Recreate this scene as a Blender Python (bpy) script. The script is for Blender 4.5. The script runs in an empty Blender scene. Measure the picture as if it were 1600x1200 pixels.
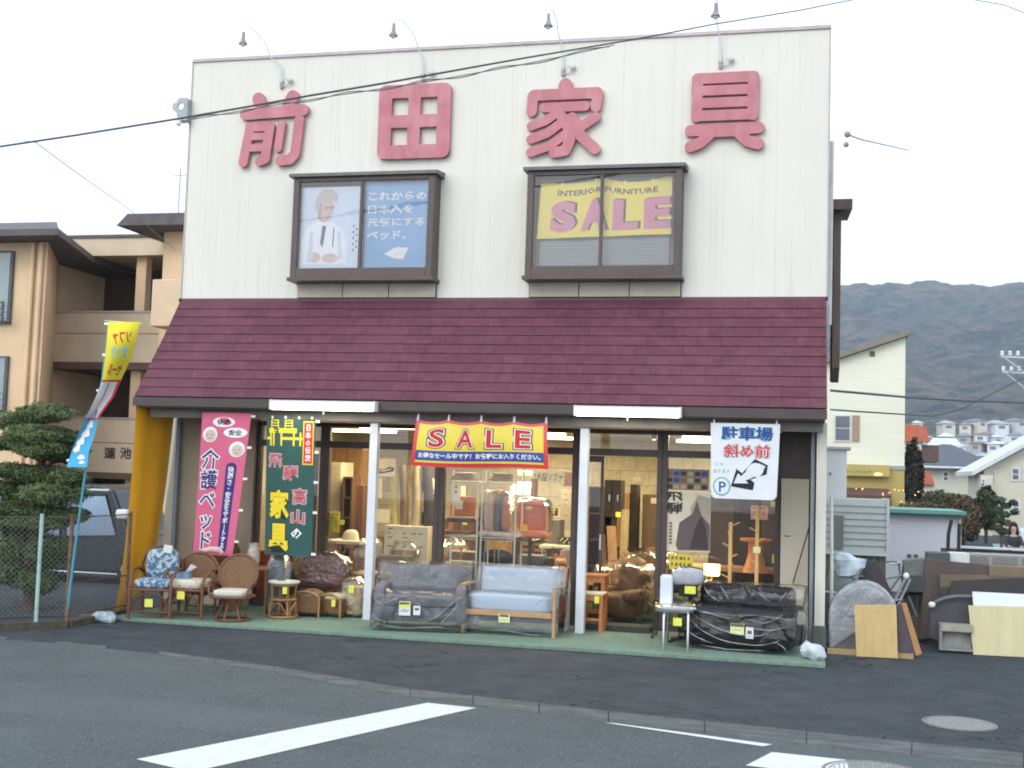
import bpy, math, random
import numpy as np
from mathutils import Vector, Matrix, noise
R = math.radians
rng = random.Random(7)
sc = bpy.context.scene
C = sc.collection

# ------------------------------------------------------------------ camera, sky, sun, exposure
CX, CY, CZ, CF, CYAW, CPIT, CROL = 8.9349, -16.009, 1.9979, 1913.569, 0.242, 0.0713, 0.032
_fw = Vector((-math.sin(CYAW)*math.cos(CPIT), math.cos(CYAW)*math.cos(CPIT), math.sin(CPIT)))
_rt = Vector((math.cos(CYAW), math.sin(CYAW), 0)); _up = _rt.cross(_fw)
_r2 = _rt*math.cos(CROL)+_up*math.sin(CROL); _u2 = -_rt*math.sin(CROL)+_up*math.cos(CROL)
cd = bpy.data.cameras.new('camera'); cam = bpy.data.objects.new('camera', cd); C.objects.link(cam)
cd.sensor_width = 36; cd.lens = 36*CF/1600; cd.clip_end = 6000; cd.clip_start = .1
cam.matrix_world = Matrix(((_r2.x,_u2.x,-_fw.x,CX),(_r2.y,_u2.y,-_fw.y,CY),(_r2.z,_u2.z,-_fw.z,CZ),(0,0,0,1)))
sc.camera = cam
def _ray(px,py): return _fw+_r2*((px-800)/CF)-_u2*((py-600)/CF)
def atY(px,py,Y):
    d=_ray(px,py); t=(Y-CY)/d.y; return Vector((CX,CY,CZ))+d*t
def atZ(px,py,z=0):
    d=_ray(px,py); t=(z-CZ)/d.z; return Vector((CX,CY,CZ))+d*t

SUN_EL, SUN_AZ = R(32), R(200)
w = bpy.data.worlds.new('World'); sc.world = w; w.use_nodes = True
nt = w.node_tree; bg = nt.nodes['Background']
sky = nt.nodes.new('ShaderNodeTexSky'); sky.sky_type='NISHITA'; sky.sun_disc=False
sky.sun_elevation=SUN_EL; sky.sun_rotation=SUN_AZ; sky.air_density=1.0; sky.dust_density=3.0
hs = nt.nodes.new('ShaderNodeHueSaturation'); hs.inputs['Saturation'].default_value=.30; hs.inputs['Value'].default_value=1.0
mx = nt.nodes.new('ShaderNodeMix'); mx.data_type='RGBA'; mx.inputs['Factor'].default_value=.6
mx.inputs['B'].default_value=(11.6,12.9,14.4,1)      # the even overcast layer in front of the blue
nt.links.new(sky.outputs[0],hs.inputs['Color']); nt.links.new(hs.outputs[0],mx.inputs['A'])
nt.links.new(mx.outputs['Result'],bg.inputs[0]); bg.inputs[1].default_value=.148
sl = bpy.data.lights.new('sun','SUN'); sl.energy=.5; sl.angle=R(25); sl.color=(1,.95,.88)
so = bpy.data.objects.new('sun',sl); C.objects.link(so)
so.rotation_euler = (R(90)-SUN_EL, 0, -SUN_AZ+R(180)) if False else (R(52), 0, R(-12))
sc.view_settings.view_transform='Standard'; sc.view_settings.look='None'
sc.view_settings.exposure=0.22; sc.view_settings.gamma=1
sc.render.engine='CYCLES'; sc.cycles.use_denoising=True; sc.cycles.filter_width=1.9
sc.cycles.max_bounces=7; sc.cycles.transparent_max_bounces=16; sc.cycles.sample_clamp_indirect=6
sc.cycles.volume_bounces=0

# ------------------------------------------------------------------ materials
def _n(nt,t,**k):
    n=nt.nodes.new(t)
    for a,v in k.items(): setattr(n,a,v)
    return n
_mats={}
def M(name,col,rough=.7,var=.12,scale=6.,bump=0.,bscale=40.,metal=0.,emit=0.,spec=.4,col2=None,stretch=(1,1,1),sheen=0,trans=0):
    if name in _mats: return _mats[name]
    m=bpy.data.materials.new(name); m.use_nodes=True; t=m.node_tree; b=t.nodes['Principled BSDF']
    b.inputs['Roughness'].default_value=rough; b.inputs['Metallic'].default_value=metal; b.inputs['Specular IOR Level'].default_value=spec
    tc=_n(t,'ShaderNodeTexCoord'); mp=_n(t,'ShaderNodeMapping'); mp.inputs['Scale'].default_value=stretch
    t.links.new(tc.outputs['Object'],mp.inputs[0])
    nz=_n(t,'ShaderNodeTexNoise'); nz.inputs['Scale'].default_value=scale; nz.inputs['Detail'].default_value=6; nz.inputs['Roughness'].default_value=.6
    t.links.new(mp.outputs[0],nz.inputs['Vector'])
    mr=_n(t,'ShaderNodeMapRange'); mr.inputs[1].default_value=.3; mr.inputs[2].default_value=.7
    t.links.new(nz.outputs[0],mr.inputs[0])
    mi=_n(t,'ShaderNodeMix',data_type='RGBA')
    a=[max(0,c*(1-var)) for c in col]; c2=col2 or [min(1,c*(1+var)) for c in col]
    mi.inputs['A'].default_value=(*a,1); mi.inputs['B'].default_value=(*c2,1)
    t.links.new(mr.outputs[0],mi.inputs['Factor']); t.links.new(mi.outputs['Result'],b.inputs['Base Color'])
    if bump:
        n2=_n(t,'ShaderNodeTexNoise'); n2.inputs['Scale'].default_value=bscale; n2.inputs['Detail'].default_value=5
        t.links.new(mp.outputs[0],n2.inputs['Vector'])
        bp=_n(t,'ShaderNodeBump'); bp.inputs['Strength'].default_value=min(1,bump); bp.inputs['Distance'].default_value=.01*max(1,bump)
        t.links.new(n2.outputs[0],bp.inputs['Height']); t.links.new(bp.outputs[0],b.inputs['Normal'])
    if emit:
        t.links.new(mi.outputs['Result'],b.inputs['Emission Color']); b.inputs['Emission Strength'].default_value=emit
    if trans: b.inputs['Transmission Weight'].default_value=trans
    m['out']=mi.name
    _mats[name]=m; return m
def overlay(m,fac_fn,col):
    """mix a second colour over the base by a mask built in fac_fn(tree) -> socket"""
    t=m.node_tree; b=t.nodes['Principled BSDF']; src=b.inputs['Base Color'].links[0].from_socket
    mi=_n(t,'ShaderNodeMix',data_type='RGBA'); mi.inputs['B'].default_value=(*col,1)
    t.links.new(src,mi.inputs['A']); t.links.new(fac_fn(t),mi.inputs['Factor']); t.links.new(mi.outputs['Result'],b.inputs['Base Color'])
    return m
def _axis(t,ax):
    tc=_n(t,'ShaderNodeTexCoord'); s=_n(t,'ShaderNodeSeparateXYZ'); t.links.new(tc.outputs['Object'],s.inputs[0]); return s.outputs[ax]
def _math(t,op,a,b=None,c=None):
    n=_n(t,'ShaderNodeMath',operation=op)
    for i,v in enumerate((a,b,c)):
        if v is None: continue
        if isinstance(v,(int,float)): n.inputs[i].default_value=v
        else: t.links.new(v,n.inputs[i])
    return n.outputs[0]
def lines(ax,period,off,width):
    def f(t):
        v=_math(t,'FRACT',_math(t,'DIVIDE',_math(t,'SUBTRACT',_axis(t,ax),off-width/2),period))
        return _math(t,'LESS_THAN',v,width/period)
    return f
def blotch(scale,lo,hi,stretch=(1,1,1),amt=1.):
    def f(t):
        tc=_n(t,'ShaderNodeTexCoord'); mp=_n(t,'ShaderNodeMapping'); mp.inputs['Scale'].default_value=stretch
        nz=_n(t,'ShaderNodeTexNoise'); nz.inputs['Scale'].default_value=scale; nz.inputs['Detail'].default_value=7
        t.links.new(tc.outputs['Object'],mp.inputs[0]); t.links.new(mp.outputs[0],nz.inputs['Vector'])
        mr=_n(t,'ShaderNodeMapRange'); mr.inputs[1].default_value=lo; mr.inputs[2].default_value=hi; mr.inputs[4].default_value=amt
        t.links.new(nz.outputs[0],mr.inputs[0]); return mr.outputs[0]
    return f
def film(name,tint=(1,1,1),fs=1.0,ridge=False,gloss=.25,rough=.12,bump=1.,bscale=9.,haze=.12,hazecol=(.75,.8,.85),stretch=(1,1,1)):
    """thin clear plastic or glass: see-through with glossy reflection and a little milkiness"""
    if name in _mats: return _mats[name]
    m=bpy.data.materials.new(name); m.use_nodes=True; t=m.node_tree; t.nodes.remove(t.nodes['Principled BSDF'])
    out=[n for n in t.nodes if n.type=='OUTPUT_MATERIAL'][0]
    tr=_n(t,'ShaderNodeBsdfTransparent'); tr.inputs[0].default_value=(*tint,1)
    gl=_n(t,'ShaderNodeBsdfGlossy'); gl.inputs['Roughness'].default_value=rough
    df=_n(t,'ShaderNodeBsdfDiffuse'); df.inputs[0].default_value=(*hazecol,1)
    m1=_n(t,'ShaderNodeMixShader'); m1.inputs[0].default_value=haze
    m2=_n(t,'ShaderNodeMixShader')
    fr=_n(t,'ShaderNodeFresnel'); fr.inputs[0].default_value=1.45
    ad=_math(t,'MULTIPLY_ADD',fr.outputs[0],fs,gloss)
    t.links.new(ad,m2.inputs[0]); t.links.new(tr.outputs[0],m1.inputs[1]); t.links.new(df.outputs[0],m1.inputs[2])
    t.links.new(m1.outputs[0],m2.inputs[1]); t.links.new(gl.outputs[0],m2.inputs[2]); t.links.new(m2.outputs[0],out.inputs[0])
    if bump:
        tc=_n(t,'ShaderNodeTexCoord'); mp=_n(t,'ShaderNodeMapping'); mp.inputs['Scale'].default_value=stretch
        n2=_n(t,'ShaderNodeTexNoise'); n2.inputs['Scale'].default_value=bscale; n2.inputs['Detail'].default_value=4; n2.inputs['Distortion'].default_value=.6
        if ridge: n2.noise_type='RIDGED_MULTIFRACTAL'; n2.inputs['Detail'].default_value=2.5; n2.normalize=True
        t.links.new(tc.outputs['Object'],mp.inputs[0]); t.links.new(mp.outputs[0],n2.inputs['Vector'])
        bp=_n(t,'ShaderNodeBump'); bp.inputs['Strength'].default_value=min(1.,bump); bp.inputs['Distance'].default_value=.05
        t.links.new(n2.outputs[0],bp.inputs['Height'])
        for s in (gl,df): t.links.new(bp.outputs[0],s.inputs['Normal'])
        t.links.new(bp.outputs[0],fr.inputs['Normal'])
    _mats[name]=m; return m

# ------------------------------------------------------------------ mesh builder
class MB:
    def __init__(s): s.v=[]; s.f=[]; s.m=[]
    def add(s,vs,fs,mi=0):
        k=len(s.v); s.v+= [tuple(x) for x in vs]; s.f+=[tuple(i+k for i in f) for f in fs]; s.m+=[mi]*len(fs); return s
    def box(s,x0,x1,y0,y1,z0,z1,mi=0):
        v=[(x,y,z) for x in (x0,x1) for y in (y0,y1) for z in (z0,z1)]
        return s.add(v,[(0,1,3,2),(4,6,7,5),(0,4,5,1),(2,3,7,6),(0,2,6,4),(1,5,7,3)],mi)
    def obox(s,c,size,rot=(0,0,0),mi=0):
        e=Matrix.Rotation(rot[2],3,'Z')@Matrix.Rotation(rot[1],3,'Y')@Matrix.Rotation(rot[0],3,'X')
        v=[Vector(c)+e@Vector((x*size[0]/2,y*size[1]/2,z*size[2]/2)) for x in (-1,1) for y in (-1,1) for z in (-1,1)]
        return s.add(v,[(0,1,3,2),(4,6,7,5),(0,4,5,1),(2,3,7,6),(0,2,6,4),(1,5,7,3)],mi)
    def tube(s,pts,r,n=8,closed=False,mi=0):
        P=[Vector(p) for p in pts]; k=len(P); rs=r if isinstance(r,(list,tuple)) else [r]*k
        up=None; rings=[]
        for i,p in enumerate(P):
            a=P[(i-1)%k] if (i>0 or closed) else p; b=P[(i+1)%k] if (i<k-1 or closed) else p
            d=(b-a).normalized() if (b-a).length>1e-9 else Vector((0,0,1))
            if up is None:
                up=d.cross(Vector((0,0,1)))
                if up.length<.1: up=d.cross(Vector((1,0,0)))
                up.normalize()
            else:
                up=up-d*up.dot(d)
                if up.length<1e-6: up=d.orthogonal()
                up.normalize()
            o=d.cross(up)
            rings.append([p+(up*math.cos(q)+o*math.sin(q))*rs[i] for q in [2*math.pi*j/n for j in range(n)]])
        v=[x for g in rings for x in g]; f=[]
        for i in range(k if closed else k-1):
            for j in range(n):
                a=i*n+j; b=i*n+(j+1)%n; c=((i+1)%k)*n+(j+1)%n; d=((i+1)%k)*n+j
                f.append((a,b,c,d))
        if not closed: f.append(tuple(range(n))[::-1]); f.append(tuple((k-1)*n+j for j in range(n)))
        return s.add(v,f,mi)
    def lathe(s,prof,c=(0,0,0),n=24,mi=0,sx=1,sy=1):
        v=[(c[0]+r*math.cos(2*math.pi*j/n)*sx,c[1]+r*math.sin(2*math.pi*j/n)*sy,c[2]+z) for r,z in prof for j in range(n)]
        f=[(i*n+j,i*n+(j+1)%n,(i+1)*n+(j+1)%n,(i+1)*n+j) for i in range(len(prof)-1) for j in range(n)]
        f.append(tuple(range(n))[::-1]); f.append(tuple((len(prof)-1)*n+j for j in range(n)))
        return s.add(v,f,mi)
    def prism(s,poly,fn,mi=0):
        """poly: 2D points; fn(a,b,t) -> 3D for t=0 and 1"""
        k=len(poly); v=[fn(a,b,0) for a,b in poly]+[fn(a,b,1) for a,b in poly]
        f=[tuple(range(k)),tuple(range(k,2*k))[::-1]]+[(i,i+k,(i+1)%k+k,(i+1)%k) for i in range(k)]
        return s.add(v,f,mi)
    def xz(s,poly,y0,y1,mi=0): return s.prism(poly,lambda a,b,t:(a,y0+(y1-y0)*t,b),mi)
    def yz(s,poly,x0,x1,mi=0): return s.prism(poly,lambda a,b,t:(x0+(x1-x0)*t,a,b),mi)
    def xy(s,poly,z0,z1,mi=0): return s.prism(poly,lambda a,b,t:(a,b,z0+(z1-z0)*t),mi)
    def grid(s,fn,nu,nv,mi=0):
        v=[fn(i/nu,j/nv) for i in range(nu+1) for j in range(nv+1)]
        f=[(i*(nv+1)+j,(i+1)*(nv+1)+j,(i+1)*(nv+1)+j+1,i*(nv+1)+j+1) for i in range(nu) for j in range(nv)]
        return s.add(v,f,mi)
    def ell(s,c,rad,n=14,mi=0,rot=0,jit=0,sq=1.):
        v=[];f=[];k=n//2
        for i in range(k+1):
            a=math.pi*i/k
            for j in range(n):
                b=2*math.pi*j/n; pw=lambda t:math.copysign(abs(t)**sq,t)
                p=Vector((pw(math.sin(a))*pw(math.cos(b)),pw(math.sin(a))*pw(math.sin(b)),pw(math.cos(a))))
                if jit: p*=1+jit*noise.noise(p*2.3+Vector(c)*3)
                p=Matrix.Rotation(rot,3,'Z')@Vector((p.x*rad[0],p.y*rad[1],p.z*rad[2]))
                v.append(Vector(c)+p)
        for i in range(k):
            for j in range(n): f.append((i*n+j,i*n+(j+1)%n,(i+1)*n+(j+1)%n,(i+1)*n+j))
        return s.add(v,f,mi)
    def cap(s,path,r,y,d,n=6,mi=0):
        """flat stroke with round ends drawn along a path in the x-z plane, front face at y, thickness d"""
        for (x0,z0),(x1,z1) in zip(path,path[1:]):
            L=math.hypot(x1-x0,z1-z0); a=math.atan2(z1-z0,x1-x0) if L>0 else 0
            poly=[(x1+r*math.cos(a-math.pi/2+math.pi*i/n),z1+r*math.sin(a-math.pi/2+math.pi*i/n)) for i in range(n+1)]
            poly+=[(x0+r*math.cos(a+math.pi/2+math.pi*i/n),z0+r*math.sin(a+math.pi/2+math.pi*i/n)) for i in range(n+1)]
            s._k=getattr(s,'_k',0)+1; yy=y-(s._k%37)*.00035
            s.xz(poly,yy,y+d,mi)
        return s
    def text(s,body,c,w=None,h=None,xd=(1,0,0),ud=(0,0,1),off=0.,ex=0.,mi=0,res=1,line=1.,warp=None,align='CENTER',fit=None,shear=0):
        cu=bpy.data.curves.new('t','FONT'); cu.body=body; cu.resolution_u=res; cu.offset=off; cu.space_line=line; cu.align_x=align; cu.shear=shear
        if ex: cu.extrude=ex
        o=bpy.data.objects.new('t',cu); me=bpy.data.meshes.new_from_object(o)
        a=np.array([v.co[:] for v in me.vertices]); lo=a.min(0)+off*0; hi=a.max(0)
        if fit is not None: lo,hi=fit
        s.last=(lo.copy(),hi.copy())
        cw,ch=hi[0]-lo[0],hi[1]-lo[1]
        kx=w/cw if w else None; kz=h/ch if h else None
        kx=kx or kz; kz=kz or kx
        X=Vector(xd).normalized(); U=Vector(ud).normalized(); N=X.cross(U)
        ez=(1 if ex==0 else 1.)
        vs=[Vector(c)+X*((p[0]-(lo[0]+hi[0])/2)*kx)+U*((p[1]-(lo[1]+hi[1])/2)*kz)+N*(p[2]*ez) for p in a]
        if warp: vs=[warp(p) for p in vs]
        s.add(vs,[tuple(q.vertices) for q in me.polygons],mi)
        bpy.data.meshes.remove(me); bpy.data.objects.remove(o); bpy.data.curves.remove(cu); return s
    def build(s,name,mat,parent=None,world=True,smooth=None,bevel=0,seg=2,sub=0):
        me=bpy.data.meshes.new(name); me.from_pydata(s.v,[],s.f); 
        mats=mat if isinstance(mat,(list,tuple)) else [mat]
        for m in mats: me.materials.append(m)
        if len(mats)>1: me.polygons.foreach_set('material_index',s.m)
        o=bpy.data.objects.new(name,me); C.objects.link(o)
        if parent:
            o.parent=parent
            if world:
                r=parent
                while r.parent: r=r.parent
                me.transform((Matrix.Translation(r.location)@r.rotation_euler.to_matrix().to_4x4()).inverted())
        if smooth is not None:
            me.polygons.foreach_set('use_smooth',[True]*len(me.polygons)); me.set_sharp_from_angle(angle=R(smooth))
        if bevel:
            b=o.modifiers.new('bevel','BEVEL'); b.width=bevel; b.segments=seg; b.limit_method='ANGLE'; b.angle_limit=R(40)
        if sub:
            b=o.modifiers.new('sub','SUBSURF'); b.levels=b.render_levels=sub
        me.update(); return o
def tag(o,label=None,cat=None,group=None,kind=None):
    for k,v in (('label',label),('category',cat),('group',group),('kind',kind)):
        if v: o[k]=v
    return o
def thing(name,label,cat,loc=(0,0,0),rz=0,group=None):
    o=bpy.data.objects.new(name,None); C.objects.link(o); o.location=loc; o.rotation_euler=(0,0,rz); o.empty_display_size=.1
    return tag(o,label,cat,group)
def dup(root,loc=None,rz=None,label=None,group=None):
    r=root.copy(); C.objects.link(r)
    if loc is not None: r.location=loc
    if rz is not None: r.rotation_euler=(0,0,rz)
    if label: r['label']=label
    if group: r['group']=group
    for ch in list(root.children):
        c=ch.copy(); C.objects.link(c); c.parent=r
        for g in list(ch.children):
            d=g.copy(); C.objects.link(d); d.parent=c
    return r

# ------------------------------------------------------------------ ground, road
W, H, ZT, ZB, PJ = 9.076, 7.857, 4.316, 2.86, 1.044
asph=M('asphalt_apron',(.044,.053,.064),.9,.3,3,bump=.6,bscale=160,spec=.25)
overlay(asph,blotch(1.2,.5,.75,(1,1,1),.5),(.035,.037,.041))
overlay(asph,blotch(36,.55,.67,(1,1,1),.65),(.085,.095,.105)); overlay(asph,blotch(28,.56,.68,(1,1,1),.6),(.022,.026,.03)); overlay(asph,blotch(.9,.60,.66,(1,1,1),.45),(.065,.068,.072)); overlay(asph,blotch(7,.68,.72,(1,1,1),.4),(.11,.115,.115))
roadm=M('asphalt_road',(.084,.102,.106),.88,.16,1.3,bump=.7,bscale=180,spec=.3)
overlay(roadm,blotch(.6,.45,.7,(1,2.2,1),.35),(.072,.086,.096))
overlay(roadm,blotch(38,.54,.66,(1,1,1),.7),(.165,.185,.19)); overlay(roadm,blotch(30,.56,.68,(1.3,1,1),.65),(.04,.05,.055)); overlay(roadm,blotch(.35,.55,.62,(.3,1.6,1),.3),(.13,.15,.155))
overlay(roadm,blotch(190,.62,.70,(1.3,1,1),.6),(.04,.045,.05))
def cracks(t):
    tc=_n(t,'ShaderNodeTexCoord'); nz=_n(t,'ShaderNodeTexNoise'); nz.inputs['Scale'].default_value=3; vm=_n(t,'ShaderNodeVectorMath',operation='MULTIPLY_ADD'); vm.inputs[1].default_value=(.5,.5,.5)
    t.links.new(tc.outputs['Object'],nz.inputs[0]); t.links.new(nz.outputs['Color'],vm.inputs[0]); t.links.new(tc.outputs['Object'],vm.inputs[2])
    v=_n(t,'ShaderNodeTexVoronoi',feature='DISTANCE_TO_EDGE'); v.inputs['Scale'].default_value=.55; t.links.new(vm.outputs[0],v.inputs['Vector'])
    return _math(t,'MULTIPLY',_math(t,'LESS_THAN',v.outputs['Distance'],.005),blotch(.35,.5,.56)(t))
overlay(asph,cracks,(.015,.016,.018))
def gz(x,y):
    t=min(1,max(0,(y-3)/18)); t=t*t*(3-2*t)
    z=-.05-.55*t
    if x<-.5 and y>.5: z-=.22*min(1,(y-.5)/3)*min(1,(-x-.5)/1.5)*(1 if y<60 else 0)
    if y>110: z+= (y-110)*.028+max(0,(y-300))*.05
    return z
g=MB(); ys=[-60,-20,-2,.5,1.5,2.5,3]+[3+18*i/12 for i in range(1,13)]+[40,70,110,180,260,360,480,700]; xs=[-900,-300,-90,-30,-10,-3,-2,-.5,0,10,20,40,80,160,400,1200]
g.add([(x,y,gz(x,y)) for y in ys for x in xs],[(j*len(xs)+i,j*len(xs)+i+1,(j+1)*len(xs)+i+1,(j+1)*len(xs)+i) for j in range(len(ys)-1) for i in range(len(xs)-1)])
tag(g.build('ground',asph),kind='structure')
gin=[(-25,-3.2),(-6,-3.6),(.8,-3.80),(2.16,-3.97),(3.68,-4.37),(4.75,-4.78),(5.34,-5.0),(7.25,-5.32),(8.92,-5.52),(10.55,-5.69),(26,-7.4)]
gout=[(-25,-3.35),(-6,-3.75),(.88,-3.93),(2.25,-4.13),(3.85,-4.70),(4.91,-5.2),(5.46,-5.38),(7.33,-5.80),(8.92,-5.99),(10.47,-6.2),(26,-7.9)]
r_=MB(); n=len(gout); r_.add([(x,y,-.046) for x,y in gout]+[(x,-45,-.046) for x,y in gout],[(i+n,i+1+n,i+1,i) for i in range(n-1)])
tag(r_.build('road',roadm),kind='structure')
conc=M('gutter_concrete',(.105,.115,.118),.9,.3,4,bump=.5,bscale=90)
overlay(conc,blotch(2.5,.45,.6,(1,3,1),.8),(.075,.078,.075))
q=MB()
for i in range(n-1):
    a,b,c,d=gin[i],gin[i+1],gout[i],gout[i+1]; L=math.hypot(b[0]-a[0],b[1]-a[1]); k=max(1,int(L/.6))
    for j in range(k):
        t0,t1=j/k+.003,(j+1)/k-.003
        p=lambda u,v,t:(u[0]+(v[0]-u[0])*t,u[1]+(v[1]-u[1])*t)
        h=-.0425+rng.uniform(-.0012,.001)
        if rng.random()<.5 or i>2: q.xy([p(a,b,t0),p(a,b,t1),p(c,d,t1),p(c,d,t0)],-.06,h)
tag(q.build('gutter',conc),kind='structure')
# drain slots
white=M('road_paint',(.62,.64,.64),.8,.08,9,bump=.3,bscale=120)
overlay(white,blotch(30,.66,.74,(1,1,1),.5),(.3,.31,.32))
def mark(name,pts):
    m=MB(); m.add([atZ(x,y,-.0415) for x,y in pts],[tuple(range(len(pts)))]); return tag(m.build(name,white),kind='structure')
mark('road_marking',[(213,1186),(300,1206),(744,1106),(668,1098)])
mark('road_marking',[(944,1129),(962,1130),(1207,1163),(1192,1166)])
mark('road_marking',[(1206,1175),(1322,1187),(1330,1215),(1165,1196)])
iron=M('cast_iron',(.30,.31,.30),.6,.25,20,bump=.4,bscale=60,metal=.3)
irond=M('cast_iron_dark',(.21,.215,.21),.7,.2,20)
def manhole(c,r,z,label):
    t=thing('manhole_cover',label,'manhole cover',(c[0],c[1],z),0,'manhole covers')
    m=MB(); m.lathe([(r*.9,-.02),(r,-.02),(r,.006),(r*.93,.006),(r*.93,-.001),(r*.9,-.001)],n=40); m.build('rim',M('manhole_rim',(.2,.2,.19),.8,.2,20),t,world=False)
    m=MB(); m.lathe([(r*.89,-.02),(r*.89,.002),(0.001,.002)],n=40); p=m.build('lid',irond,t,world=False)
    m=MB()
    k=9
    for i in range(-k,k+1):
        for j in range(-k,k+1):
            x,y=i*r*.84/k,j*r*.84/k
            if x*x+y*y<(r*.82)**2 and (i+j)%2==0:
                a=(i*7+j*3)%2; m.box(x-r*(.05 if a else .02),x+r*(.05 if a else .02),y-r*(.02 if a else .05),y+r*(.02 if a else .05),-.004,.0055)
    m.lathe([(r*.87,-.004),(r*.87,.0055),(r*.83,.0055),(r*.83,-.004)],n=40)
    m.build('tread_pattern',iron,t,world=False)
manhole((10.2,-4.63),.31,-.048,'pale round iron manhole cover set in the dark forecourt asphalt')
c2=atZ(1362,1189,-.04); manhole((c2.x,c2.y-.36),.36,-.044,'round patterned manhole cover cut by the bottom edge beside a white road marking')

# ------------------------------------------------------------------ shop building
bw=thing('shop_building','two storey cream shop with maroon shingled awning and open lit front','shop',(W/2,0,0))
wallm=M('facade_panels',(.685,.67,.60),.75,.035,1.2,bump=.15,bscale=30,stretch=(1,1,.3))
overlay(wallm,lines(0,.677,.507,.007),(.59,.575,.52))
overlay(wallm,blotch(2.2,.52,.8,(3,1,.25),.4),(.58,.56,.49)); overlay(wallm,blotch(5,.60,.74,(3.5,1,.10),.45),(.50,.47,.40))
sidem=M('side_wall_paint',(.62,.60,.54),.8,.08,2)
brown=M('dark_brown_metal',(.055,.038,.035),.45,.2,6,spec=.5)
f=MB(); f.box(0,W,0,.15,2.72,H); f.build('facade_wall',wallm,bw)
for x0,x1 in ((0,.14),(W-.14,W)): f=MB(); f.box(x0,x1,.15,9,0,H-.02); f.build('side_wall',sidem,bw)
f=MB(); f.box(.14,W-.14,8.86,9,0,H-.03); f.build('rear_wall',sidem,bw)
f=MB(); f.box(.14,W-.14,.15,8.86,7.25,7.3); f.build('flat_roof',M('roofing_grey',(.2,.2,.2)),bw)
capm=M('parapet_flashing',(.42,.36,.37),.5,.15,4,metal=.2)
f=MB(); f.box(-.02,W+.02,-.025,.17,H,H+.045); f.box(-.02,.16,.17,9.02,H,H+.04); f.box(W-.16,W+.02,.17,9.02,H,H+.04); f.build('parapet_cap',capm,bw)
for x0,x1,z0 in ((-.022,0,ZT-.1),(W,W+.022,3.0)): f=MB(); f.box(x0,x1,-.012,.05,z0,H-.003); f.build('corner_trim',capm,bw)
# shingled awning
sh=M('shingles',(.128,.042,.064),.82,.2,7,bump=.5,bscale=120,spec=.35,col2=(.155,.054,.078))
NC=11; RH=(ZT-ZB)/NC
def shf(t):
    s=_n(t,'ShaderNodeSeparateXYZ'); tc=_n(t,'ShaderNodeTexCoord'); t.links.new(tc.outputs['Object'],s.inputs[0])
    c=_n(t,'ShaderNodeCombineXYZ'); t.links.new(s.outputs[0],c.inputs[0]); t.links.new(_math(t,'SUBTRACT',s.outputs[2],ZB-10*RH*2),c.inputs[1])
    b=_n(t,'ShaderNodeTexBrick'); b.offset=.5; b.inputs['Scale'].default_value=1; b.inputs['Brick Width'].default_value=.31; b.inputs['Row Height'].default_value=RH
    b.inputs['Mortar Size'].default_value=.0045; b.inputs['Mortar Smooth'].default_value=0
    b.inputs['Color1'].default_value=(0,0,0,1); b.inputs['Color2'].default_value=(.25,.25,.25,1); b.inputs['Mortar'].default_value=(.55,.55,.55,1)
    t.links.new(c.outputs[0],b.inputs['Vector'])
    return b.outputs['Color']
overlay(sh,shf,(.05,.014,.024))
overlay(sh,blotch(1.1,.5,.72,(1,1,1),.35),(.165,.07,.09))
f=MB(); dn=Vector((0,-(ZT-ZB),-PJ)).normalized(); nrm=Vector((0,-(ZT-ZB),PJ)).normalized()
for i in range(NC):
    t0,t1=i/NC,(i+1)/NC
    def P(t,o,x): 
        sk=-.05*t if x<1 else .02*t
        return Vector((x+sk, -PJ*t-.002, ZT-(ZT-ZB)*t))+nrm*o
    nx=46
    jit=[rng.uniform(-.0015,.003) for _ in range(nx+1)]
    vs=[];
    for k in range(nx+1):
        x=W*k/nx; vs+=[P(t0,.004,x),P(t1,.013+jit[k]*.7,x),P(t1,-.01,x)]
    fs=[]
    for k in range(nx):
        a=3*k; fs+=[(a,a+1,a+4,a+3),(a+1,a+2,a+5,a+4)]
    f.add(vs,fs)
f.build('awning_roof',sh,bw)
for x0,x1 in ((-.03,-.01),(W-.02,W+.004)): f=MB(); f.yz([(-.004,ZT-.02),(-PJ+.02,ZB-.01),(-.004,ZB-.01)],x0,x1); f.build('awning_end',brown,bw)
f=MB(); f.box(-.04,W+.02,-.012,.0,ZT-.02,ZT+.035); f.build('awning_flashing',M('maroon_flashing',(.11,.05,.06),.5),bw)
f=MB(); f.box(-.06,W+.02,-PJ-.03,-PJ+.01,ZB-.13,ZB-.012); f.build('fascia',brown,bw)
f=MB(); f.box(.0,W,-PJ+.012,.14,ZB-.15,ZB-.12); f.build('soffit',M('soffit_board',(.10,.075,.065),.7,.2,3),bw)
f=MB(); f.box(.05,W-.02,-.80,-.66,ZB-.27,ZB-.152); f.build('lintel_beam',M('greyish_beam',(.20,.185,.17),.7,.2,3),bw)
postm=M('post_paint',(.60,.64,.70),.45,.06,4)
for x in (3.31,6.13):
    f=MB(); f.box(x-.055,x+.055,-.74,-.63,.0,ZB-.272); o=f.build('post',postm,bw,bevel=.006)
    g_=MB(); g_.box(x-.075,x+.075,-.76,-.61,.0,.012); g_.build('post_base',M('post_base_metal',(.3,.32,.33),.5,metal=.6),o)
creamp=M('pier_paint',(.58,.57,.50),.8,.07,3,stretch=(3,3,.5)); overlay(creamp,blotch(3,.55,.75,(4,4,.4),.5),(.38,.36,.30))
f=MB(); f.box(8.985,9.105,-.60,.15,.26,ZB-.153); o=f.build('corner_pier',creamp,bw)
f=MB(); f.box(8.965,9.125,-.64,.16,.0,.258); f.build('pier_base',M('pier_base',(.09,.095,.095),.85),bw)
pipem=M('blue_grey_pipe',(.20,.27,.33),.5)
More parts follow.
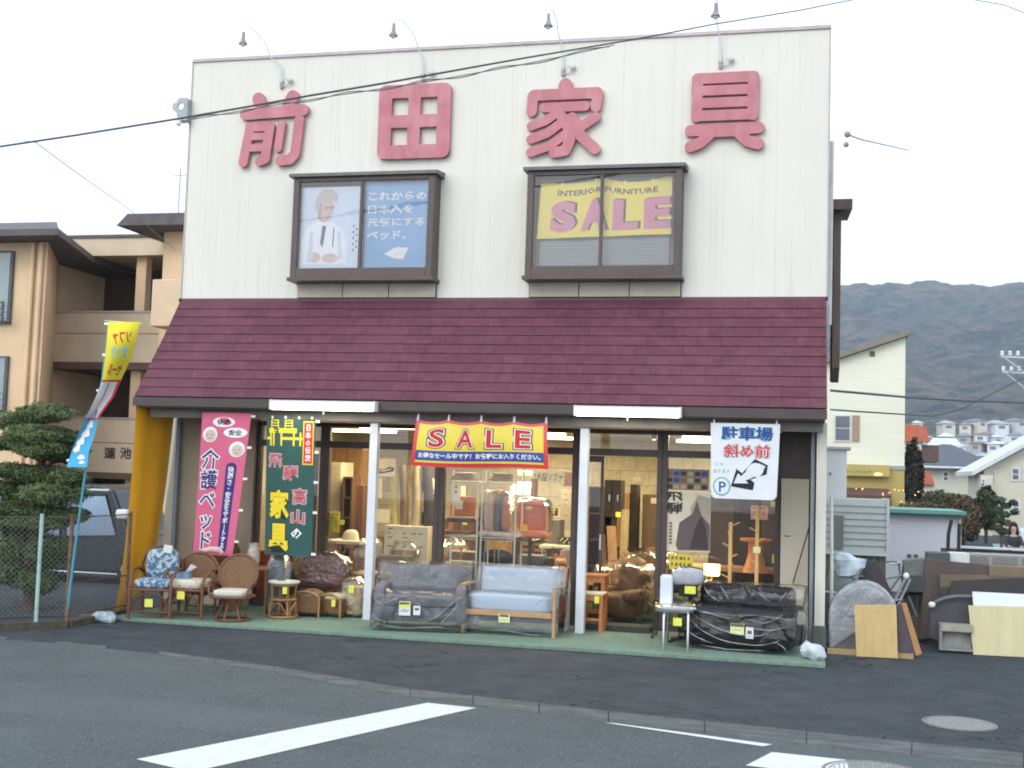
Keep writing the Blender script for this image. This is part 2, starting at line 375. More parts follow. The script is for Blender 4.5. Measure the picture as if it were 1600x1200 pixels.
f=MB(); f.tube([(8.945,-.5,.02),(8.945,-.5,2.6)],.022); f.tube([(8.93,-.40,.02),(8.93,-.40,2.6)],.012); f.build('drain_pipe',pipem,bw)
f=MB(); f.box(-.07,.07,-.05,.15,.0,ZB-.2); f.build('corner_pier',creamp,bw)
f=MB(); f.tube([(.115,-.1,.02),(.115,-.1,2.6)],.03); f.build('drain_pipe',pipem,bw)
beige=M('beige_wall',(.33,.285,.22),.8,.1,2.5,stretch=(1,1,.6))
f=MB(); f.box(.10,1.26,.0,.15,.0,ZB-.152); f.build('front_wall',beige,bw)
f=MB(); f.box(8.55,8.98,.04,.15,.0,ZB-.152); f.build('front_wall',brown,bw)
# right-hand side things on the wall
f=MB(); f.tube([(W+.045,.5,4.05),(W+.045,.5,6.5)],.035); f.build('drain_pipe',M('grey_pipe',(.55,.56,.55),.5),bw)
for z in (4.3,5.3,6.3):
    pass
f=MB(); f.yz([(1.2,3.55),(1.9,3.4),(3.4,3.55),(3.4,6.15),(1.2,5.75)],W+.1,W+.2); 
f.yz([(1.0,5.70),(3.6,6.08),(3.6,6.22),(1.0,5.84)],W+.02,W+.34); f.build('side_stair_screen',M('brown_screen',(.11,.075,.06),.6,.3,4,stretch=(1,1,.3)),bw)

# bay windows
glass=film('glass',gloss=.04,rough=.02,bump=0,haze=.03,hazecol=(.6,.6,.6))
bayf=M('bay_frame_bronze',(.075,.052,.048),.45,.15,5,spec=.5)
undm=M('bay_apron_panel',(.50,.45,.36),.8,.12,3,stretch=(1,1,1))
def bay(x0,x1,ch):
    z0,z1=4.60,6.01; y=-.30
    b=MB(); t=.09
    b.box(x0,x0+t,y,-.001,z0,z1); b.box(x1-t,x1,y,-.001,z0,z1); b.box(x0+t,x1-t,y,-.001,z0,z0+.13); b.box(x0+t,x1-t,y,-.001,z1-.06,z1)
    xm=(x0+x1)/2-.02; b.box(xm-.022,xm+.022,y+.012,y+.05,z0+.13,z1-.06)
    fr=b.build('bay_window',bayf,bw,bevel=.006)
    h=MB(); h.prism([(x0-.05,-.36),(x1+.05,-.36),(x1+.05,-.002),(x0-.05,-.002)],lambda a,b_,t:(a,b_,z1+.002+t*(.045+(b_+.36)*.12))); h.build('hood',M('hood_metal',(.13,.125,.125),.5,.2,5,metal=.2),fr)
    h=MB(); h.box(x0-.03,x1+.03,-.335,-.002,z0-.05,z0-.002); h.build('sill',bayf,fr)
    for a,b_ in ((x0+t,xm-.022),(xm+.022,x1-t)):
        h=MB(); h.add([(a,y+.03,z0+.13),(b_,y+.03,z0+.13),(b_,y+.03,z1-.06),(a,y+.03,z1-.06)],[(0,1,2,3)]); h.build('pane',glass,fr)
    h=MB(); h.box(x0+t+.001,x1-t-.001,-.028,-.004,z0+.132,z1-.062); h.build('back_board',M('bay_interior',(.22,.2,.22),.8),fr)
    h=MB(); n=3
    for i in range(n):
        a=x0+.01+(x1-x0-.02)*i/n+.008; b_=x0+.01+(x1-x0-.02)*(i+1)/n-.008; h.box(a,b_,-.045,-.003,ZT+.04,z0-.052)
    h.build('apron_panel',undm,fr)
    h=MB(); h.box(x0+.004,x1-.004,-.02,-.003,ZT+.036,z0-.051); h.build('apron_seams',M('seam_brown',(.10,.07,.05)),fr)
    return fr
bay(1.81,3.88,0); bay(5.18,7.24,1)

# shopfront glazing
def swin(x0,x1,z0=.1,z1=2.60,tr=2.25,y=.06,label=None,pane=True):
    b=MB(); t=.07
    b.box(x0,x0+t,y,y+.09,.0,z1); b.box(x1-t,x1,y,y+.09,.0,z1); b.box(x0+t,x1-t,y+.001,y+.089,z1-.06,z1); b.box(x0+t,x1-t,y-.004,y+.094,tr,tr+.09)
    if pane: b.box(x0+t,x1-t,y+.001,y+.089,.0,z0)
    fr=b.build('shop_window' if pane else 'doorway',brown,bw,bevel=.004)
    if pane:
        h=MB(); h.add([(x0+t,y+.045,z0),(x1-t,y+.045,z0),(x1-t,y+.045,tr),(x0+t,y+.045,tr)],[(0,1,2,3)]); h.build('pane',glass,fr)
    h=MB(); h.add([(x0+t,y+.045,tr+.09),(x1-t,y+.045,tr+.09),(x1-t,y+.045,z1-.06),(x0+t,y+.045,z1-.06)],[(0,1,2,3)]); h.build('transom_pane',glass,fr)
    return fr
swin(1.262,2.30); swin(2.302,3.99); swin(3.992,5.90); swin(5.902,7.03,pane=False); swin(7.032,8.548)
# sliding door leaf standing open behind its neighbour
b=MB(); b.box(5.99,6.03,.17,.21,.03,2.24); b.box(6.20,6.24,.17,.21,.03,2.24); b.box(6.03,6.20,.171,.209,.03,.16); b.box(6.03,6.20,.171,.209,2.16,2.24)
d=b.build('sliding_door',brown,bw); h=MB(); h.add([(6.03,.19,.16),(6.2,.19,.16),(6.2,.19,2.16),(6.03,.19,2.16)],[(0,1,2,3)]); h.build('pane',glass,d)
h=MB(); h.box(6.205,6.23,.150,.17,1.0,1.2); h.build('handle',M('steel',(.5,.5,.5),.3,metal=.9),d)
b=MB(); b.box(5.98,6.96,-.30,.05,.0,.075); b.build('door_step',M('door_mat',(.045,.05,.045),.95),bw)
# shop interior shell
stone=M('stone_wallpaper',(.46,.43,.33),.85,.16,5,col2=(.56,.54,.42))
def stf(t):
    tc=_n(t,'ShaderNodeTexCoord'); s=_n(t,'ShaderNodeSeparateXYZ'); t.links.new(tc.outputs['Object'],s.inputs[0]); c=_n(t,'ShaderNodeCombineXYZ'); t.links.new(s.outputs[0],c.inputs[0]); t.links.new(s.outputs[2],c.inputs[1])
    b=_n(t,'ShaderNodeTexBrick'); b.inputs['Scale'].default_value=1; b.inputs['Brick Width'].default_value=.52; b.inputs['Row Height'].default_value=.26; b.inputs['Mortar Size'].default_value=.008
    b.inputs['Color1'].default_value=(0,0,0,1); b.inputs['Color2'].default_value=(.45,.45,.45,1); b.inputs['Mortar'].default_value=(.9,.9,.9,1); t.links.new(c.outputs[0],b.inputs['Vector']); return b.outputs['Color']
overlay(stone,stf,(.30,.27,.20)); overlay(stone,blotch(16,.62,.66,(1,1,2),.8),(.12,.10,.07))
b=MB(); b.box(.15,W-.15,6.0,6.1,.0,2.67); b.build('interior_back_wall',stone,bw)
for x0,x1 in ((.145,.2),(W-.2,W-.145)): b=MB(); b.box(x0,x1,.155,6,.0,2.67); b.build('interior_side_wall',M('interior_wall',(.5,.45,.34),.85,.12,2),bw)
b=MB(); b.box(.2,W-.2,.155,6,2.67,2.72); b.build('interior_ceiling',M('interior_ceiling',(.62,.58,.48),.85,.06,3),bw)
greenc=M('green_carpet',(.17,.25,.20),.95,.18,14,bump=.5,bscale=200,spec=.1); overlay(greenc,blotch(1.5,.5,.7,(1,1,1),.5),(.15,.19,.155))
b=MB(); b.box(.30,W+.03,-1.95,.059,-.049,.0); tag(b.build('floor',greenc,bevel=.01),kind='structure')
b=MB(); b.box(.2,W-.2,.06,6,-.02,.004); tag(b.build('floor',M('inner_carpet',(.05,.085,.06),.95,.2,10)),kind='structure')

# ------------------------------------------------------------------ big wall characters
letm=M('faded_red_letters',(.47,.165,.195),.6,.12,3,col2=(.54,.205,.235)); overlay(letm,blotch(2.5,.5,.75,(2,1,.6),.5),(.60,.33,.34)); overlay(letm,blotch(9,.62,.72,(3,1,.4),.5),(.30,.10,.11))
def bigchar(x0,z0,s,strokes,r,label,rr=None):
    m=MB()
    for st in strokes:
        pth=st if not isinstance(st,tuple) else st[0]; q_=r if not isinstance(st,tuple) else st[1]
        m.cap([(x0+a*s,z0+b*s) for a,b in pth],q_*s,-.085,.06,8)
    o=m.build('wall_character',letm); return tag(o,label,'sign letter','raised red characters of the shop sign')
sq=[[(.09,.09),(.91,.09),(.91,.91),(.09,.91),(.09,.09)]]
bigchar(.82,6.25,1.07,[([(.26,.93),(.31,.83)],.085),([(.76,.94),(.70,.83)],.085),([(.08,.72),(.92,.75)],.078),
  ([(.16,.54),(.08,.06)],.066),([(.16,.545),(.43,.545)],.066),([(.45,.54),(.40,.10),(.32,.07)],.066),([(.15,.41),(.42,.41)],.050),([(.12,.255),(.42,.255)],.050),
  ([(.62,.56),(.58,.24)],.055),([(.87,.62),(.83,.16),(.76,.08),(.62,.07)],.068)],.07,'faded red raised character with two dots on top, above the blue poster window')
bigchar(2.95,6.30,1.05,[([(.09,.09),(.91,.09),(.91,.91),(.09,.91),(.09,.09)],.092),([(.5,.09),(.5,.91)],.085),([(.09,.5),(.91,.5)],.085)],.09,'faded red raised character shaped like a square grid of four panes')
bigchar(5.08,6.25,1.07,[([(.5,.93),(.5,.86)],.085),([(.09,.81),(.91,.81)],.072),([(.08,.80),(.07,.60)],.068),([(.92,.80),(.90,.63)],.068),
  ([(.24,.645),(.76,.645)],.062),([(.44,.60),(.27,.48),(.07,.41)],.058),([(.46,.44),(.28,.31),(.07,.24)],.058),([(.50,.28),(.32,.15),(.07,.07)],.058),
  ([(.42,.58),(.54,.42),(.58,.22),(.52,.08),(.38,.06)],.068),([(.90,.50),(.70,.37)],.062),([(.60,.50),(.72,.26),(.90,.09)],.070)],.07,'faded red raised character with a roof stroke and slanted legs, above the yellow banner window')
bigchar(7.22,6.25,1.07,[([(.16,.93),(.84,.93)],.068),([(.16,.93),(.16,.45)],.068),([(.84,.93),(.84,.45)],.068),([(.16,.775),(.84,.775)],.062),([(.16,.62),(.84,.62)],.062),([(.16,.46),(.84,.46)],.066),
  ([(.09,.28),(.91,.29)],.072),([(.33,.24),(.22,.13),(.09,.08)],.070),([(.67,.24),(.78,.13),(.91,.09)],.070),([(.3,.24),(.7,.24)],.05)],.07,'faded red raised character of stacked bars over two splayed feet, nearest the shop corner')

# gooseneck sign lamps over the parapet
arm_m=M('lamp_arm',(.66,.68,.68),.5,.1,5); lampm=M('lamp_shade_grey',(.26,.25,.26),.5,.2,8)
whitem=M('white_enamel',(.7,.7,.68),.4,.05,8)
LN=['above the character with two dots','above the square grid character','above the roof stroke character','above the stacked bars character']
for i,(lp,wp,pp) in enumerate([((380,62),(440,130),(424,92)),((615,49),(661,119),(655,80)),((857,34),(880,110),(877,69)),((1118,18),(1126,98),(1124,55))]):
    a=atY(*wp,-.03); b=atY(*pp,-.10); l=atY(*lp,-1.0)
    t=thing('gooseneck_sign_lamp','gooseneck lamp arching over the parapet '+LN[i],'sign lamp',a,0,'gooseneck lamps over the big characters')
    m=MB(); m.tube([a,(a.x,-.06,a.z+.12),(a.x-.01,-.07,a.z+.25),b,(b.x-.03,-.22,b.z+.16),((b.x*2+l.x)/3,-.45,l.z+.22),((b.x+2*l.x)/3,-.75,l.z+.25),(l.x,-.95,l.z+.19),(l.x,-1.0,l.z+.08)],[.016,.016,.014,.010,.006,.006,.006,.006,.006],6); m.build('arm',arm_m,t,smooth=60)
    m=MB(); m.obox((a.x,-.02,a.z-.02),(.05,.03,.11)); m.build('wall_bracket',lampm,t)
    m=MB(); m.lathe([(.008,.11),(.02,.105),(.024,.02),(.036,-.02),(.056,-.045),(.060,-.065),(.05,-.065),(.02,-.03)],l,16); m.build('lamp_shade',lampm,t,smooth=50)
    m=MB(); m.ell((l.x,l.y,l.z-.065),(.04,.04,.035),10); m.build('bulb',whitem,t,smooth=80)
    m=MB(); m.tube([(a.x+.05+.075*math.sin(q_),-.03-.01*q_,a.z+.02-.06*math.cos(q_)-.01*q_) for q_ in [k*.5-1.2 for k in range(9)]],.008,5); m.ell((a.x+.14,-.05,a.z+.03),(.04,.03,.045),8); m.build('cable_loop',M('pale_cable',(.5,.51,.5)),t,smooth=60)

# cable bracket at the corner of the facade
t=thing('cable_bracket','grey steel cable bracket with a round hole bolted to the upper wall corner','cable bracket',(-.05,-.1,6.95))
m=MB(); bx,bz=-.03,7.10
outer=[(0,.20),(-.12,.20),(-.16,.14),(-.22,.11),(-.22,.03),(-.15,-.02),(-.12,-.14),(-.05,-.18),(0,-.18),(0,-.02)]
hole=[(-.085+.05*math.cos(R(40)+q_),.075+.05*math.sin(R(40)+q_)) for q_ in [k*2*math.pi/10 for k in range(10)]]
for yy in (-.085,-.115): m.add([(bx+a,yy,bz+b) for a,b in outer]+[(bx+a,yy,bz+b) for a,b in hole],[(k,(k+1)%10,(k+1)%10+10,k+10) for k in range(10)])
n0=0
for lo in (0,10): m.f+=[(lo+k,lo+(k+1)%10,lo+(k+1)%10+20,lo+k+20) for k in range(10)]; m.m+=[0]*10
m.box(bx+.0,bx+.035,-.13,.14,bz-.16,bz+.18)
m.build('plate',M('galv_steel',(.30,.34,.34),.5,.2,6,metal=.3),t)
m=MB(); m.lathe([(.02,-.06),(.04,-.03),(.03,0),(.04,.03),(.02,.06)],(bx-.08,-.15,bz-.17),12); m.build('insulator',whitem,t,smooth=50)

# ------------------------------------------------------------------ cloth helper
class Cloth:
    def __init__(s,fn,step=.0022): s.fn=fn; s.p={}; s.step=step; s.uid=0; s.sep=()
    def P(s,u,v,k=0): return s.fn(u,v)+Vector((0,-s.step*k,0))
    def mb(s,name,mat):
        k=(name,mat.name,s.uid if name in s.sep else 0)
        if k not in s.p: s.p[k]=(MB(),mat)
        return s.p[k][0]
    def rect(s,name,mat,u0,u1,v0,v1,k=0,nu=8,nv=8): s.mb(name,mat).grid(lambda a,b:s.P(u0+(u1-u0)*a,v0+(v1-v0)*b,k),nu,nv); return s
    def poly(s,name,mat,pts,k=1): s.mb(name,mat).add([s.P(u,v,k) for u,v in pts],[tuple(range(len(pts)))]); return s
    def ellipse(s,name,mat,u,v,a,b,k=1,n=20): return s.poly(name,mat,[(u+a*math.cos(2*math.pi*i/n),v+b*math.sin(2*math.pi*i/n)) for i in range(n)],k)
    def text(s,name,mat,body,u,v,wu,hv,k=1,off=0,line=1.,fit=None,mirror=False,res=1,shear=0):
        m=s.mb(name,mat)
        m.text(body,(u,0,v),wu,hv,off=off,line=line,fit=fit,res=res,shear=shear,warp=lambda p:s.P(2*u-p.x if mirror else p.x,p.z,k)); return m.last
    def build(s,root):
        for (nm,_,_u),(m,mat) in s.p.items(): m.build(nm,mat,root)
def fab(name,c,**k): return M(name,c,k.pop('rough',.8),k.pop('var',.05),k.pop('scale',6),**k)
pinkf=fab('pink_cloth',(.62,.13,.23)); navyt=fab('navy_print',(.035,.03,.17)); whit=fab('white_print',(.80,.79,.78)); skinp=fab('pale_print',(.60,.50,.42))
yel=fab('yellow_print',(.75,.58,.03)); redp=fab('red_print',(.55,.03,.03)); greenf=fab('green_cloth',(.025,.085,.075)); blackp=fab('black_print',(.02,.018,.02)); bluep=fab('blue_print',(.03,.08,.30))
def wavy(x0,x1,z0,z1,y,amp=.015,fx=7.,fz=2.,ph=0,dxl=0,dxr=0):
    def f(u,v):
        x=x0+(x1-x0)*u; z=z0+(z1-z0)*v
        return Vector((x+(dxl*(1-u)+dxr*u)*(1-v), y+amp*math.sin(fx*u*2+ph+v*fz)*(1.15-v*.6), z))
    return f

# pink hanging banner
t=thing('hanging_banner','pink vertical banner with navy characters and two cartoon old faces','banner',(1.28,-.95,.76))
c=Cloth(wavy(.92,1.64,.76,2.66,-.95,.02,3,2,dxl=-.03,dxr=-.17))
c.rect('cloth',pinkf,0,1,0,1,0,14,20)
lst=c.text('outline',whit,'介\n護\nベ\nッ\nド',.25,.39,.46,.72,1,off=.07,line=1.0)
c.text('lettering',navyt,'介\n護\nベ\nッ\nド',.25,.39,.46,.72,2.4,off=.012,line=1.0,fit=lst)
c.rect('stripe',navyt,.62,.84,.05,.62,1,4,10); c.ellipse('stripe',navyt,.73,.05,.11,.03,1.1); c.ellipse('stripe',navyt,.73,.62,.11,.03,1.1)
c.text('small_lettering',whit,'快\n適\nさ\n・\n安\n全\nを\nサ\nポ\n|\nト\nす\nる',.73,.335,.13,.58,2.5,off=.02,line=.9)
c.ellipse('bubble',whit,.47,.935,.23,.036,1); c.ellipse('bubble',whit,.73,.862,.24,.036,1)
c.text('bubble_lettering',blackp,'快適',.47,.935,.26,.04,2,off=.02); c.text('bubble_lettering',blackp,'安全',.73,.862,.26,.04,2,off=.02)
for (u,v) in ((.20,.845),(.80,.745)):
    c.ellipse('face_drawing',whit,u,v,.16,.055,1); c.ellipse('face_drawing',skinp,u+.01,v-.008,.12,.042,1.5)
    for du in (-.05,.05): c.rect('face_lines',blackp,u+du-.025,u+du+.02,v-.004,v,2.4,1,1)
    c.rect('face_lines',blackp,u-.03,u+.04,v-.028,v-.024,2.4,1,1)
for v in (.98,.76,.54,.32,.10): c.rect('tab',whit,1.0,1.09,v-.008,v+.008,0,1,1)
c.build(t)
# green hanging banner
t=thing('hanging_banner','dark green vertical banner with yellow and red brush characters and a yellow table drawing','banner',(2.26,-.95,.8))
c=Cloth(wavy(1.87,2.57,.80,2.60,-.95,.016,3,2,ph=1,dxl=.05,dxr=.02))
c.rect('cloth',greenf,0,1,0,1,0,12,18)
l2=c.text('brush_outline',blackp,'家\n具',.30,.255,.50,.47,1,off=.08,line=1.12); c.text('brush_lettering',yel,'家\n具',.30,.255,.50,.47,2,off=.04,line=1.12,fit=l2)
redo=fab('rose_print',(.50,.10,.13)); pinkl=fab('pink_outline',(.50,.38,.38))
c.sep=('rose_lettering','rose_outline'); 
for ch,u,v,wu,hv in (('飛',.20,.69,.30,.115),('騨',.52,.605,.33,.115),('高',.72,.435,.30,.125),('山',.70,.285,.30,.11)):
    c.uid=v; l2=c.text('rose_outline',pinkl,ch,u,v,wu,hv,1,off=.065); c.text('rose_lettering',redo,ch,u,v,wu*.97,hv*.97,2,off=.015,fit=l2)
c.text('white_lettering',whit,'の',.68,.165,.22,.075,1,off=.03)
c.rect('red_label',yel,.75,.965,.665,.985,1,2,6); c.rect('red_label_field',redp,.77,.945,.675,.975,2,2,6)
c.text('label_lettering',whit,'日\n本\nの\n伝\n統',.857,.825,.11,.27,3,off=.02,line=1.05)
c.rect('table_drawing',yel,.06,.62,.895,.93,1,2,2); c.rect('table_drawing',yel,.02,.74,.845,.865,1,2,2)
for u in (.08,.30,.55,.14,.68): c.rect('table_drawing',yel,u,u+.035,.80,.90,1.2,1,1)
for u in (.10,.38):
    c.rect('table_drawing',yel,u,u+.02,.93,.99,1,1,1); c.rect('table_drawing',yel,u+.14,u+.16,.93,.99,1,1,1)
    for v in (.945,.965,.985): c.rect('table_drawing',yel,u,u+.16,v,v+.007,1.2,1,1)
for v in (.985,.76,.54,.32,.02): c.rect('tab',whit,.98,1.08,v-.009,v+.009,0,1,1)
for u in (.1,.37,.64,.9): c.rect('tab',whit,u,u+.04,1.0,1.02,0,1,1)
c.build(t)
# SALE banner
t=thing('sale_banner','yellow and red SALE banner with a blue strip strung between the white posts','banner',(4.83,-.95,2.03))
def sf(u,v):
    x=3.965+1.73*u; z=2.035+.60*v; sag=.035*math.sin(math.pi*((u*4)%1))*(v**3) if u<1 else 0
    return Vector((x-(1-v)*.06*(1-u)+(1-v)*.03*u, -.95-.02*math.sin(u*9)*(1.1-v)-.02*math.sin(v*3), z-sag-.012*math.sin(u*6)*(1-v)))
vin=lambda n,c_: M(n,c_,.28,.05,5,spec=.6)
c=Cloth(sf,.0026)
c.rect('cloth',vin('vinyl_red',(.60,.035,.04)),0,1,0,1,0,40,10); c.rect('yellow_field',vin('vinyl_yellow',(.72,.56,.03)),.03,.97,.07,.93,1,30,8)
c.rect('blue_strip',vin('vinyl_blue',(.03,.06,.28)),.03,.97,.13,.34,2,30,3); c.rect('red_line',vin('vinyl_red',(.6,.035,.04)),.03,.97,.07,.085,2,20,1)
c.sep=('letter','letter_rim','letter_edge')
for i,ch in enumerate('SALE'):
    c.uid=i+1; u=.175+i*.215
    l1=c.text('letter_edge',blackp,ch,u,.62,.150,.47,2.5,off=.085,res=4); 
    c.text('letter_rim',whit,ch,u,.62,.150,.47,3.5,off=.055,res=4,fit=l1); c.text('letter',redp,ch,u,.62,.150,.47,4.5,off=.02,res=4,fit=l1)
c.text('small_lettering',whit,'お得なセール中です！お気軽にお入りください。',.5,.235,.90,.125,3,off=.03)
for u in (.01,.25,.5,.75,.99): c.rect('tab',whit,u-.008,u+.008,.98,1.12,1,1,1)
c.build(t)
# parking direction sheet
t=thing('parking_sheet','white hand painted parking sheet with a black arrow hung under the awning','sheet sign',(8.14,-1.0,1.76))
c=Cloth(wavy(7.73,8.555,1.755,2.665,-1.0,.012,2.5,2,ph=.5,dxl=.02,dxr=-.03))
sheet=fab('sheet_cloth',(.66,.69,.72)); tealo=fab('teal_paint',(.16,.42,.45)); pblue=fab('blue_paint',(.03,.06,.26)); pred=fab('red_paint',(.55,.04,.05)); pgreen=fab('green_paint',(.12,.26,.20))
c.rect('cloth',sheet,0,1,.04,1,0,14,16); c.rect('cloth',sheet,.02,.98,.015,.04,0,14,1); c.rect('cloth',sheet,.05,.95,.0,.015,0,14,1)
l1=c.text('teal_outline',tealo,'駐車場',.53,.865,.76,.20,1,off=.06); c.text('blue_lettering',pblue,'駐車場',.53,.865,.76,.20,2,off=.025,fit=l1)
l1=c.text('green_outline',pgreen,'斜め前',.53,.635,.70,.19,1,off=.075); c.text('outline_fill',sheet,'斜め前',.53,.635,.70,.19,1.6,off=.05,fit=l1); c.text('red_lettering',pred,'斜め前',.53,.635,.70,.19,2.4,off=.022,fit=l1)
c.text('green_lettering',pgreen,'にも',.13,.455,.13,.045,1,off=.0); c.text('green_lettering',pgreen,'あります',.16,.36,.25,.05,1,off=.0)
c.ellipse('ring',tealo,.165,.16,.135,.125,1,32); c.ellipse('ring_fill',sheet,.165,.16,.112,.103,2,32); c.text('blue_lettering',bluep,'P',.175,.155,.105,.135,3,off=.015,res=4)
c.poly('arrow',blackp,[(.31,.18),(.385,.40),(.47,.34),(.655,.535),(.85,.455),(.835,.335),(.60,.26),(.66,.22),(.64,.12),(.30,.165)],1)
c.poly('arrow_fill',sheet,[(.345,.205),(.41,.34),(.57,.21)],2); c.poly('arrow_fill',sheet,[(.50,.32),(.66,.485),(.78,.445),(.565,.295)],2)
for u in (.05,.95): c.rect('tab',whit,u-.01,u+.01,.99,1.06,1,1,1)
c.build(t)
# orange side curtain
orm=M('orange_tarpaulin',(.88,.43,.012),.6,.12,1.5,spec=.35,bump=.3,bscale=3,stretch=(1,1,.3))
def cf(u,v):
    y=-1.03+.93*u; x=-.03+.07*u-.13*u*(1-v)+.02*math.sin(u*11)*(.3+(1-v)); z=.01+2.77*v
    fl=(1-v)**2.6
    x+=fl*(.16*(1-u)-.12*u); y-=fl*.5*(1-u)
    return Vector((x,y,z+fl*u*.25))
m=MB(); m.grid(cf,26,30); o=m.build('side_curtain',orm,smooth=180)
tag(o,'orange yellow tarpaulin curtain closing the open side under the awning','curtain')

# outside fluorescent fixtures
tubem=M('lit_tube',(1,.90,.72),.5,0,emit=18.0); tubei=M('lit_tube_inside',(1,.84,.56),.5,0,emit=9.0)
for i,(x0,x1) in enumerate(((2.03,3.46),(6.09,7.37))):
    t=thing('fluorescent_fixture',('lit fluorescent fixture under the awning above the green banner','lit fluorescent fixture under the awning near the doorway')[i],'fluorescent light',((x0+x1)/2,-1.12,2.86),0,'fluorescent fixtures along the awning')
    m=MB(); m.box(x0,x1,-1.19,-1.08,2.80,2.835); m.build('housing',whitem,t)
    m=MB(); n=10
    m.prism([(-1.13+.062*math.cos(math.pi*k/n+math.pi),2.798+.085*math.sin(math.pi*k/n+math.pi)) for k in range(n+1)],lambda a,b,q_:(x0+.01+(x1-x0-.02)*q_,a,b)); m.build('diffuser',tubem,t)
    for xx in (x0-.02,x1-.009): m=MB(); m.box(xx,xx+.029,-1.20,-1.07,2.71,2.84); m.build('end_cap',whitem,t)
    m=MB(); m.tube([((x0+x1)/2,-1.12,2.70),((x0+x1)/2,-1.12,2.66)],.006,5); m.build('pull_cord',whitem,t)

# ------------------------------------------------------------------ bay window displays
t=thing('poster','pale poster of a man in a white suit behind the bay window glass','poster',(2.38,-.2,4.7))
c=Cloth(lambda u,v:Vector((1.905+.905*u,-.20,4.74+1.20*v)))
pbg=fab('poster_pale_blue',(.62,.70,.84)); suit=fab('poster_suit',(.78,.81,.87)); face=fab('poster_skin',(.62,.48,.47)); hair=fab('poster_hair',(.52,.50,.50)); tie=fab('poster_tie',(.10,.11,.16))
c.rect('paper',pbg,0,1,0,.96,0,1,1)
c.poly('suit_print',suit,[(.02,.05),(.02,.35),(.12,.5),(.3,.56),(.5,.55),(.68,.46),(.76,.3),(.78,.05)],1)
c.poly('face_print',face,[(.27,.60),(.27,.75),(.33,.82),(.46,.83),(.53,.76),(.52,.65),(.45,.56),(.36,.54)],2)
c.poly('hair_print',hair,[(.22,.72),(.24,.84),(.34,.93),(.50,.93),(.60,.85),(.58,.76),(.53,.80),(.40,.82),(.30,.76),(.28,.66)],3)
c.poly('tie_print',tie,[(.36,.50),(.42,.50),(.40,.38),(.37,.24),(.33,.30)],2); c.poly('lapel_print',tie,[(.54,.48),(.56,.48),(.55,.25),(.53,.25)],2)
c.ellipse('hand_print',face,.24,.13,.11,.06,2); c.ellipse('hand_print',face,.50,.12,.13,.055,2)
c.rect('glasses_print',tie,.38,.55,.715,.722,4,1,1)
shade=fab('poster_skin_shade',(.48,.34,.33)); c.ellipse('face_shade',shade,.42,.70,.028,.012,4); c.ellipse('face_shade',shade,.50,.70,.022,.012,4); c.poly('face_shade',shade,[(.455,.69),(.475,.64),(.45,.635)],4); c.poly('face_shade',shade,[(.41,.60),(.49,.605),(.48,.592),(.42,.588)],4); c.poly('face_shade',shade,[(.27,.60),(.30,.75),(.33,.78),(.33,.62),(.36,.55)],3); c.poly('suit_fold',fab('poster_suit_fold',(.58,.63,.73)),[(.12,.08),(.16,.42),(.20,.44),(.22,.10)],3); c.poly('suit_fold',fab('poster_suit_fold',(0,0,0)),[(.60,.45),(.66,.42),(.70,.12),(.64,.10)],3)
for i in range(9): c.rect('caption_marks',tie,.86+.05*(i%2),.885+.05*(i%2),.20+i*.035,.225+i*.035,1,1,1)
c.build(t)
t=thing('poster','blue poster with white writing and a small mattress behind the bay window glass','poster',(3.38,-.2,4.7))
c=Cloth(lambda u,v:Vector((2.86+.925*u,-.20,4.74+1.20*v)))
pb=M('poster_blue',(.12,.32,.62),.5,.15,.9,col2=(.24,.46,.74)); c.rect('paper',pb,0,1,0,1,0,1,1)
for i,(s_,wd,uc) in enumerate((('これからの',.92,.50),('日本人を',.72,.40),('元気にする',.90,.49),('ベッド。',.62,.35))): c.text('lettering',whit,s_,uc,.835-i*.152,wd,.105,3,off=.03)
c.poly('mattress_print',whit,[(.32,.16),(.50,.24),(.70,.23),(.62,.10),(.48,.11)],1)
c.build(t)
t=thing('sale_banner','yellow INTERIOR FURNITURE SALE banner hung inside the bay window','banner',(6.2,-.18,5.15))
def bf(u,v):
    x=5.30+1.80*u; top=5.93-.07*abs(math.sin(u*6.5)) -.10*max(0,.12-u)*6
    z0=5.12+.04*u; 
    return Vector((x+.04*(1-u)*v,-.165+.012*math.sin(u*14),z0+(top-z0)*v))
c=Cloth(bf); yy=M('banner_yellow',(.80,.70,.16),.5,.08,2,col2=(.84,.70,.08)); pk=fab('banner_pink',(.62,.26,.40)); dk=fab('banner_shadow',(.13,.09,.13))
c.rect('cloth',yy,0,1,0,1,0,36,6)
c.text('small_lettering',dk,'INTERIOR FURNITURE',.515,.82,.76,.105,2,off=.02)
c.sep=('letter','letter_shadow')
for i,ch in enumerate('SALE'):
    c.uid=i+1; u=.19+i*.235; l1=c.text('letter_shadow',dk,ch,u+.018,.40,.195,.56,1.2,off=.06,res=4); c.text('letter',pk,ch,u,.385,.195,.56,2.4,off=.06,res=4,fit=l1)
for u in (.16,.42,.64,.85): c.rect('tab',whit,u,u+.012,.95,1.03,1,1,1)
c.build(t)
t=thing('venetian_blind','silver venetian blind behind the yellow banner in the bay window','blind',(6.2,-.09,4.7))
m=MB(); 
for k in range(54): m.obox((6.20,-.10,4.74+k*.0225),(1.74,.022,.0012),(R(48),0,0))
m.build('slats',M('blind_silver',(.58,.62,.66),.4,.05,metal=.2),t)
m=MB(); m.box(5.33,7.08,-.13,-.07,5.952,5.97); m.build('head_rail',whitem,t)

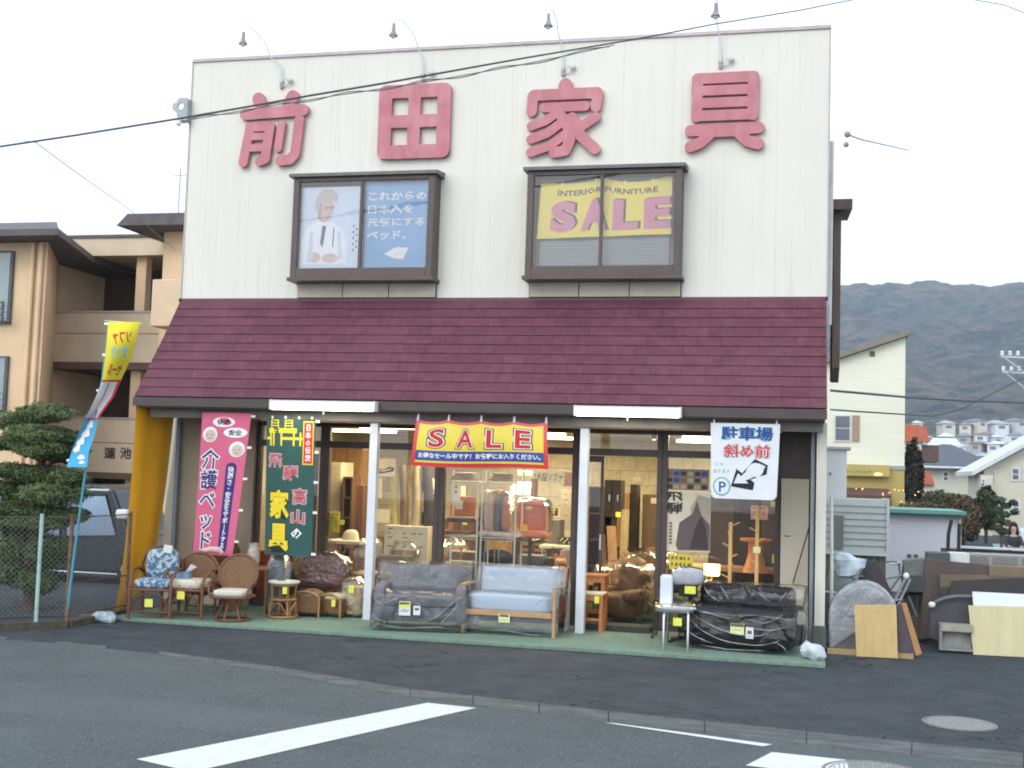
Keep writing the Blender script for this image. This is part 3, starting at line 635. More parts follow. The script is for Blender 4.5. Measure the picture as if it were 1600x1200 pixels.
# ------------------------------------------------------------------ goods in front of the shop
tagm=M('price_tag_yellow',(.70,.72,.10),.7,.1,30); tagw=M('price_tag_white',(.66,.68,.66),.7,.06,30); inkm=M('tag_ink',(.12,.12,.08),.8)
def ptag(root,x,y,z,w=.085,h=.08,mat=None,rot=(0,0,0),name='price_tag'):
    b=MB(); b.obox((x,y,z),(w,.004,h),(rot[0],rot[1],rot[2])); p=b.build(name,mat or tagm,root,world=False)
    return p
ratt=M('rattan_cane',(.15,.055,.022),.4,.25,30,spec=.5,bump=.4,bscale=90); ratl=M('rattan_light',(.34,.18,.065),.45,.2,30,spec=.5,bump=.4,bscale=90)
weave=M('rattan_weave',(.19,.10,.045),.5,.35,22,bump=.8,bscale=140)
def wv(t):
    tc=_n(t,'ShaderNodeTexCoord'); a=_n(t,'ShaderNodeTexChecker'); a.inputs['Scale'].default_value=55; a.inputs[1].default_value=(1,1,1,1); a.inputs[2].default_value=(0,0,0,1); t.links.new(tc.outputs['Object'],a.inputs[0]); return _math(t,'MULTIPLY',a.outputs['Fac'],.55)
overlay(weave,wv,(.12,.055,.022))
def arc(cx,cz,rx,rz,a0,a1,n,y=0,ydep=None): return [(cx+rx*math.cos(a0+(a1-a0)*i/n),(ydep(a0+(a1-a0)*i/n) if ydep else y),cz+rz*math.sin(a0+(a1-a0)*i/n)) for i in range(n+1)]
plast=film('clear_plastic_wrap',ridge=False,gloss=.0,rough=.07,bump=.35,bscale=14,haze=.05,hazecol=(.7,.75,.82),stretch=(1,1,1.6))
plastd=film('thin_plastic_wrap',ridge=False,gloss=.0,rough=.10,bump=.12,bscale=5,haze=.0,hazecol=(.6,.66,.75),stretch=(1.2,1,3.2))
plasth=film('milky_plastic_wrap',ridge=False,gloss=.0,rough=.12,bump=.35,bscale=12,haze=.13,hazecol=(.66,.74,.82))
plastb=film('beige_plastic_wrap',gloss=.02,rough=.2,bump=1.,bscale=9,haze=.2,hazecol=(.6,.5,.36))
def blob(c,rad,sq=.7,jit=.25,n=26,flat=.0,seed=0):
    m=MB(); m.ell((0,0,0),rad,n,sq=sq)
    v=[]
    for p in m.v:
        q=Vector(p); nn=noise.noise(q*6+Vector((seed,seed*2,0)))*jit+noise.noise(q*17+Vector((seed,0,0)))*jit*.45
        q=q*(1+nn*.5); q.z=max(q.z,-rad[2]*.98); v.append(tuple(q+Vector(c)))
    m.v=v; return m
def wrapshell(prof,x0,x1,jit=.02,nx=34,seed=0,skirt=0):
    nx=int((x1-x0)/.016)
    """loose plastic sheet over a side profile (y,z) drawn along x, closed at both ends"""
    pts=[]
    for (a,b),(c,d) in zip(prof,prof[1:]):
        k=max(1,int(math.hypot(c-a,d-b)/.02)); pts+=[(a+(c-a)*i/k,b+(d-b)*i/k) for i in range(k)]
    pts.append(prof[-1]); m=MB(); cy=sum(p[0] for p in pts)/len(pts)
    def dis(p):
        q=Vector(p);
        f=noise.noise(q*5+Vector((seed,0,0)))*jit*1.2
        for a_,sc_,am in ((.6,2.6,1.1),(-.9,3.4,.9),(.1,5.5,.45)):
            r=Vector(((q.x*math.cos(a_)+q.z*math.sin(a_))*sc_*.45,q.y*sc_*.5,(-q.x*math.sin(a_)+q.z*math.cos(a_))*sc_*1.5))+Vector((seed*1.7,a_*9,0))
            f+=jit*am*max(0,1-abs(noise.noise(r))*7)**2*max(0,noise.noise(q*2.4+Vector((a_*5,seed,1)))+.35)*1.4
        return f
    v=[];L=x1-x0
    for i in range(nx+1):
        x=x0+L*i/nx
        for y,z in pts:
            f=dis((x,y,z)); k=max(.2,min(1,z/.12)); v.append((x,y+f*(1 if y<cy else -1),max(z+f*k,.004)))
    n=len(pts); m.add(v,[(i*n+j,(i+1)*n+j,(i+1)*n+j+1,i*n+j+1) for i in range(nx) for j in range(n-1)])
    for i in (0,nx):
        base=i*n; c=tuple(np.mean([v[base+j] for j in range(n)],axis=0)); k=len(m.v); m.v.append((c[0]+(.02 if i else -.02),c[1],c[2])); 
        for j in range(n-1): m.f.append((base+j,base+j+1,k)); m.m.append(0)
        m.f.append((base+n-1,base,k)); m.m.append(0)
    return m
def label_tag(root,x,y,z,w,h,base,bands,rz=0,rx=0):
    b=MB(); b.obox((x,y,z),(w,.004,h),(rx,0,rz)); p=b.build('price_tag',base,root,world=False)
    b=MB()
    for (dz,hh,wf) in bands: b.obox((x,y-.0035,z+dz*h),(w*wf,.002,h*hh),(rx,0,rz))
    b.build('tag_print',inkm,p,world=False); return p

# --- sofas
foldm=film('crease_highlight',gloss=.02,rough=.18,bump=0,haze=.17,hazecol=(.80,.85,.92))  # film creases as pale tubes, their bright streak highlights put into the colour
def folds(t,curves,r=.0035):
    m=MB()
    for c_ in curves:
        P=[Vector(p) for p in c_]; Q=[]
        for i in range(len(P)-1):
            a=P[max(0,i-1)];b=P[i];c=P[i+1];d=P[min(len(P)-1,i+2)]
            for k in range(7): u=k/7; Q.append(.5*((2*b)+(c-a)*u+(2*a-5*b+4*c-d)*u*u+(3*b-3*c+d-a)*u**3)+Vector((0,-.004,0))+Vector((0,0,.006*noise.noise(b*9+Vector((u*3,0,0))))))
        Q.append(P[-1]); n=len(Q); m.tube(Q,[r*(.15+1.0*math.sin(math.pi*i/(n-1))+.9*noise.noise(Vector((i*.6,r*900,P[0].x*5)))) for i in range(n)],5)
    m.build('fold_highlights',foldm,t,world=False,smooth=80)
def sofa_grey():
    t=thing('sofa','charcoal grey two seat sofa with buttoned back under clear plastic, by the first white post','sofa',(4.20,-1.14,0),R(11),'sofas for sale under the awning')
    fb=M('grey_upholstery',(.17,.17,.195),.9,.1,60,bump=.6,bscale=260); w=1.14
    m=MB(); m.ell((0,-.02,.21),(w/2-.04,.33,.10),28,sq=.25); m.build('base',fb,t,world=False,smooth=60)
    m=MB()
    m.ell((0,-.08,.37),(w/2-.12,.30,.075),30,sq=.32); m.build('seat_cushion',fb,t,world=False,smooth=60)
    for s in (-1,1): m=MB(); m.ell((s*(w/2-.07),-.02,.32),(.07,.34,.24),24,sq=.28); m.build('arm',fb,t,world=False,smooth=60)
    m=MB(); 
    def bk(u,v):
        x=(u-.5)*(w-.22); z=.40+.36*v; dz=0
        for bxx in (-.33,-.11,.11,.33):
            d2=((x-bxx)**2+(z-.60)**2); dz+=.03*math.exp(-d2/.0018)
        e=min(1,min(u,1-u)/.06)**.5*min(1,min(v,1-v)/.1)**.5
        return Vector((x,.24-.10*e+dz+.10*(v-.2)*.6,z+.015*math.sin(math.pi*u)))
    m.grid(bk,60,26); m.ell((0,.30,.57),(w/2-.10,.08,.195),26,sq=.25); m.build('back_cushion',fb,t,world=False,smooth=80)
    for sx in (-1,1):
        for sy in (-1,1): m=MB(); m.lathe([(.016,.0),(.024,.12)],(sx*.48,sy*.26-.02,0),10); m.build('leg',M('dark_wood',(.05,.03,.02),.5),t,world=False)
    wrapshell([(-.38,.015),(-.40,.20),(-.385,.44),(-.30,.48),(.02,.50),(.10,.62),(.19,.795),(.36,.80),(.41,.5),(.42,.015)],-w/2-.03,w/2+.03,.018,seed=3).build('plastic_cover',plast,t,world=False,smooth=180)
    folds(t,[[(.52,-.40,.46),(.40,-.42,.36),(.22,-.425,.20),(-.02,-.42,.10)],[(.50,-.40,.44),(.44,-.42,.30),(.30,-.425,.14),(.26,-.42,.05)],[(-.56,-.40,.40),(-.45,-.425,.33),(-.25,-.42,.42)],[(-.57,-.41,.20),(-.48,-.425,.13),(-.38,-.42,.12)],[(-.50,-.40,.08),(-.2,-.425,.05),(.2,-.425,.07),(.5,-.41,.05)],[(-.35,-.33,.50),(-.1,-.35,.47),(.2,-.33,.50)]],.005)
    folds(t,[[(.05,.06,.58),(.10,.03,.68),(.06,.10,.76)],[(-.40,.06,.60),(-.38,.02,.70)],[(.42,.08,.62),(.36,.06,.74)]],.004)
    label_tag(t,-.17,-.425,.285,.14,.17,tagw,[(.36,.18,.9),(-.1,.03,.7),(-.2,.03,.7)],rz=0); 
    m=MB(); m.obox((-.17,-.428,.33),(.125,.003,.07)); m.build('tag_band',tagm,t,world=False)
    label_tag(t,-.02,-.425,.265,.085,.11,tagw,[(.15,.25,.6)])
sofa_grey()
def sofa_blue():
    t=thing('sofa','pale blue two seat sofa with light wooden frame and arms under plastic','sofa',(5.36,-.98,0),R(0),'sofas for sale under the awning')
    fb=M('pale_blue_upholstery',(.38,.45,.54),.9,.07,60,bump=.5,bscale=260); wd=M('beech_wood',(.42,.25,.12),.45,.15,4,stretch=(1,8,8),spec=.5); w=1.14
    m=MB(); m.ell((0,-.05,.39),(w/2-.05,.31,.11),30,sq=.28); m.build('seat_cushion',fb,t,world=False,smooth=60)
    m=MB()
    def bk(u,v):
        x=(u-.5)*(w-.14); z=.46+.34*v; dz=0
        for bxx in (-.33,-.11,.11,.33):
            d2=((x-bxx)**2+(z-.66)**2); dz+=.02*math.exp(-d2/.0016)
        e=min(1,min(u,1-u)/.06)**.5*min(1,min(v,1-v)/.1)**.5
        return Vector((x,.20-.09*e+dz+.13*(v-.2)*.6,z))
    m.grid(bk,60,26); m.ell((0,.29,.60),(w/2-.07,.085,.205),26,sq=.25); m.build('back_cushion',fb,t,world=False,smooth=80)
    m=MB(); m.box(-w/2+.03,w/2-.03,-.375,-.345,.235,.30); m.build('front_rail',wd,t,world=False,bevel=.005)
    for s in (-1,1):
        m=MB(); m.box(s*w/2-.02,s*w/2+.02,-.38,-.34,0,.575); m.build('leg',wd,t,world=False,bevel=.006)
        m=MB(); m.box(s*w/2-.02,s*w/2+.02,.28,.32,0,.55); m.build('leg',wd,t,world=False,bevel=.006)
        m=MB(); m.obox((s*w/2,-.04,.59),(.055,.72,.028),(R(-2),0,0)); m.build('armrest',wd,t,world=False,bevel=.008)
    wrapshell([(-.335,.06),(-.338,.25),(-.335,.46),(-.28,.515),(.0,.51),(.10,.66),(.17,.80),(.34,.815),(.40,.5),(.42,.03)],-w/2+.02,w/2+.05,.012,seed=9).build('plastic_cover',plasth,t,world=False,smooth=180)
    folds(t,[[(-.50,-.345,.48),(-.36,-.35,.38),(-.15,-.352,.32),(.08,-.35,.34)],[(.52,-.34,.56),(.40,-.35,.44),(.22,-.352,.30),(.02,-.352,.20)],[(-.50,-.35,.20),(-.40,-.35,.12),(-.25,-.352,.16)],[(-.48,-.34,.03),(-.1,-.352,.06),(.3,-.35,.03),(.5,-.345,.05)]],.004)
    label_tag(t,-.04,-.40,.215,.14,.10,M('tag_pale_yellow',(.66,.68,.34),.7),[(.3,.3,.8),(-.2,.05,.8)],rz=0)
sofa_blue()
def sofa_black():
    t=thing('sofa','black leather sofa draped in loose crumpled clear plastic beside the shop corner pier','sofa',(8.17,-1.03,0),R(-9),'sofas for sale under the awning')
    fb=M('black_leather',(.012,.012,.016),.5,.2,20,bump=.3,bscale=60,spec=.25); w=1.30
    m=MB(); m.ell((0,-.02,.20),(w/2-.03,.36,.17),28,sq=.25); m.build('base',fb,t,world=False,smooth=60)
    for s in (-1,1):
        m=MB(); m.ell((s*.27,-.08,.40),(.27,.30,.07),26,sq=.35); m.build('seat_cushion',fb,t,world=False,smooth=60)
        m=MB(); m.ell((s*.28,.20,.56),(.29,.12,.17),26,sq=.35,rot=0); m.build('back_cushion',fb,t,world=False,smooth=60)
        m=MB(); m.ell((s*(w/2-.07),-.04,.34),(.085,.36,.19),24,sq=.35); m.build('arm',fb,t,world=False,smooth=60)
    wrapshell([(-.42,.02),(-.43,.2),(-.40,.42),(-.34,.50),(-.02,.51),(.06,.60),(.12,.73),(.32,.745),(.38,.5),(.40,.02)],-w/2-.04,w/2+.04,.014,nx=54,seed=21).build('plastic_cover',plastd,t,world=False,smooth=180)
    folds(t,[[(-.62,-.40,.48),(-.40,-.45,.34),(-.05,-.462,.22),(.30,-.46,.22),(.60,-.42,.40)],[(-.60,-.40,.40),(-.42,-.455,.24),(-.10,-.465,.12),(.30,-.465,.11),(.58,-.44,.20)],[(-.50,-.43,.46),(-.30,-.45,.42),(-.05,-.455,.38)],[(-.58,-.44,.22),(-.45,-.46,.14),(-.25,-.465,.08)],[(.10,-.46,.40),(.34,-.455,.36),(.55,-.43,.48)],[(.15,-.46,.30),(.40,-.46,.28),(.60,-.43,.34)],[(-.45,-.45,.06),(-.1,-.465,.03),(.35,-.46,.05)],[(.45,-.45,.16),(.55,-.44,.10),(.60,-.43,.03)]],.0055)
    folds(t,[[(-.50,.02,.70),(-.42,-.02,.60),(-.30,-.04,.54)],[(-.30,.02,.71),(-.22,-.02,.62),(-.18,-.04,.55)],[(.05,.02,.70),(.20,-.02,.64),(.30,-.03,.56)],[(.50,.02,.69),(.42,-.02,.58)]],.005)
    label_tag(t,.02,-.455,.27,.16,.12,M('tag_pale_yellow',(.66,.68,.34),.7),[(.34,.28,.95),(-.1,.05,.6)]); label_tag(t,.165,-.455,.235,.09,.13,tagw,[(.05,.3,.55)])
sofa_black()

# --- rattan pieces
def rat_swivel(loc,rz):
    t=thing('rattan_chair','round backed rattan swivel chair with pale seat cushion on a ring base','chair',loc,rz,'rattan chairs by the orange curtain')
    m=MB(); m.tube([(.235*math.cos(a),.235*math.sin(a),.02) for a in [k*math.pi/12 for k in range(24)]],.02,8,True)
    for k in range(6):
        a=k*math.pi/3+.3; m.tube([(.22*math.cos(a),.22*math.sin(a),.03),(.15*math.cos(a),.15*math.sin(a),.2),(.09*math.cos(a),.09*math.sin(a),.34)],.015,6)
    m.build('swivel_base',ratt,t,world=False,smooth=60)
    m=MB(); m.tube([(.27*max(-1,min(1,1.25*math.cos(a))),.25*max(-1,min(1,1.25*math.sin(a))),.36) for a in [k*math.pi/12 for k in range(24)]],.024,8,True); m.box(-.26,.26,-.24,.24,.345,.365); m.build('seat_frame',ratt,t,world=False,smooth=60)
    m=MB(); m.ell((0,-.02,.42),(.24,.23,.05),24,sq=.35); m.build('seat_cushion',M('speckled_cushion',(.56,.55,.48),.9,.3,90),t,world=False,smooth=60)
    yb=lambda a:.24-.05*abs(math.cos(a))
    m=MB(); m.tube([(.29*math.cos(a),yb(a)+.06*math.sin(a),.68+.29*math.sin(a)) for a in [R(-65)+R(310)*k/28 for k in range(29)]],.021,8); m.build('back_hoop',ratt,t,world=False,smooth=60)
    m=MB(); m.ell((0,.235,.68),(.275,.012,.275),28); 
    for q_ in range(len(m.v)):
        x,y,z=m.v[q_]; m.v[q_]=(x,y-.05*abs(x/.28)+.06*(z-.68)/.29,z)
    m.build('woven_back',weave,t,world=False,smooth=80)
    for s in (-1,1):
        m=MB(); m.tube([(s*.27,.20,.52),(s*.31,.02,.57),(s*.31,-.18,.55),(s*.285,-.23,.46),(s*.26,-.23,.36)],.02,7); m.tube([(s*.29,-.05,.56),(s*.27,-.05,.37)],.012,6); m.build('arm',ratt,t,world=False,smooth=60)
    return t
sw_=rat_swivel((1.80,-1.55,0),R(8)); sw_.scale=(.88,.88,.84)
def rat_arm(loc,rz,label,back,cush,cmat,fan=True,h=.85,sw=.27,tagz=.27,top=None,lm=None):
    lm=lm or ratt
    t=thing('rattan_chair',label,'chair',loc,rz,'rattan chairs by the orange curtain')
    for sx in (-1,1):
        m=MB(); m.tube([(sx*sw,-.25,0),(sx*sw,-.25,.40),(sx*sw,-.22,.50),(sx*(sw+.02),-.05,.60),(sx*(sw+.01),.15,.60),(sx*(sw-.03),.25,.55)],.021,8); m.build('arm',lm,t,world=False,smooth=60)
        m=MB(); m.tube([(sx*(sw-.02),.24,0),(sx*(sw-.02),.24,.42)],.02,8); m.build('leg',lm,t,world=False,smooth=60)
    m=MB(); m.tube([(-sw,-.25,.36),(sw,-.25,.36)],.018,6); m.tube([(-sw,.24,.36),(sw,.24,.36)],.018,6); m.tube([(-sw,-.25,.36),(-sw,.24,.36)],.018,6); m.tube([(sw,-.25,.36),(sw,.24,.36)],.018,6)
    m.tube(arc(0,.12,sw-.03,.20,0,math.pi,10,-.25),.013,6); m.tube([(-sw,-.24,.08),(sw,-.24,.08)],.012,6); m.box(-sw,sw,-.24,.24,.35,.37)
    m.build('seat_frame',lm,t,world=False,smooth=60)
    if back:
        m=MB(); m.tube([(.28*math.cos(a),.24+.05*math.sin(a),h-.28+.28*math.sin(a)) for a in [R(-70)+R(320)*k/24 for k in range(25)]],.019,8); m.build('back_hoop',lm,t,world=False,smooth=60)
        m=MB(); m.ell((0,.235,h-.28),(.265,.012,.265),26); m.build('woven_back',weave,t,world=False,smooth=80)
    if cush:
        m=MB(); m.ell((0,-.02,.43),(sw-.03,.23,.06),24,sq=.35); m.build('seat_cushion',cmat,t,world=False,smooth=60)
    if tagz: ptag(t,.0,-.29,tagz,.10,.10)
    return t
flor=M('blue_floral_fabric',(.06,.14,.26),.85,.1,9); overlay(flor,blotch(20,.48,.56,(1,1,1)),(.42,.50,.54)); overlay(flor,blotch(26,.55,.60,(1,1.3,1)),(.10,.18,.28)); overlay(flor,blotch(15,.60,.64),(.55,.55,.50))
ta=rat_arm((.77,-1.66,0),R(14),'low rattan armchair with puffy blue floral cushions next to the orange curtain',False,True,flor,tagz=.20,sw=.26)
m=MB(); m.ell((.03,.16,.66),(.21,.10,.20),22,sq=.55); m.build('back_cushion',flor,ta,world=False,smooth=60)
m=MB(); m.tube([(.26*math.cos(a),.26,.62+.26*math.sin(a)) for a in [R(-40)+R(260)*k/16 for k in range(17)]],.018,7); m.build('back_hoop',ratt,ta,world=False,smooth=60)
m=MB(); m.obox((.12,.03,.86),(.11,.02,.10),(0,R(8),0)); m.build('size_card',tagw,ta,world=False)
pat=M('flower_print_cushion',(.58,.52,.44),.85,.1,9); overlay(pat,blotch(28,.60,.64),(.40,.07,.05)); overlay(pat,blotch(35,.62,.66),(.07,.12,.09))
tb=rat_arm((1.16,-1.48,0),R(5),'rattan armchair with red flower print seat holding a tissue box','fan',True,pat,h=.80,tagz=.30)
rat_arm((1.10,-.75,0),R(10),'tall fan backed rattan chair tucked behind the others, only its woven back showing','fan',False,pat,h=.98,tagz=0)
t=thing('tissue_box','blue tissue box lying on the flower print rattan seat','tissue box',(1.10,-1.5,.49))
m=MB(); m.box(.99,1.17,-1.56,-1.46,.49,.57); m.build('carton',M('tissue_carton',(.12,.22,.34),.6,.3,20),t,bevel=.004)
m=MB(); m.add([(1.09,-1.5,.57),(1.18,-1.53,.68),(1.24,-1.48,.64),(1.13,-1.47,.57)],[(0,1,2,3)]); m.build('tissue',whit,t)
t=thing('pink_cloth_roll','rolled pink and white cloth laid over a rattan chair back','cloth roll',(1.5,-1.1,.87))
m=MB(); m.tube([(1.17,-1.2,.83),(1.25,-1.17,.85),(1.35,-1.13,.845),(1.39,-1.10,.80)],[.03,.04,.04,.03],8); m.build('roll',M('pale_pink_cloth',(.60,.42,.40),.8),t,smooth=60)
# rattan table with plate top
t=thing('rattan_side_table','small round rattan table with white plate top and arched legs','side table',(2.24,-.98,0))
m=MB()
for zz,rr in ((.02,.19),(.24,.16),(.43,.17)): m.tube([(rr*math.cos(a),rr*math.sin(a),zz) for a in [k*math.pi/10 for k in range(20)]],.016,7,True)
for k in range(4):
    a=k*math.pi/2+.75; m.tube([(.19*math.cos(a),.19*math.sin(a),.02),(.15*math.cos(a),.15*math.sin(a),.24),(.165*math.cos(a),.165*math.sin(a),.43)],.016,7)
    b0=a; m.tube([(.18*math.cos(b0+(math.pi/2)*q_),.18*math.sin(b0+(math.pi/2)*q_),.03+.17*math.sin(math.pi*q_)) for q_ in [i/8 for i in range(9)]],.009,6)
m.build('frame',ratl,t,world=False,smooth=60)
m=MB(); m.lathe([(.165,.44),(.205,.455),(.205,.475),(.19,.475),(.17,.462),(.001,.462)],n=28); m.build('table_top',M('plate_white',(.66,.68,.62),.3,.05,6),t,world=False,smooth=40)
ptag(t,.10,-.20,.37,.06,.09)
def basket(loc,rz,label,top,s=1.):
    t=thing('rattan_stool',label,'stool',loc,rz,'low rattan stools')
    m=MB(); m.box(-.17*s,.17*s,-.14*s,.14*s,.05,.25*s); m.build('woven_body',weave,t,world=False,bevel=.02)
    m=MB()
    for y in (-.15*s,.15*s): m.tube([(-.175*s,y,0),(-.175*s,y,.24*s)]+[(x*s,y,(.24+.07*math.sin(math.pi*(x+.175)/.35))*s) for x in (-.12,-.05,.05,.12)]+[(.175*s,y,.24*s),(.175*s,y,0)],.015,7)
    m.build('frame',ratl,t,world=False,smooth=60)
    m=MB(); m.ell((0,0,.26*s),(.16*s,.14*s,.05),20,sq=.6); m.build('cushion',top,t,world=False,smooth=60); return t
basket((2.46,-.66,0),R(5),'low rattan stool under clear plastic beside the plate topped table',M('dull_brown_cushion',(.20,.15,.10),.6,.3,20),1.1)
b2=basket((2.80,-.56,0),R(-12),'low rattan stool with cream cushion and yellow tag',M('cream_cushion',(.55,.48,.32),.85,.1,9)); ptag(b2,.1,-.2,.2,.06,.09)
t=thing('bagged_stool','stool swallowed in a crumpled beige plastic bag beside the low rattan stools','stool',(3.03,-.45,0))
m=blob((0,0,.27),(.19,.17,.27),.75,.3,24,seed=4); m.build('bag',plastb,t,world=False,smooth=180)
m=MB(); m.lathe([(.15,.05),(.16,.40),(.001,.42)],n=16); m.build('stool_body',M('stool_tan',(.36,.27,.17),.8,.2,8),t,world=False,smooth=40); ptag(t,.02,-.2,.38,.07,.10)
t=thing('wrapped_bundle','dark grey bundle wrapped in plastic standing behind the swivel chair','wrapped bundle',(2.05,-.75,0))
m=blob((0,0,.40),(.15,.15,.41),.6,.25,24,seed=8); m.build('plastic_wrap',plast,t,world=False,smooth=180)
m=MB(); m.ell((0,0,.37),(.13,.13,.36),20,sq=.6); m.build('cushion_bundle',M('slate_cloth',(.06,.075,.085),.8,.3,8),t,world=False,smooth=60)
t=thing('flower_jar','floral patterned glass jar standing behind the swivel chair','jar',(1.82,-.75,.6))
m=MB(); m.lathe([(.07,.62),(.09,.70),(.085,.82),(.06,.90),(.07,.93)],(1.66,-.72,0),18); m.build('jar_body',M('mottled_jar',(.42,.40,.36),.4,.5,26),t,smooth=50)
t=thing('display_shelf','narrow wooden display shelf behind the rattan chairs','shelf',(1.75,-.65,0)); m=MB(); m.box(1.34,1.92,-.80,-.52,.58,.615); m.build('shelf_board',M('mid_wood',(.28,.15,.07),.5,.2,5,stretch=(1,6,6)),t)
for x in (1.36,1.87): m=MB(); m.box(x,x+.03,-.78,-.54,0,.579); m.build('leg',M('mid_wood',(0,0,0)),t)
t=thing('orange_box','flat orange carton lying on the display shelf','carton',(1.62,-.72,.62)); m=MB(); m.box(1.38,1.56,-.80,-.66,.617,.70); m.build('carton',M('orange_card',(.75,.28,.02),.6,.1,9),t,bevel=.004)
# plastic bag things at the two ends of the step
m=blob((8.96,-1.62,.09),(.15,.11,.10),.95,1.1,16,seed=2); tag(m.build('plastic_bag',M('cloudy_bag',(.50,.56,.60),.25,.25,14,spec=.7),smooth=22),'crumpled clear plastic bag on the step in front of the corner pier','plastic bag')
t=thing('rubbish_bag','small white and blue plastic bag at the foot of the orange curtain','plastic bag',(.35,-2.05,-.05)); m=blob((.32,-2.1,.02),(.14,.10,.075),.95,1.1,16,seed=6); m.build('bag',M('bag_white_blue',(.12,.32,.50),.4,.5,14,col2=(.62,.66,.68)),t,smooth=25)
m=MB(); m.obox((.12,-1.9,-.02),(.5,.10,.05),(0,0,R(8))); tag(m.build('timber_offcut',M('weathered_timber',(.15,.12,.09),.9,.3,6,bump=.4)),'weathered timber offcut lying beside the orange curtain','timber')

# chrome chair with boxes
chrome=M('chrome',(.55,.56,.58),.25,.05,5,metal=.9)
t=thing('chrome_chair','chrome legged chair with a plastic wrapped seat in front of the black sofa','chair',(7.43,-1.42,0),R(0))
for sx in (-1,1): m=MB(); m.tube([(sx*.14,-.22,0),(sx*.14,-.22,.38),(sx*.135,-.20,.43),(sx*.13,-.1,.445),(sx*.13,.18,.44),(sx*.15,.24,0)],.016,8); m.build('leg_frame',chrome,t,world=False,smooth=60)
m=MB(); m.tube([(-.14,-.2,.435),(.14,-.2,.435)],.014,8); m.build('front_bar',chrome,t,world=False,smooth=60)
m=MB(); m.ell((-.03,-.02,.475),(.20,.20,.035),24,sq=.5); m.build('seat',M('seat_lilac_grey',(.42,.40,.42),.7,.2,12),t,world=False,smooth=60)
m=blob((-.03,-.02,.475),(.25,.24,.055),.6,.35,24,seed=11); m.build('plastic_cover',plasth,t,world=False,smooth=180); ptag(t,.02,-.25,.33,.10,.09)
t=thing('white_canister','white square canister standing on the chrome legged chair','canister',(7.30,-1.45,.51)); m=MB(); m.box(7.22,7.36,-1.50,-1.38,.515,.83); m.build('body',M('canister_white',(.62,.65,.70),.5,.05,6),t,bevel=.008)
m=MB(); m.box(7.235,7.345,-1.49,-1.39,.83,.845); m.build('lid',whitem,t)
t=thing('office_chair','grey oval backed padded chair wrapped in plastic behind the chrome legged chair','chair',(7.50,-.98,0))
m=MB(); m.ell((0,0,.80),(.19,.055,.105),24,sq=.6); m.build('backrest',M('lilac_vinyl',(.34,.35,.41),.45,.1,14,bump=.3,bscale=30),t,world=False,smooth=60)
m=blob((0,0,.80),(.205,.07,.12),.7,.2,24,seed=31); m.build('plastic_cover',plast,t,world=False,smooth=180)
m=MB(); m.box(-.11,.11,-.03,.03,.56,.70); m.build('back_bracket',blackp,t,world=False); m=MB(); m.ell((0,-.15,.46),(.2,.2,.045),20,sq=.5); m.build('seat',blackp,t,world=False,smooth=60)
m=MB(); m.tube([(0,-.1,.42),(0,-.1,.06)],.03,8); 
for k in range(5): a=k*R(72); m.tube([(0,-.1,.09),(.24*math.cos(a),-.1+.24*math.sin(a),.04)],.018,6)
m.build('swivel_base',blackp,t,world=False,smooth=60); ptag(t,.03,-.07,.645,.13,.09)
t=thing('nested_chairs','dark stacked chairs with wheels huddled beside the doorway','chair',(7.22,-.62,0))
m=MB(); m.ell((0,.05,.45),(.17,.2,.04),18,sq=.5); m.ell((0,.2,.66),(.15,.04,.12),18,sq=.6); m.build('seat',blackp,t,world=False,smooth=60)
m=MB(); 
for sx in (-1,1):
    for sy in (-1,1): m.tube([(sx*.13,.05+sy*.12,.43),(sx*.17,.05+sy*.17,.05)],.012,6); m.ell((sx*.17,.05+sy*.17,.025),(.025,.025,.025),8)
m.build('leg_frame',M('dark_metal',(.06,.06,.065),.5,metal=.4),t,world=False,smooth=60)
# orange stools behind second post
owood=M('orange_wood',(.42,.15,.04),.4,.2,5,stretch=(4,4,1),spec=.5)
for i,(x,y,h,lb) in enumerate(((6.24,-.42,.50,'reddish wooden stool with a pale seat beside the second white post'),(6.20,-.08,.70,'taller orange wooden table end behind the pale seated stool'))):
    t=thing('wooden_stool' if i==0 else 'wooden_table',lb,'stool' if i==0 else 'table',(x,y,0))
    m=MB(); m.box(-.16,.16,-.15,.15,h-.03,h); m.build('seat' if i==0 else 'table_top',M('pale_seat',(.5,.45,.36),.7) if i==0 else owood,t,world=False,bevel=.008)
    for sx in (-1,1):
        for sy in (-1,1): m=MB(); m.box(sx*.13-.022,sx*.13+.022,sy*.12-.022,sy*.12+.022,0,h-.031); m.build('leg',owood,t,world=False)
    m=MB(); m.box(-.107,.107,-.13,-.11,h*.3,h*.36); m.box(-.107,.107,-.135,-.105,h-.10,h-.032); m.build('apron',owood,t,world=False)
    if i==0: ptag(t,.08,-.17,.42,.06,.09)
# free panel at right and rod
t=thing('door_panel','tall beige door panel leaning inside the shop corner beside the pier','panel',(8.74,-.02,0))
m=MB(); m.box(8.56,8.90,-.10,-.05,.0,2.02); m.build('panel',M('beige_panel',(.45,.42,.34),.6,.05,3),t,bevel=.004)
m=MB(); m.box(8.60,8.68,-.105,-.10,1.29,1.305); m.build('handle_slot',inkm,t)
m=MB(); m.tube([(8.94,-.30,1.55),(8.72,-.2,.72)],.008,6); tag(m.build('cane_rod',blackp),'thin black rod leaning across the beige door panel','rod')

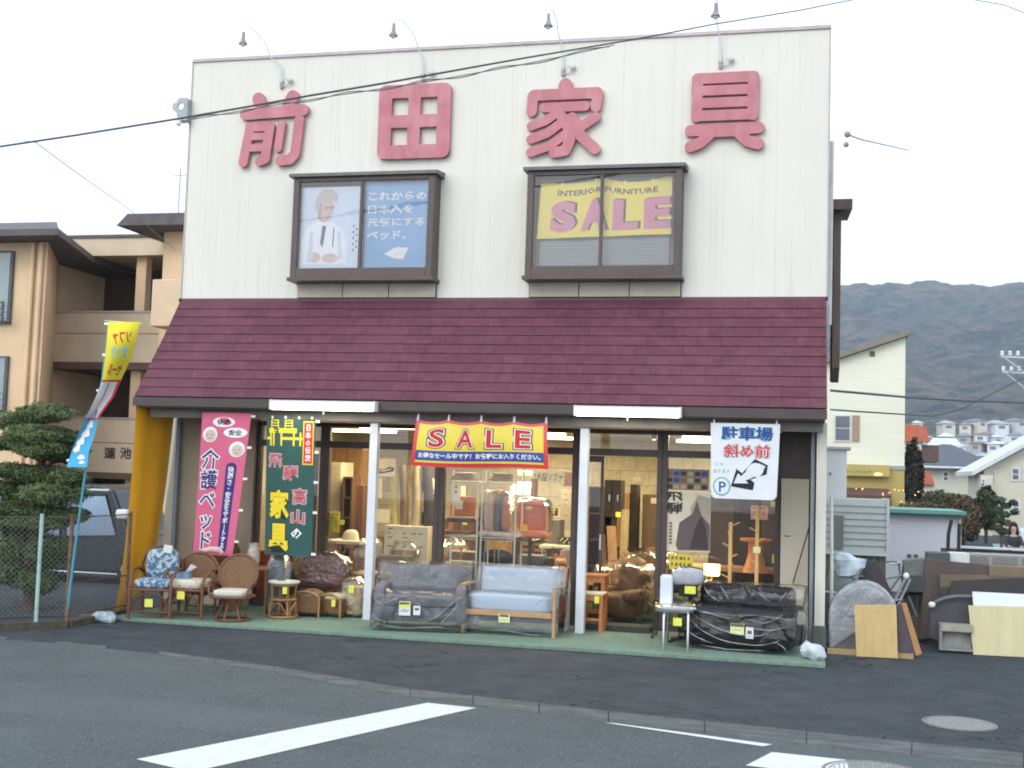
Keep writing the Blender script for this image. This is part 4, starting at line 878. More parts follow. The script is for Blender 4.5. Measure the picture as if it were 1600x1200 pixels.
# ------------------------------------------------------------------ inside the shop
def prect(px0,py0,px1,py1,Y):
    a=atY(px0,py1,Y); b=atY(px1,py0,Y); c=atY(px0,py0,Y); d=atY(px1,py1,Y)
    return (a.x+c.x)/2,(b.x+d.x)/2,(a.z+d.z)/2,(b.z+c.z)/2
def pmb(m,r,Y,dep,mi=0): x0,x1,z0,z1=prect(*r,Y); m.box(x0,x1,Y,Y+dep,z0,z1,mi); return x0,x1,z0,z1
for i,(x,y,lb) in enumerate(((7.0,.9,'lit ceiling tube just inside the doorway'),(4.3,.9,'lit ceiling tube just behind the SALE banner glass'),(2.9,1.3,'lit ceiling tube behind the first white post'),(7.6,2.6,'lit ceiling tube midway back over the doorway side'),(4.6,2.8,'lit ceiling tube midway back over the centre of the shop'),(7.3,4.6,'lit ceiling tube deepest in the shop on the doorway side'),(4.4,4.7,'lit ceiling tube deepest in the shop near the stone wall'),(1.6,3.4,'lit ceiling tube deep behind the green banner'))):
    t=thing('ceiling_tube_light',lb,'ceiling light',(x,y,2.67),0,'tube lights on the shop ceiling')
    m=MB(); m.box(-.62,.62,-.07,.07,-.045,-.002); m.build('housing',whitem,t,world=False); m=MB(); m.tube([(-.58,0,-.075),(.58,0,-.075)],.022,8); m.build('tube',tubei,t,world=False,smooth=60)
    al=bpy.data.lights.new('ceiling_light','AREA'); al.shape='RECTANGLE'; al.size=1.2; al.size_y=.12; al.energy=54; al.color=(1,.78,.44); ao=bpy.data.objects.new('lamp_glow',al); C.objects.link(ao); ao.parent=t; ao.location=(0,0,-.11)
for i,(p,lb) in enumerate((((712,660),'small warm spotlight above the left end of the SALE banner'),((885,661),'small warm spotlight beside the second lit fixture'),((1022,683),'small round spotlight in the doorway ceiling'))):
    a=atY(*p,.5 if i==2 else -.35); t=thing('spotlight',lb,'spotlight',a)
    m=MB(); m.lathe([(.035,-.03),(.05,.02),(.045,.05),(.015,.06)],a,14); m.tube([a+Vector((0,0,.06)),(a.x,a.y,2.70 if i<2 else 2.66)],.01,6); m.build('can',brown,t,smooth=40)
    m=MB(); m.lathe([(.001,-.028),(.034,-.029)],a,14); m.ell(a+Vector((0,0,-.025)),(.032,.032,.014),10); m.build('bulb',M('lit_bulb',(1,.62,.25),.5,0,emit=6.),t)
wood2=M('walnut_wood',(.11,.055,.03),.5,.3,4,stretch=(5,5,1)); wood3=M('oak_wood',(.36,.21,.09),.5,.25,4,stretch=(5,5,1)); cream=M('cream_cabinet',(.52,.49,.38),.6,.08,3); darkm=M('dark_cabinet',(.03,.025,.022),.5,.3,4)
paper=M('paper_white',(.62,.6,.52),.8,.06,5); papery=M('paper_yellow',(.62,.52,.05),.8,.08,5)
def cabinet(label,r,Y,dep,mat,cat='cabinet',name='cabinet',shelves=0,doors=0,base=True):
    x0,x1,z0,z1=prect(*r,Y); z0=.005 if base else z0; t=thing(name,label,cat,((x0+x1)/2,Y+dep/2,z0))
    m=MB()
    if shelves:
        w_=.025; m.box(x0,x0+w_,Y,Y+dep,z0,z1); m.box(x1-w_,x1,Y,Y+dep,z0,z1); m.box(x0+w_,x1-w_,Y+dep-.02,Y+dep,z0,z1); m.build('carcass',mat,t)
        for k in range(shelves+1): m=MB(); zz=z0+(z1-z0-.025)*k/shelves; m.box(x0+w_,x1-w_,Y+.003,Y+dep-.021,zz,zz+.025); m.build('shelf',mat,t)
    else:
        m.box(x0,x1,Y,Y+dep,z0,z1); m.build('carcass',mat,t,bevel=.008)
        for k in range(doors):
            a=x0+(x1-x0)*k/doors+.012; b=x0+(x1-x0)*(k+1)/doors-.012; m=MB(); m.box(a,b,Y-.014,Y-.001,z0+.06,z1-.03); d=m.build('door',mat,t,bevel=.004)
            m=MB(); m.box(b-.04,b-.02,Y-.035,Y-.0145,(z0+z1)/2-.05,(z0+z1)/2+.05); m.build('handle',chrome,d)
    return t
# left window, bright bay beside first post
cabinet('tall cream wardrobe with a framed door inside the window left of the first post',(503,722,531,900),1.6,.5,cream,'wardrobe','wardrobe',doors=1)
cabinet('dark brown open shelf unit next to the cream wardrobe',(533,745,548,900),1.5,.35,wood2,'shelf unit','shelf_unit',shelves=6)
cabinet('plain walnut cabinet behind the white armchair',(549,758,565,900),1.7,.4,wood2)
cabinet('pale oak cupboard rising behind the dark shelf unit',(512,700,562,900),2.6,.4,wood3,'cupboard','cupboard',doors=2)
def poster(label,r,Y,mat,deco,cat='poster',name='poster',thick=.006):
    x0,x1,z0,z1=prect(*r,Y); t=thing(name,label,cat,((x0+x1)/2,Y,z0)); c=Cloth(lambda u,v:Vector((x0+(x1-x0)*u,Y,z0+(z1-z0)*v)),.003)
    m=MB(); m.box(x0,x1,Y+.0005,Y+thick,z0,z1); m.build('sheet',mat,t)
    deco(c); c.build(t); return t
def marks(mat,rows,cols,u0=.1,u1=.9,v0=.1,v1=.9,fill=.55,seed=1,h=.35):
    rr=random.Random(seed)
    def f(c):
        for i in range(rows):
            for j in range(cols):
                if rr.random()<fill:
                    u=u0+(u1-u0)*(j+.1)/cols; v=v0+(v1-v0)*(i+.3)/rows; du=(u1-u0)/cols*rr.uniform(.4,.85); dv=(v1-v0)/rows*h
                    c.poly('print',mat,[(u,v),(u+du,v+dv*.2*rr.random()),(u+du*.9,v+dv),(u+du*.1,v+dv*.8)],1)
    return f
def mountain_print(c):
    g_=fab('print_grey_green',(.16,.18,.12)); c.poly('print',g_,[(.05,.15),(.08,.5),(.2,.7),(.3,.45),(.42,.3),(.4,.12)],1); c.poly('print',blackp,[(.35,.1),(.55,.45),(.7,.38),(.85,.55),(.97,.5),(.96,.3),(.7,.18)],1.5); c.poly('print',whit,[(.5,.35),(.7,.33),(.9,.45),(.88,.38),(.7,.28)],2.5)
poster('wide landscape photo poster high on the stone wall behind the first post',(556,716,618,744),3.2,paper,mountain_print)
poster('tall white notice sheet with two dark blots below the landscape poster',(564,746,597,778),3.0,paper,marks(inkm,3,2,.3,.7,.1,.5,.6,3))
poster('blank white board hanging behind the first post',(562,795,609,816),2.9,paper,lambda c:None)
poster('yellow handwritten notice stuck inside the window left of the first post',(509,799,531,832),.14,papery,marks(inkm,4,3,.1,.9,.3,.95,.8,5))
# draped white armchair and steel kitchen table
t=thing('white_chair','white slipper chair tilted on top of a dining table inside the left window','chair',(2.9,1.0,.75)); a=atY(548,842,1.0)
m=blob((a.x,1.0,a.z),(.12,.10,.14),.8,.25,20,seed=12); m.build('seat_shell',M('cream_leatherette',(.60,.55,.42),.5,.06,8),t,smooth=180)
m=MB()
for s in (-1,1): m.tube([(a.x+s*.06,1.0,a.z-.1),(a.x+s*.13,1.0,a.z-.35)],.01,6)
m.build('leg_frame',chrome,t,smooth=60)
for i,(r,Y,lb) in enumerate((((505,845,562,850),.7,'pale topped dining table inside the window left of the first post'),((842,853,905,858),1.6,'white topped table at the back right of the centre window'),((1040,886,1215,893),.45,'low wooden display table behind the black sofa'))):
    x0,x1,z0,z1=prect(*r,Y); t=thing('dining_table' if i<2 else 'display_table',lb,'table',((x0+x1)/2,Y,0)); m=MB(); m.box(x0,x1,Y,Y+.55,z0,z1); m.build('table_top',paper if i<2 else M('mid_wood',(0,0,0)),t,bevel=.005)
    for sx in (x0+.03,x1-.05):
        for sy in (.04,.48): m=MB(); m.box(sx,sx+.03,Y+sy,Y+sy+.03,0,z0); m.build('leg',chrome if i<2 else wood2,t)
# curtain rolls
for i,(px,wd,mat,lb) in enumerate(((616,.09,M('yellow_carpet_roll',(.55,.46,.14),.9,.1,8),'mustard yellow carpet roll leaning left of the other rolls'),(630,.13,M('brown_carpet_roll',(.16,.10,.055),.9,.2,8),'brown carpet roll leaning between the mustard and beige rolls'),(648,.16,M('beige_carpet_roll',(.36,.30,.18),.9,.15,8),'wide beige carpet roll leaning beside the dark window frame'),(668,.16,M('charcoal_roll',(.035,.03,.03),.9,.3,6),'charcoal carpet roll nearest the dark window frame'))):
    b=atY(px+2,822,1.0); a=atY(px-2 if i!=2 else px+2,728 if i else 745,1.15); m=MB(); m.tube([(b.x,1.0,.75),b,(a+b)/2+Vector((.02,0,0)),a],[wd/2,wd/2,wd/2*.95,wd/2*.85],14)
    tag(m.build('carpet_roll',mat,smooth=60),lb,'carpet roll','carpet rolls in the window')
x0,x1,z0,z1=prect(600,822,668,872,.75)
t=thing('packed_box','cream printed carton standing below the carpet rolls','carton',((x0+x1)/2,.8,.0)); m=MB(); m.box(x0,x1,.75,1.15,.3,z1); m.build('carton',M('printed_cream',(.50,.46,.35),.7,.1,6),t,bevel=.006)
c=Cloth(lambda u,v:Vector((x0+(x1-x0)*u,.748,z0+(z1-z0)*v)),.002); marks(inkm,5,5,.05,.95,.3,.98,.6,8,.3)(c); c.rect('print',M('brown_print',(.2,.15,.1)),.15,.85,.02,.25,1,1,1); c.build(t)
m=MB(); m.box(x0+.03,x1-.03,.8,1.1,0,.3); m.build('pallet',wood2,t)
# steel racks
rackm=M('white_wire',(.55,.58,.54),.4,.05,8)
def rack(label,r,Y,dep,shelf_py):
    x0,x1,_,z1=prect(*r,Y); t=thing('wire_rack',label,'rack',((x0+x1)/2,Y+dep/2,0),0,'white wire racks behind the sofas')
    for x in (x0,x1):
        for y in (Y,Y+dep): m=MB(); m.tube([(x,y,0),(x,y,z1)],.013,7); m.build('upright',rackm,t,smooth=60)
    for py in shelf_py:
        z=atY((r[0]+r[2])/2,py,Y).z; m=MB()
        for y in (Y,Y+dep): m.tube([(x0,y,z),(x1,y,z)],.008,6); m.tube([(x0,y,z-.035),(x1,y,z-.035)],.004,5)
        k=int((x1-x0)/.03)
        for i in range(k+1): m.tube([(x0+(x1-x0)*i/k,Y,z),(x0+(x1-x0)*i/k,Y+dep,z)],.003,4)
        m.build('shelf',rackm,t)
    return x0,x1
rack('narrow white wire rack holding a brown chair, left one of the pair',(693,735,746,900),.30,.40,(752,838,880))
rack('wide white wire rack holding plastic wrapped seat cushions, right one of the pair',(752,735,805,900),.30,.40,(755,841))
def zat(px,py,Y): return atY(px,py,Y).z
# chair on left rack
a=atY(720,836,.5); t=thing('floor_chair','brown curved wooden floor chair with a rust cushion on the narrow wire rack','chair',a)
m=MB(); m.yz([(0,0),(.34,0),(.38,.42),(.33,.42),(.26,.06),(0,.05)],a.x-.22,a.x-.18); m.v=[(x,y+.35,z+a.z+.01) for x,y,z in m.v]; m.build('side_frame',owood,t)
m=MB(); m.box(a.x-.18,a.x+.16,.38,.66,a.z+.18,a.z+.24); m.build('seat',M('plum_vinyl',(.07,.035,.06),.5),t,bevel=.01); m=MB(); m.obox((a.x+.02,.60,a.z+.40),(.30,.05,.28),(R(-14),0,0)); m.build('backrest',M('rust_vinyl',(.45,.14,.04),.5),t,bevel=.015)
m=MB(); m.box(a.x-.18,a.x+.16,.40,.66,a.z+.012,a.z+.05); m.build('base',wood2,t)
ptag(t,a.x*0+.0,-.14,.42,.11,.12,tagw)
# wrapped cushions on right rack
a=atY(770,840,.45); t=thing('folded_floor_chairs','bundle of folded floor chairs in clear plastic on the wide wire rack','chair bundle',a)
for k,(dx,cc) in enumerate(((-.10,(.48,.42,.40)),(-.02,(.45,.30,.18)),(.08,(.08,.085,.10)),(.18,(.40,.20,.14)))): m=MB(); m.ell((a.x+dx,.5,a.z+.33),(.055,.16,.33-.03*k),20,sq=.5); m.build('seat_pad',M('pad_%s'%'abcd'[k],cc,.8,.1,9),t,smooth=60)
m=blob((a.x+.06,.50,a.z+.30),(.24,.19,.34),.6,.35,28,seed=15); m.build('plastic_wrap',plast,t,smooth=180)
m=blob((a.x+.10,.48,a.z+.05),(.34,.19,.05),.6,.6,24,seed=16); m.build('loose_wrap',M('lilac_film',(.42,.36,.40),.3,.4,12),t,smooth=180)
x0,x1,z0,z1=prect(806,782,853,830,.8); t=thing('salmon_chair','salmon leather office chair in plastic with an oval handle hole','chair',((x0+x1)/2,.9,0))
sm=M('salmon_leather',(.46,.16,.10),.35,.12,3,spec=.5); m=MB(); m.ell(((x0+x1)/2,.92,(z0+z1)/2),((x1-x0)/2,.05,(z1-z0)/2),26,sq=.25); m.build('backrest',sm,t,smooth=60)
m=MB(); m.ell(((x0+x1)/2-.04,.865,z1-.12),(.055,.006,.03),16); m.build('handle_hole',M('hole_cream',(.5,.42,.3)),t,smooth=60)
m=MB(); m.ell(((x0+x1)/2+.06,.70,z0-.04),((x1-x0)/2+.03,.24,.05),22,sq=.4); m.build('seat',sm,t,smooth=60); m=MB(); m.tube([((x0+x1)/2,.8,z0-.1),((x0+x1)/2,.8,.1)],.03,8); 
for k in range(5): m.tube([((x0+x1)/2,.8,.12),((x0+x1)/2+.27*math.cos(k*1.257),.8+.27*math.sin(k*1.257),.03)],.02,6)
m.build('swivel_base',M('dark_metal',(0,0,0)),t,smooth=60)
m=blob(((x0+x1)/2+.03,.80,(z0+z1)/2-.06),((x1-x0)/2+.05,.25,(z1-z0)/2+.10),.5,.2,26,seed=18); m.build('plastic_wrap',plastd,t,smooth=180)
a=atY(820,826,.62); m=MB(); m.box(a.x-.05,a.x+.06,.54,.545,a.z-.02,a.z+.06); m.build('price_tag',M('tag_orange_yellow',(.7,.5,.12)),t)
t=thing('oval_mirror_stand','black oval table turned on edge below the wide wire rack','table',(5.0,.9,.2)); a=atY(777,870,.9); m=MB(); m.ell((a.x,.9,a.z-.02),(.24,.02,.13),28); m.build('table_top',M('black_gloss',(.01,.01,.012),.3),t,smooth=60); m=MB(); m.tube([(a.x-.03,.86,a.z+.14),(a.x-.03,.86,.02)],.012,6); m.tube([(a.x+.03,.86,a.z+.14),(a.x+.03,.86,.02)],.012,6); m.build('leg_frame',chrome,t,smooth=60)
# signs at back
gp=fab('green_ink',(.03,.12,.05))
def sofa_sign(c): c.text('lettering',gp,'2人掛ソファ',.5,.5,.9,.62,1,off=.015)
poster('hand lettered sofa sign in green ink hung in front of the stone wall',(832,735,882,756),2.6,M('paper_cream',(.52,.49,.38)),sofa_sign,'sign','sofa_sign')
poster('rust coloured card strip beside the hand lettered sofa sign',(880,738,906,760),2.61,M('rust_card',(.36,.17,.08)),marks(inkm,2,6,fill=.5,seed=4),'card','card_strip')
t=thing('exit_light','small lit green exit light under the SALE banner','exit light',atY(819,738,3.0)); x0,x1,z0,z1=prect(807,735,831,743,3.0); m=MB(); m.box(x0,x1,3.0,3.04,z0,z1); m.build('housing',whitem,t); m=MB(); m.box(x0+.01,x1-.01,2.994,2.999,z0+.01,z1-.01); m.build('lit_face',M('lit_green',(.35,.9,.25),.5,.3,14,emit=1.6),t)
x0,x1,z0,z1=prect(803,758,830,773,2.8); t=thing('ceiling_shade_lamp','bright square shaded lamp hanging behind the wide wire rack','pendant lamp',((x0+x1)/2,2.8,z0)); m=MB(); m.lathe([(.16,0),(.22,.02),(.22,.12),(.1,.2)],((x0+x1)/2,2.9,z0),4); m.build('shade',M('lit_shade',(1,.85,.6),.5,0,emit=3.),t); m=MB(); m.tube([((x0+x1)/2,2.9,z1),((x0+x1)/2,2.9,2.66)],.008,5); m.build('cord',inkm,t)
poster('framed yellow dress print leaning on a grey cabinet at the back',(853,792,875,808),2.0,paper,lambda c:(c.rect('print',darkm,.15,.85,.15,.9,1,1,1),c.poly('print_dress',papery,[(.35,.3),(.4,.6),(.25,.7),(.3,.82),(.7,.82),(.75,.7),(.6,.6),(.65,.3)],2)),'picture frame','picture_frame',.02)
cabinet('grey narrow cabinet under the yellow dress print',(853,812,874,900),2.0,.35,M('grey_cabinet',(.14,.13,.11),.6))
t=thing('basket_tray','glass topped tray of trinkets on the back right table','tray',atY(888,846,1.9)); a=atY(888,850,1.9); m=MB(); m.box(a.x-.14,a.x+.14,1.85,2.05,a.z,a.z+.10); m.build('tray',darkm,t); m=MB(); 
for k in range(9): m.ell((a.x-.11+k*.027,1.84,a.z+.05+.03*math.sin(k*2.1)),(.012,.01,.018),6)
m.build('trinkets',M('trinkets',(.6,.55,.3),.4,.6,60),t)
t=thing('wooden_kneeling_chair','orange wooden kneeling chair behind the pale blue sofa','chair',atY(870,880,.5)); a=atY(872,890,.45)
m=MB(); m.obox((a.x-.03,.5,a.z+.0),(.05,.05,.42),(0,R(-6),0)); m.obox((a.x+.08,.5,a.z),(.10,.05,.40),(0,R(-14),0)); m.build('frame',owood,t,bevel=.01); m=MB(); m.obox((a.x+.04,.42,a.z+.12),(.14,.10,.05),(R(20),0,R(5))); m.build('seat',M('honey_wood',(.60,.33,.10),.4),t,bevel=.01); m=MB(); m.tube([(a.x-.04,.5,0),(a.x-.04,.5,a.z-.2)],.02,6); m.tube([(a.x+.1,.5,0),(a.x+.1,.5,a.z-.2)],.02,6); m.build('leg',owood,t)
# left: cloth table with its orange glow put into the colour, purple wrapped chair
t=thing('red_cloth_table','low table under a red orange cloth below the green banner','table',(1.95,.55,0)); x0,x1,z0,z1=prect(400,862,482,902,.4); m=MB(); m.box(x0,x1,.4,.9,.05,z1); m.build('cloth',M('red_orange_cloth',(.55,.10,.02),.7,.3,4),t,bevel=.02)
a=atY(432,873,.35); t=thing('table_glint','tiny added lantern with two warm points on the red cloth table','glint',a); m=MB(); m.ell((a.x+.02,.38,a.z),(.022,.02,.022),8); m.ell((a.x+.0,.38,a.z+.05),(.018,.018,.018),8); m.build('glint_points',M('amber_glint',(1,.5,.12),.5,0,emit=5.),t,smooth=60); m=MB(); m.box(a.x-.03,a.x+.05,.385,.41,a.z-.05,a.z+.09); m.build('body',darkm,t)  # glowing balls added to stand for two small reflections, not a lamp
t=thing('wrapped_armchair','plum coloured armchair crumpled in shiny plastic below the green banner','armchair',(2.7,-.2,0)); a=atY(500,893,-.25); a.z+=.0
m=MB(); m.ell((a.x,-.12,a.z+.02),(.34,.08,.22),24,sq=.5); m.ell((a.x,-.22,a.z-.14),(.32,.14,.10),24,sq=.5); m.build('seat_shell',M('plum_leather',(.12,.03,.035),.4,.3,10),t,smooth=60); m=MB()
for s in (-1,1): m.tube([(a.x+s*.2,-.2,.0),(a.x+s*.2,-.2,a.z-.2)],.02,6)
m.build('leg_frame',wood2,t); m=blob((a.x+.02,-.20,a.z),(.41,.19,.27),.6,.45,30,seed=23); m.build('plastic_wrap',film('shiny_wrap',gloss=.08,rough=.12,bump=1,bscale=12,haze=.06,hazecol=(.6,.4,.42)),t,smooth=180)
# window behind the narrow panel: curtain
t=thing('brown_curtain','dark brown curtain drawn behind the window between the banners','curtain',(1.8,.3,0)); m=MB(); m.grid(lambda u,v:Vector((1.52+.62*u,.24+.02*math.sin(u*38),.1+2.1*v)),60,2); m.build('cloth',M('curtain_brown',(.07,.04,.025),.8,.2,4),t,smooth=80)
# doorway view
cabinet('black display case with a speaker inside the doorway',(944,750,970,806),2.2,.4,darkm,base=False,doors=2); 
cabinet('tall black shelf unit standing beside the doorway',(941,805,957,905),2.2,.4,darkm,'shelf unit','shelf_unit',shelves=3)
cabinet('brown wardrobe at the back seen through the doorway',(1003,773,1032,900),3.6,.6,M('brown_wardrobe',(.15,.10,.06),.5,.2,4,stretch=(5,5,1)),'wardrobe','wardrobe',doors=1)
cabinet('slim black bookcase at the back seen through the doorway',(983,757,994,900),3.4,.4,darkm,'bookcase','bookcase')
cabinet('oak wardrobe with drawers behind the leaning boards',(955,770,980,900),3.2,.5,wood3,'wardrobe','wardrobe',doors=2)
for i,(p,q_,w_,lb) in enumerate((((962,898),(955,822),.13,'tall brown board leaning inside the doorway'),((947,898),(941,835),.09,'dark narrow board leaning nearest the sliding door'),((984,893),(977,862),.10,'short oak board leaning behind the wrapped recliner'))):
    b=atY(*p,1.3); a=atY(*q_,1.45); m=MB(); m.prism([(-w_/2,0),(w_/2,0),(w_/2,1),(-w_/2,1)],lambda u,v,t_:Vector((b.x+(a.x-b.x)*v+u,b.y+(a.y-b.y)*v+t_*.03,.01+(a.z-.01)*v))); tag(m.build('leaning_board',[wood3,wood2,wood3][i]),lb,'board','boards leaning inside the doorway')
def recliner(px,py,Y,s,label):
    a=atY(px,py,Y); t=thing('recliner',label,'armchair',(a.x,Y,0),R(-30),'recliners inside the doorway'); lm=M('brown_leather',(.10,.055,.035),.45,.3,9,bump=.4,bscale=20)
    m=MB(); m.ell((0,0,.28*s),(.30*s,.33*s,.20*s),24,sq=.4); m.build('base',lm,t,world=False,smooth=60); m=MB(); m.ell((.0,.30*s,.62*s),(.27*s,.13*s,.40*s),24,sq=.6); m.build('backrest',lm,t,world=False,smooth=60)
    for q_ in (-1,1): m=MB(); m.ell((q_*.31*s,-.02,.45*s),(.09*s,.33*s,.10*s),20,sq=.6); m.build('arm',lm,t,world=False,smooth=60)
    m=blob((0,.1*s,.45*s),(.46*s,.50*s,.50*s),.6,.35,30,seed=int(px)); m.build('plastic_wrap',film('amber_wrap',fs=.45,ridge=True,gloss=.0,rough=.18,bump=.9,bscale=5,haze=.02,hazecol=(.7,.55,.35)),t,world=False,smooth=180)
recliner(972,940,.75,.85,'brown recliner bagged in plastic nearest the door step'); recliner(1008,920,1.3,.98,'taller brown recliner in plastic behind the bagged one')
poster('small blank white card hung high through the doorway',(989,745,1001,752),2.6,paper,lambda c:None,'card','card'); poster('white price card on the brown wardrobe',(1017,778,1026,787),3.57,paper,lambda c:None,'card','card')
# third window: posters and coat stands
x=0
def strip(c):
    rr=random.Random(3)
    for i in range(6):
        for j in range(3):
            col=[bluep,darkm,M('print_brown',(.2,.11,.06)),M('print_tan',(.4,.33,.22))][rr.randrange(4)]
            u=.03+i*.16; v=.06+j*.31; c.rect('photo_'+['one','two','three','four'][[bluep,darkm].index(col) if col in (bluep,darkm) else 2],col,u,u+.125,v,v+.2,1,1,1)
poster('strip of small catalogue photos taped inside the window right of the doorway',(1040,733,1108,766),.09,M('strip_grey',(.22,.18,.16)),strip,'photo strip','photo_strip')
def robe(c):
    gd=fab('print_grey',(.12,.10,.10)); gl=fab('print_light_grey',(.36,.33,.28)); gm=fab('print_mid',(.055,.045,.05))
    c.poly('robe_print',gl,[(.55,.72),(.72,.95),(.99,.9),(.99,.05),(.45,.02),(.62,.4)],1); c.poly('robe_print_dark',gd,[(.25,.1),(.32,.48),(.60,.63),(.70,.85),(.80,.62),(.99,.45),(.99,.03),(.3,.02)],2); c.poly('robe_print_black',gm,[(.55,.05),(.68,.42),(.80,.60),(.90,.40),(.96,.05)],3)
    c.text('brush_lettering',blackp,'飛',.20,.915,.36,.15,4,off=.012); c.text('brush_lettering',blackp,'騨',.20,.72,.38,.19,4,off=.012,shear=.1)
    for k in range(7): c.rect('caption_marks',inkm,.10,.16,.12+k*.055,.15+k*.055,4,1,1)
poster('black and white robe poster with brush characters inside the window right of the doorway',(1039,768,1110,862),.10,M('poster_cream',(.62,.58,.46),.7,.1,3),robe)
poster('yellow store notice propped below the robe poster',(1046,867,1082,890),.07,papery,marks(inkm,2,5,.05,.95,.1,.95,.9,7,.6),'notice','notice')
poster('yellow tag card beside the lit table lamp',(1080,883,1097,893),.07,tagm,lambda c:None,'card','card')
poster('red and white notice hung high behind the taller coat stand',(1173,790,1200,812),.6,M('notice_pink',(.5,.36,.33)),marks(M('notice_red',(.55,.05,.04)),2,3,.1,.9,.3,.95,.9,7,.7),'notice','notice')
poster('pale yellow lit transom card beside the parking sheet',(1221,677,1237,700),.3,M('card_pale',(.55,.46,.18)),lambda c:None,'card','card')
pine=M('pine_wood',(.56,.36,.13),.5,.12,5,stretch=(5,5,1))
for i,(px,py0,py1,lb) in enumerate(((1142,816,925,'shorter pale wooden coat stand with pegs behind the black sofa'),(1184,792,925,'taller pale wooden coat stand with pegs and a yellow tag behind the black sofa'))):
    a=atY(px,py0,.02-.3); t=thing('coat_stand',lb,'coat stand',(a.x,-.30,0),0,'wooden coat stands by the window'); m=MB(); m.box(-.022,.022,-.022,.022,.05,a.z); m.build('post',pine,t,world=False,bevel=.004)
    m=MB()
    for k in range(6): q_=k*1.9; zz=a.z-.05-.13*k; m.tube([(0,0,zz),(.11*math.cos(q_),.11*math.sin(q_),zz+.05)],.010,6)
    m.build('pegs',pine,t,world=False); m=MB(); m.box(-.17,.17,-.025,.025,0,.05); m.box(-.025,.025,-.17,.17,.001,.049); m.build('foot',pine,t,world=False)
    if i: ptag(t,.0,-.04,1.12,.09,.08,M('tag_pale_yellow',(0,0,0)))
x0,x1,z0,z1=prect(1160,843,1200,895,.35); xc=(x0+x1)/2; t=thing('wooden_pedestal','flared orange wooden pedestal table between the coat stands and the beige panel','pedestal table',(xc,.4,z0)); m=MB(); m.lathe([(.17,z0-.0),(.13,z0+.10),(.09,z0+.26),(.10,z1-.03)],(xc,.42,0),20); m.build('pedestal',owood,t,smooth=50); m=MB(); m.lathe([(.15,z1-.029),(.20,z1-.02),(.20,z1+.01),(.001,z1+.01)],(xc,.42,0),24); m.build('table_top',owood,t,smooth=40)
t=thing('table_lamp','small lit table lamp with a rectangular glowing shade behind the grey oval chair','table lamp',atY(1111,900,.25)); x0,x1,z0,z1=prect(1099,882,1124,900,.2); m=MB(); m.box(x0,x1,.2,.34,z0,z1); m.build('lamp_shade',M('lit_lamp_shade',(1,.80,.35),.5,.05,6,emit=2.2),t,bevel=.01); m=MB(); m.lathe([(.05,0),(.05,.02),(.015,.03),(.012,.2)],((x0+x1)/2,.27,z0-.22),14); m.build('stand',owood,t,smooth=50)
pl=bpy.data.lights.new('lamp_glow','POINT'); pl.energy=3.5; pl.color=(1,.6,.25); pl.shadow_soft_size=.06; po=bpy.data.objects.new('lamp_glow',pl); C.objects.link(po); po.parent=t; po.location=(0,-.14,.0)
t=thing('dark_screen','dark folding screen behind the coat stands','screen',(8.0,.9,0))
for k in range(3): m=MB(); m.obox((7.75+k*.36,.95+(.05 if k%2 else -.05),.95),(.35,.03,1.75),(0,0,R(14 if k%2 else -14))); m.build('leaf',M('screen_dark',(.05,.035,.03),.6,.3,5),t)
for k,(r,lb,mt) in enumerate((((1206,866,1217,880),'yellow tag card hanging beside the flared pedestal',tagm),((1204,784,1216,792),'yellow tag card high beside the red and white notice',tagm))): poster(lb,r,.4,mt,lambda c:None,'card','card')

# ------------------------------------------------------------------ left neighbour: fence, pine, flag, van, apartment block
galv=M('galvanised_wire',(.13,.14,.135),.6,.3,20,metal=.2); rust=M('rusty_post',(.16,.10,.06),.8,.4,14,bump=.3); mint=M('mint_post',(.35,.50,.46),.6,.2,9)
FP=[Vector((-1.75,-4.75,.02)),Vector((-.04,-2.98,.02)),Vector((.20,-2.72,.02)),Vector((.17,-1.35,.02))]
t=thing('chain_link_fence','rusty chain link fence with one mint green post beside the pine','fence',FP[1])
kb=MB(); 
for a,b in ((FP[0],FP[2]),(FP[2],FP[3])):
    d=(b-a); L=d.length; d.normalize(); n_=Vector((-d.y,d.x,0))*.07; kb.xy([(a+n_)[:2],(b+n_)[:2],(b-n_)[:2],(a-n_)[:2]],-.06,.03 if a is FP[0] else .025)
kb.build('kerb_base',M('mossy_kerb',(.075,.065,.045),.95,.4,7,bump=.6,bscale=50),t)
HF=1.23
for a,b in ((FP[0],FP[2]),(FP[2],FP[3])):
    d=b-a; L=d.length; m=MB(); k=int((L+HF)/.065)
    for i in range(k):
        s0=i*.065
        for sg in (1,-1):
            u0,u1=(s0-HF,s0) if sg>0 else (s0,s0-HF)
            z0,z1=0.,HF
            # clip to 0..L
            def cl(u0,z0,u1,z1):
                if abs(u1-u0)<1e-6: return None
                t0,t1=0.,1.
                for lo,hi in ((0,L),):
                    ta=(lo-u0)/(u1-u0); tb=(hi-u0)/(u1-u0)
                    if ta>tb: ta,tb=tb,ta
                    t0=max(t0,ta); t1=min(t1,tb)
                return None if t0>=t1 else (u0+(u1-u0)*t0,z0+(z1-z0)*t0,u0+(u1-u0)*t1,z0+(z1-z0)*t1)
            r_=cl(u0,z0,u1,z1)
            if r_: m.tube([a+d*(r_[0]/L)+Vector((0,0,r_[1]+.03)),a+d*(r_[2]/L)+Vector((0,0,r_[3]+.03))],.0022,3)
    m.build('wire_mesh',galv,t); m=MB()
    for z in (.06,.45 if b is FP[3] else .06,HF+.02): m.tube([a+Vector((0,0,z)),b+Vector((0,0,z))],.008,6)
    m.build('rail_wire',M('dark_rail',(.08,.07,.065),.7),t)
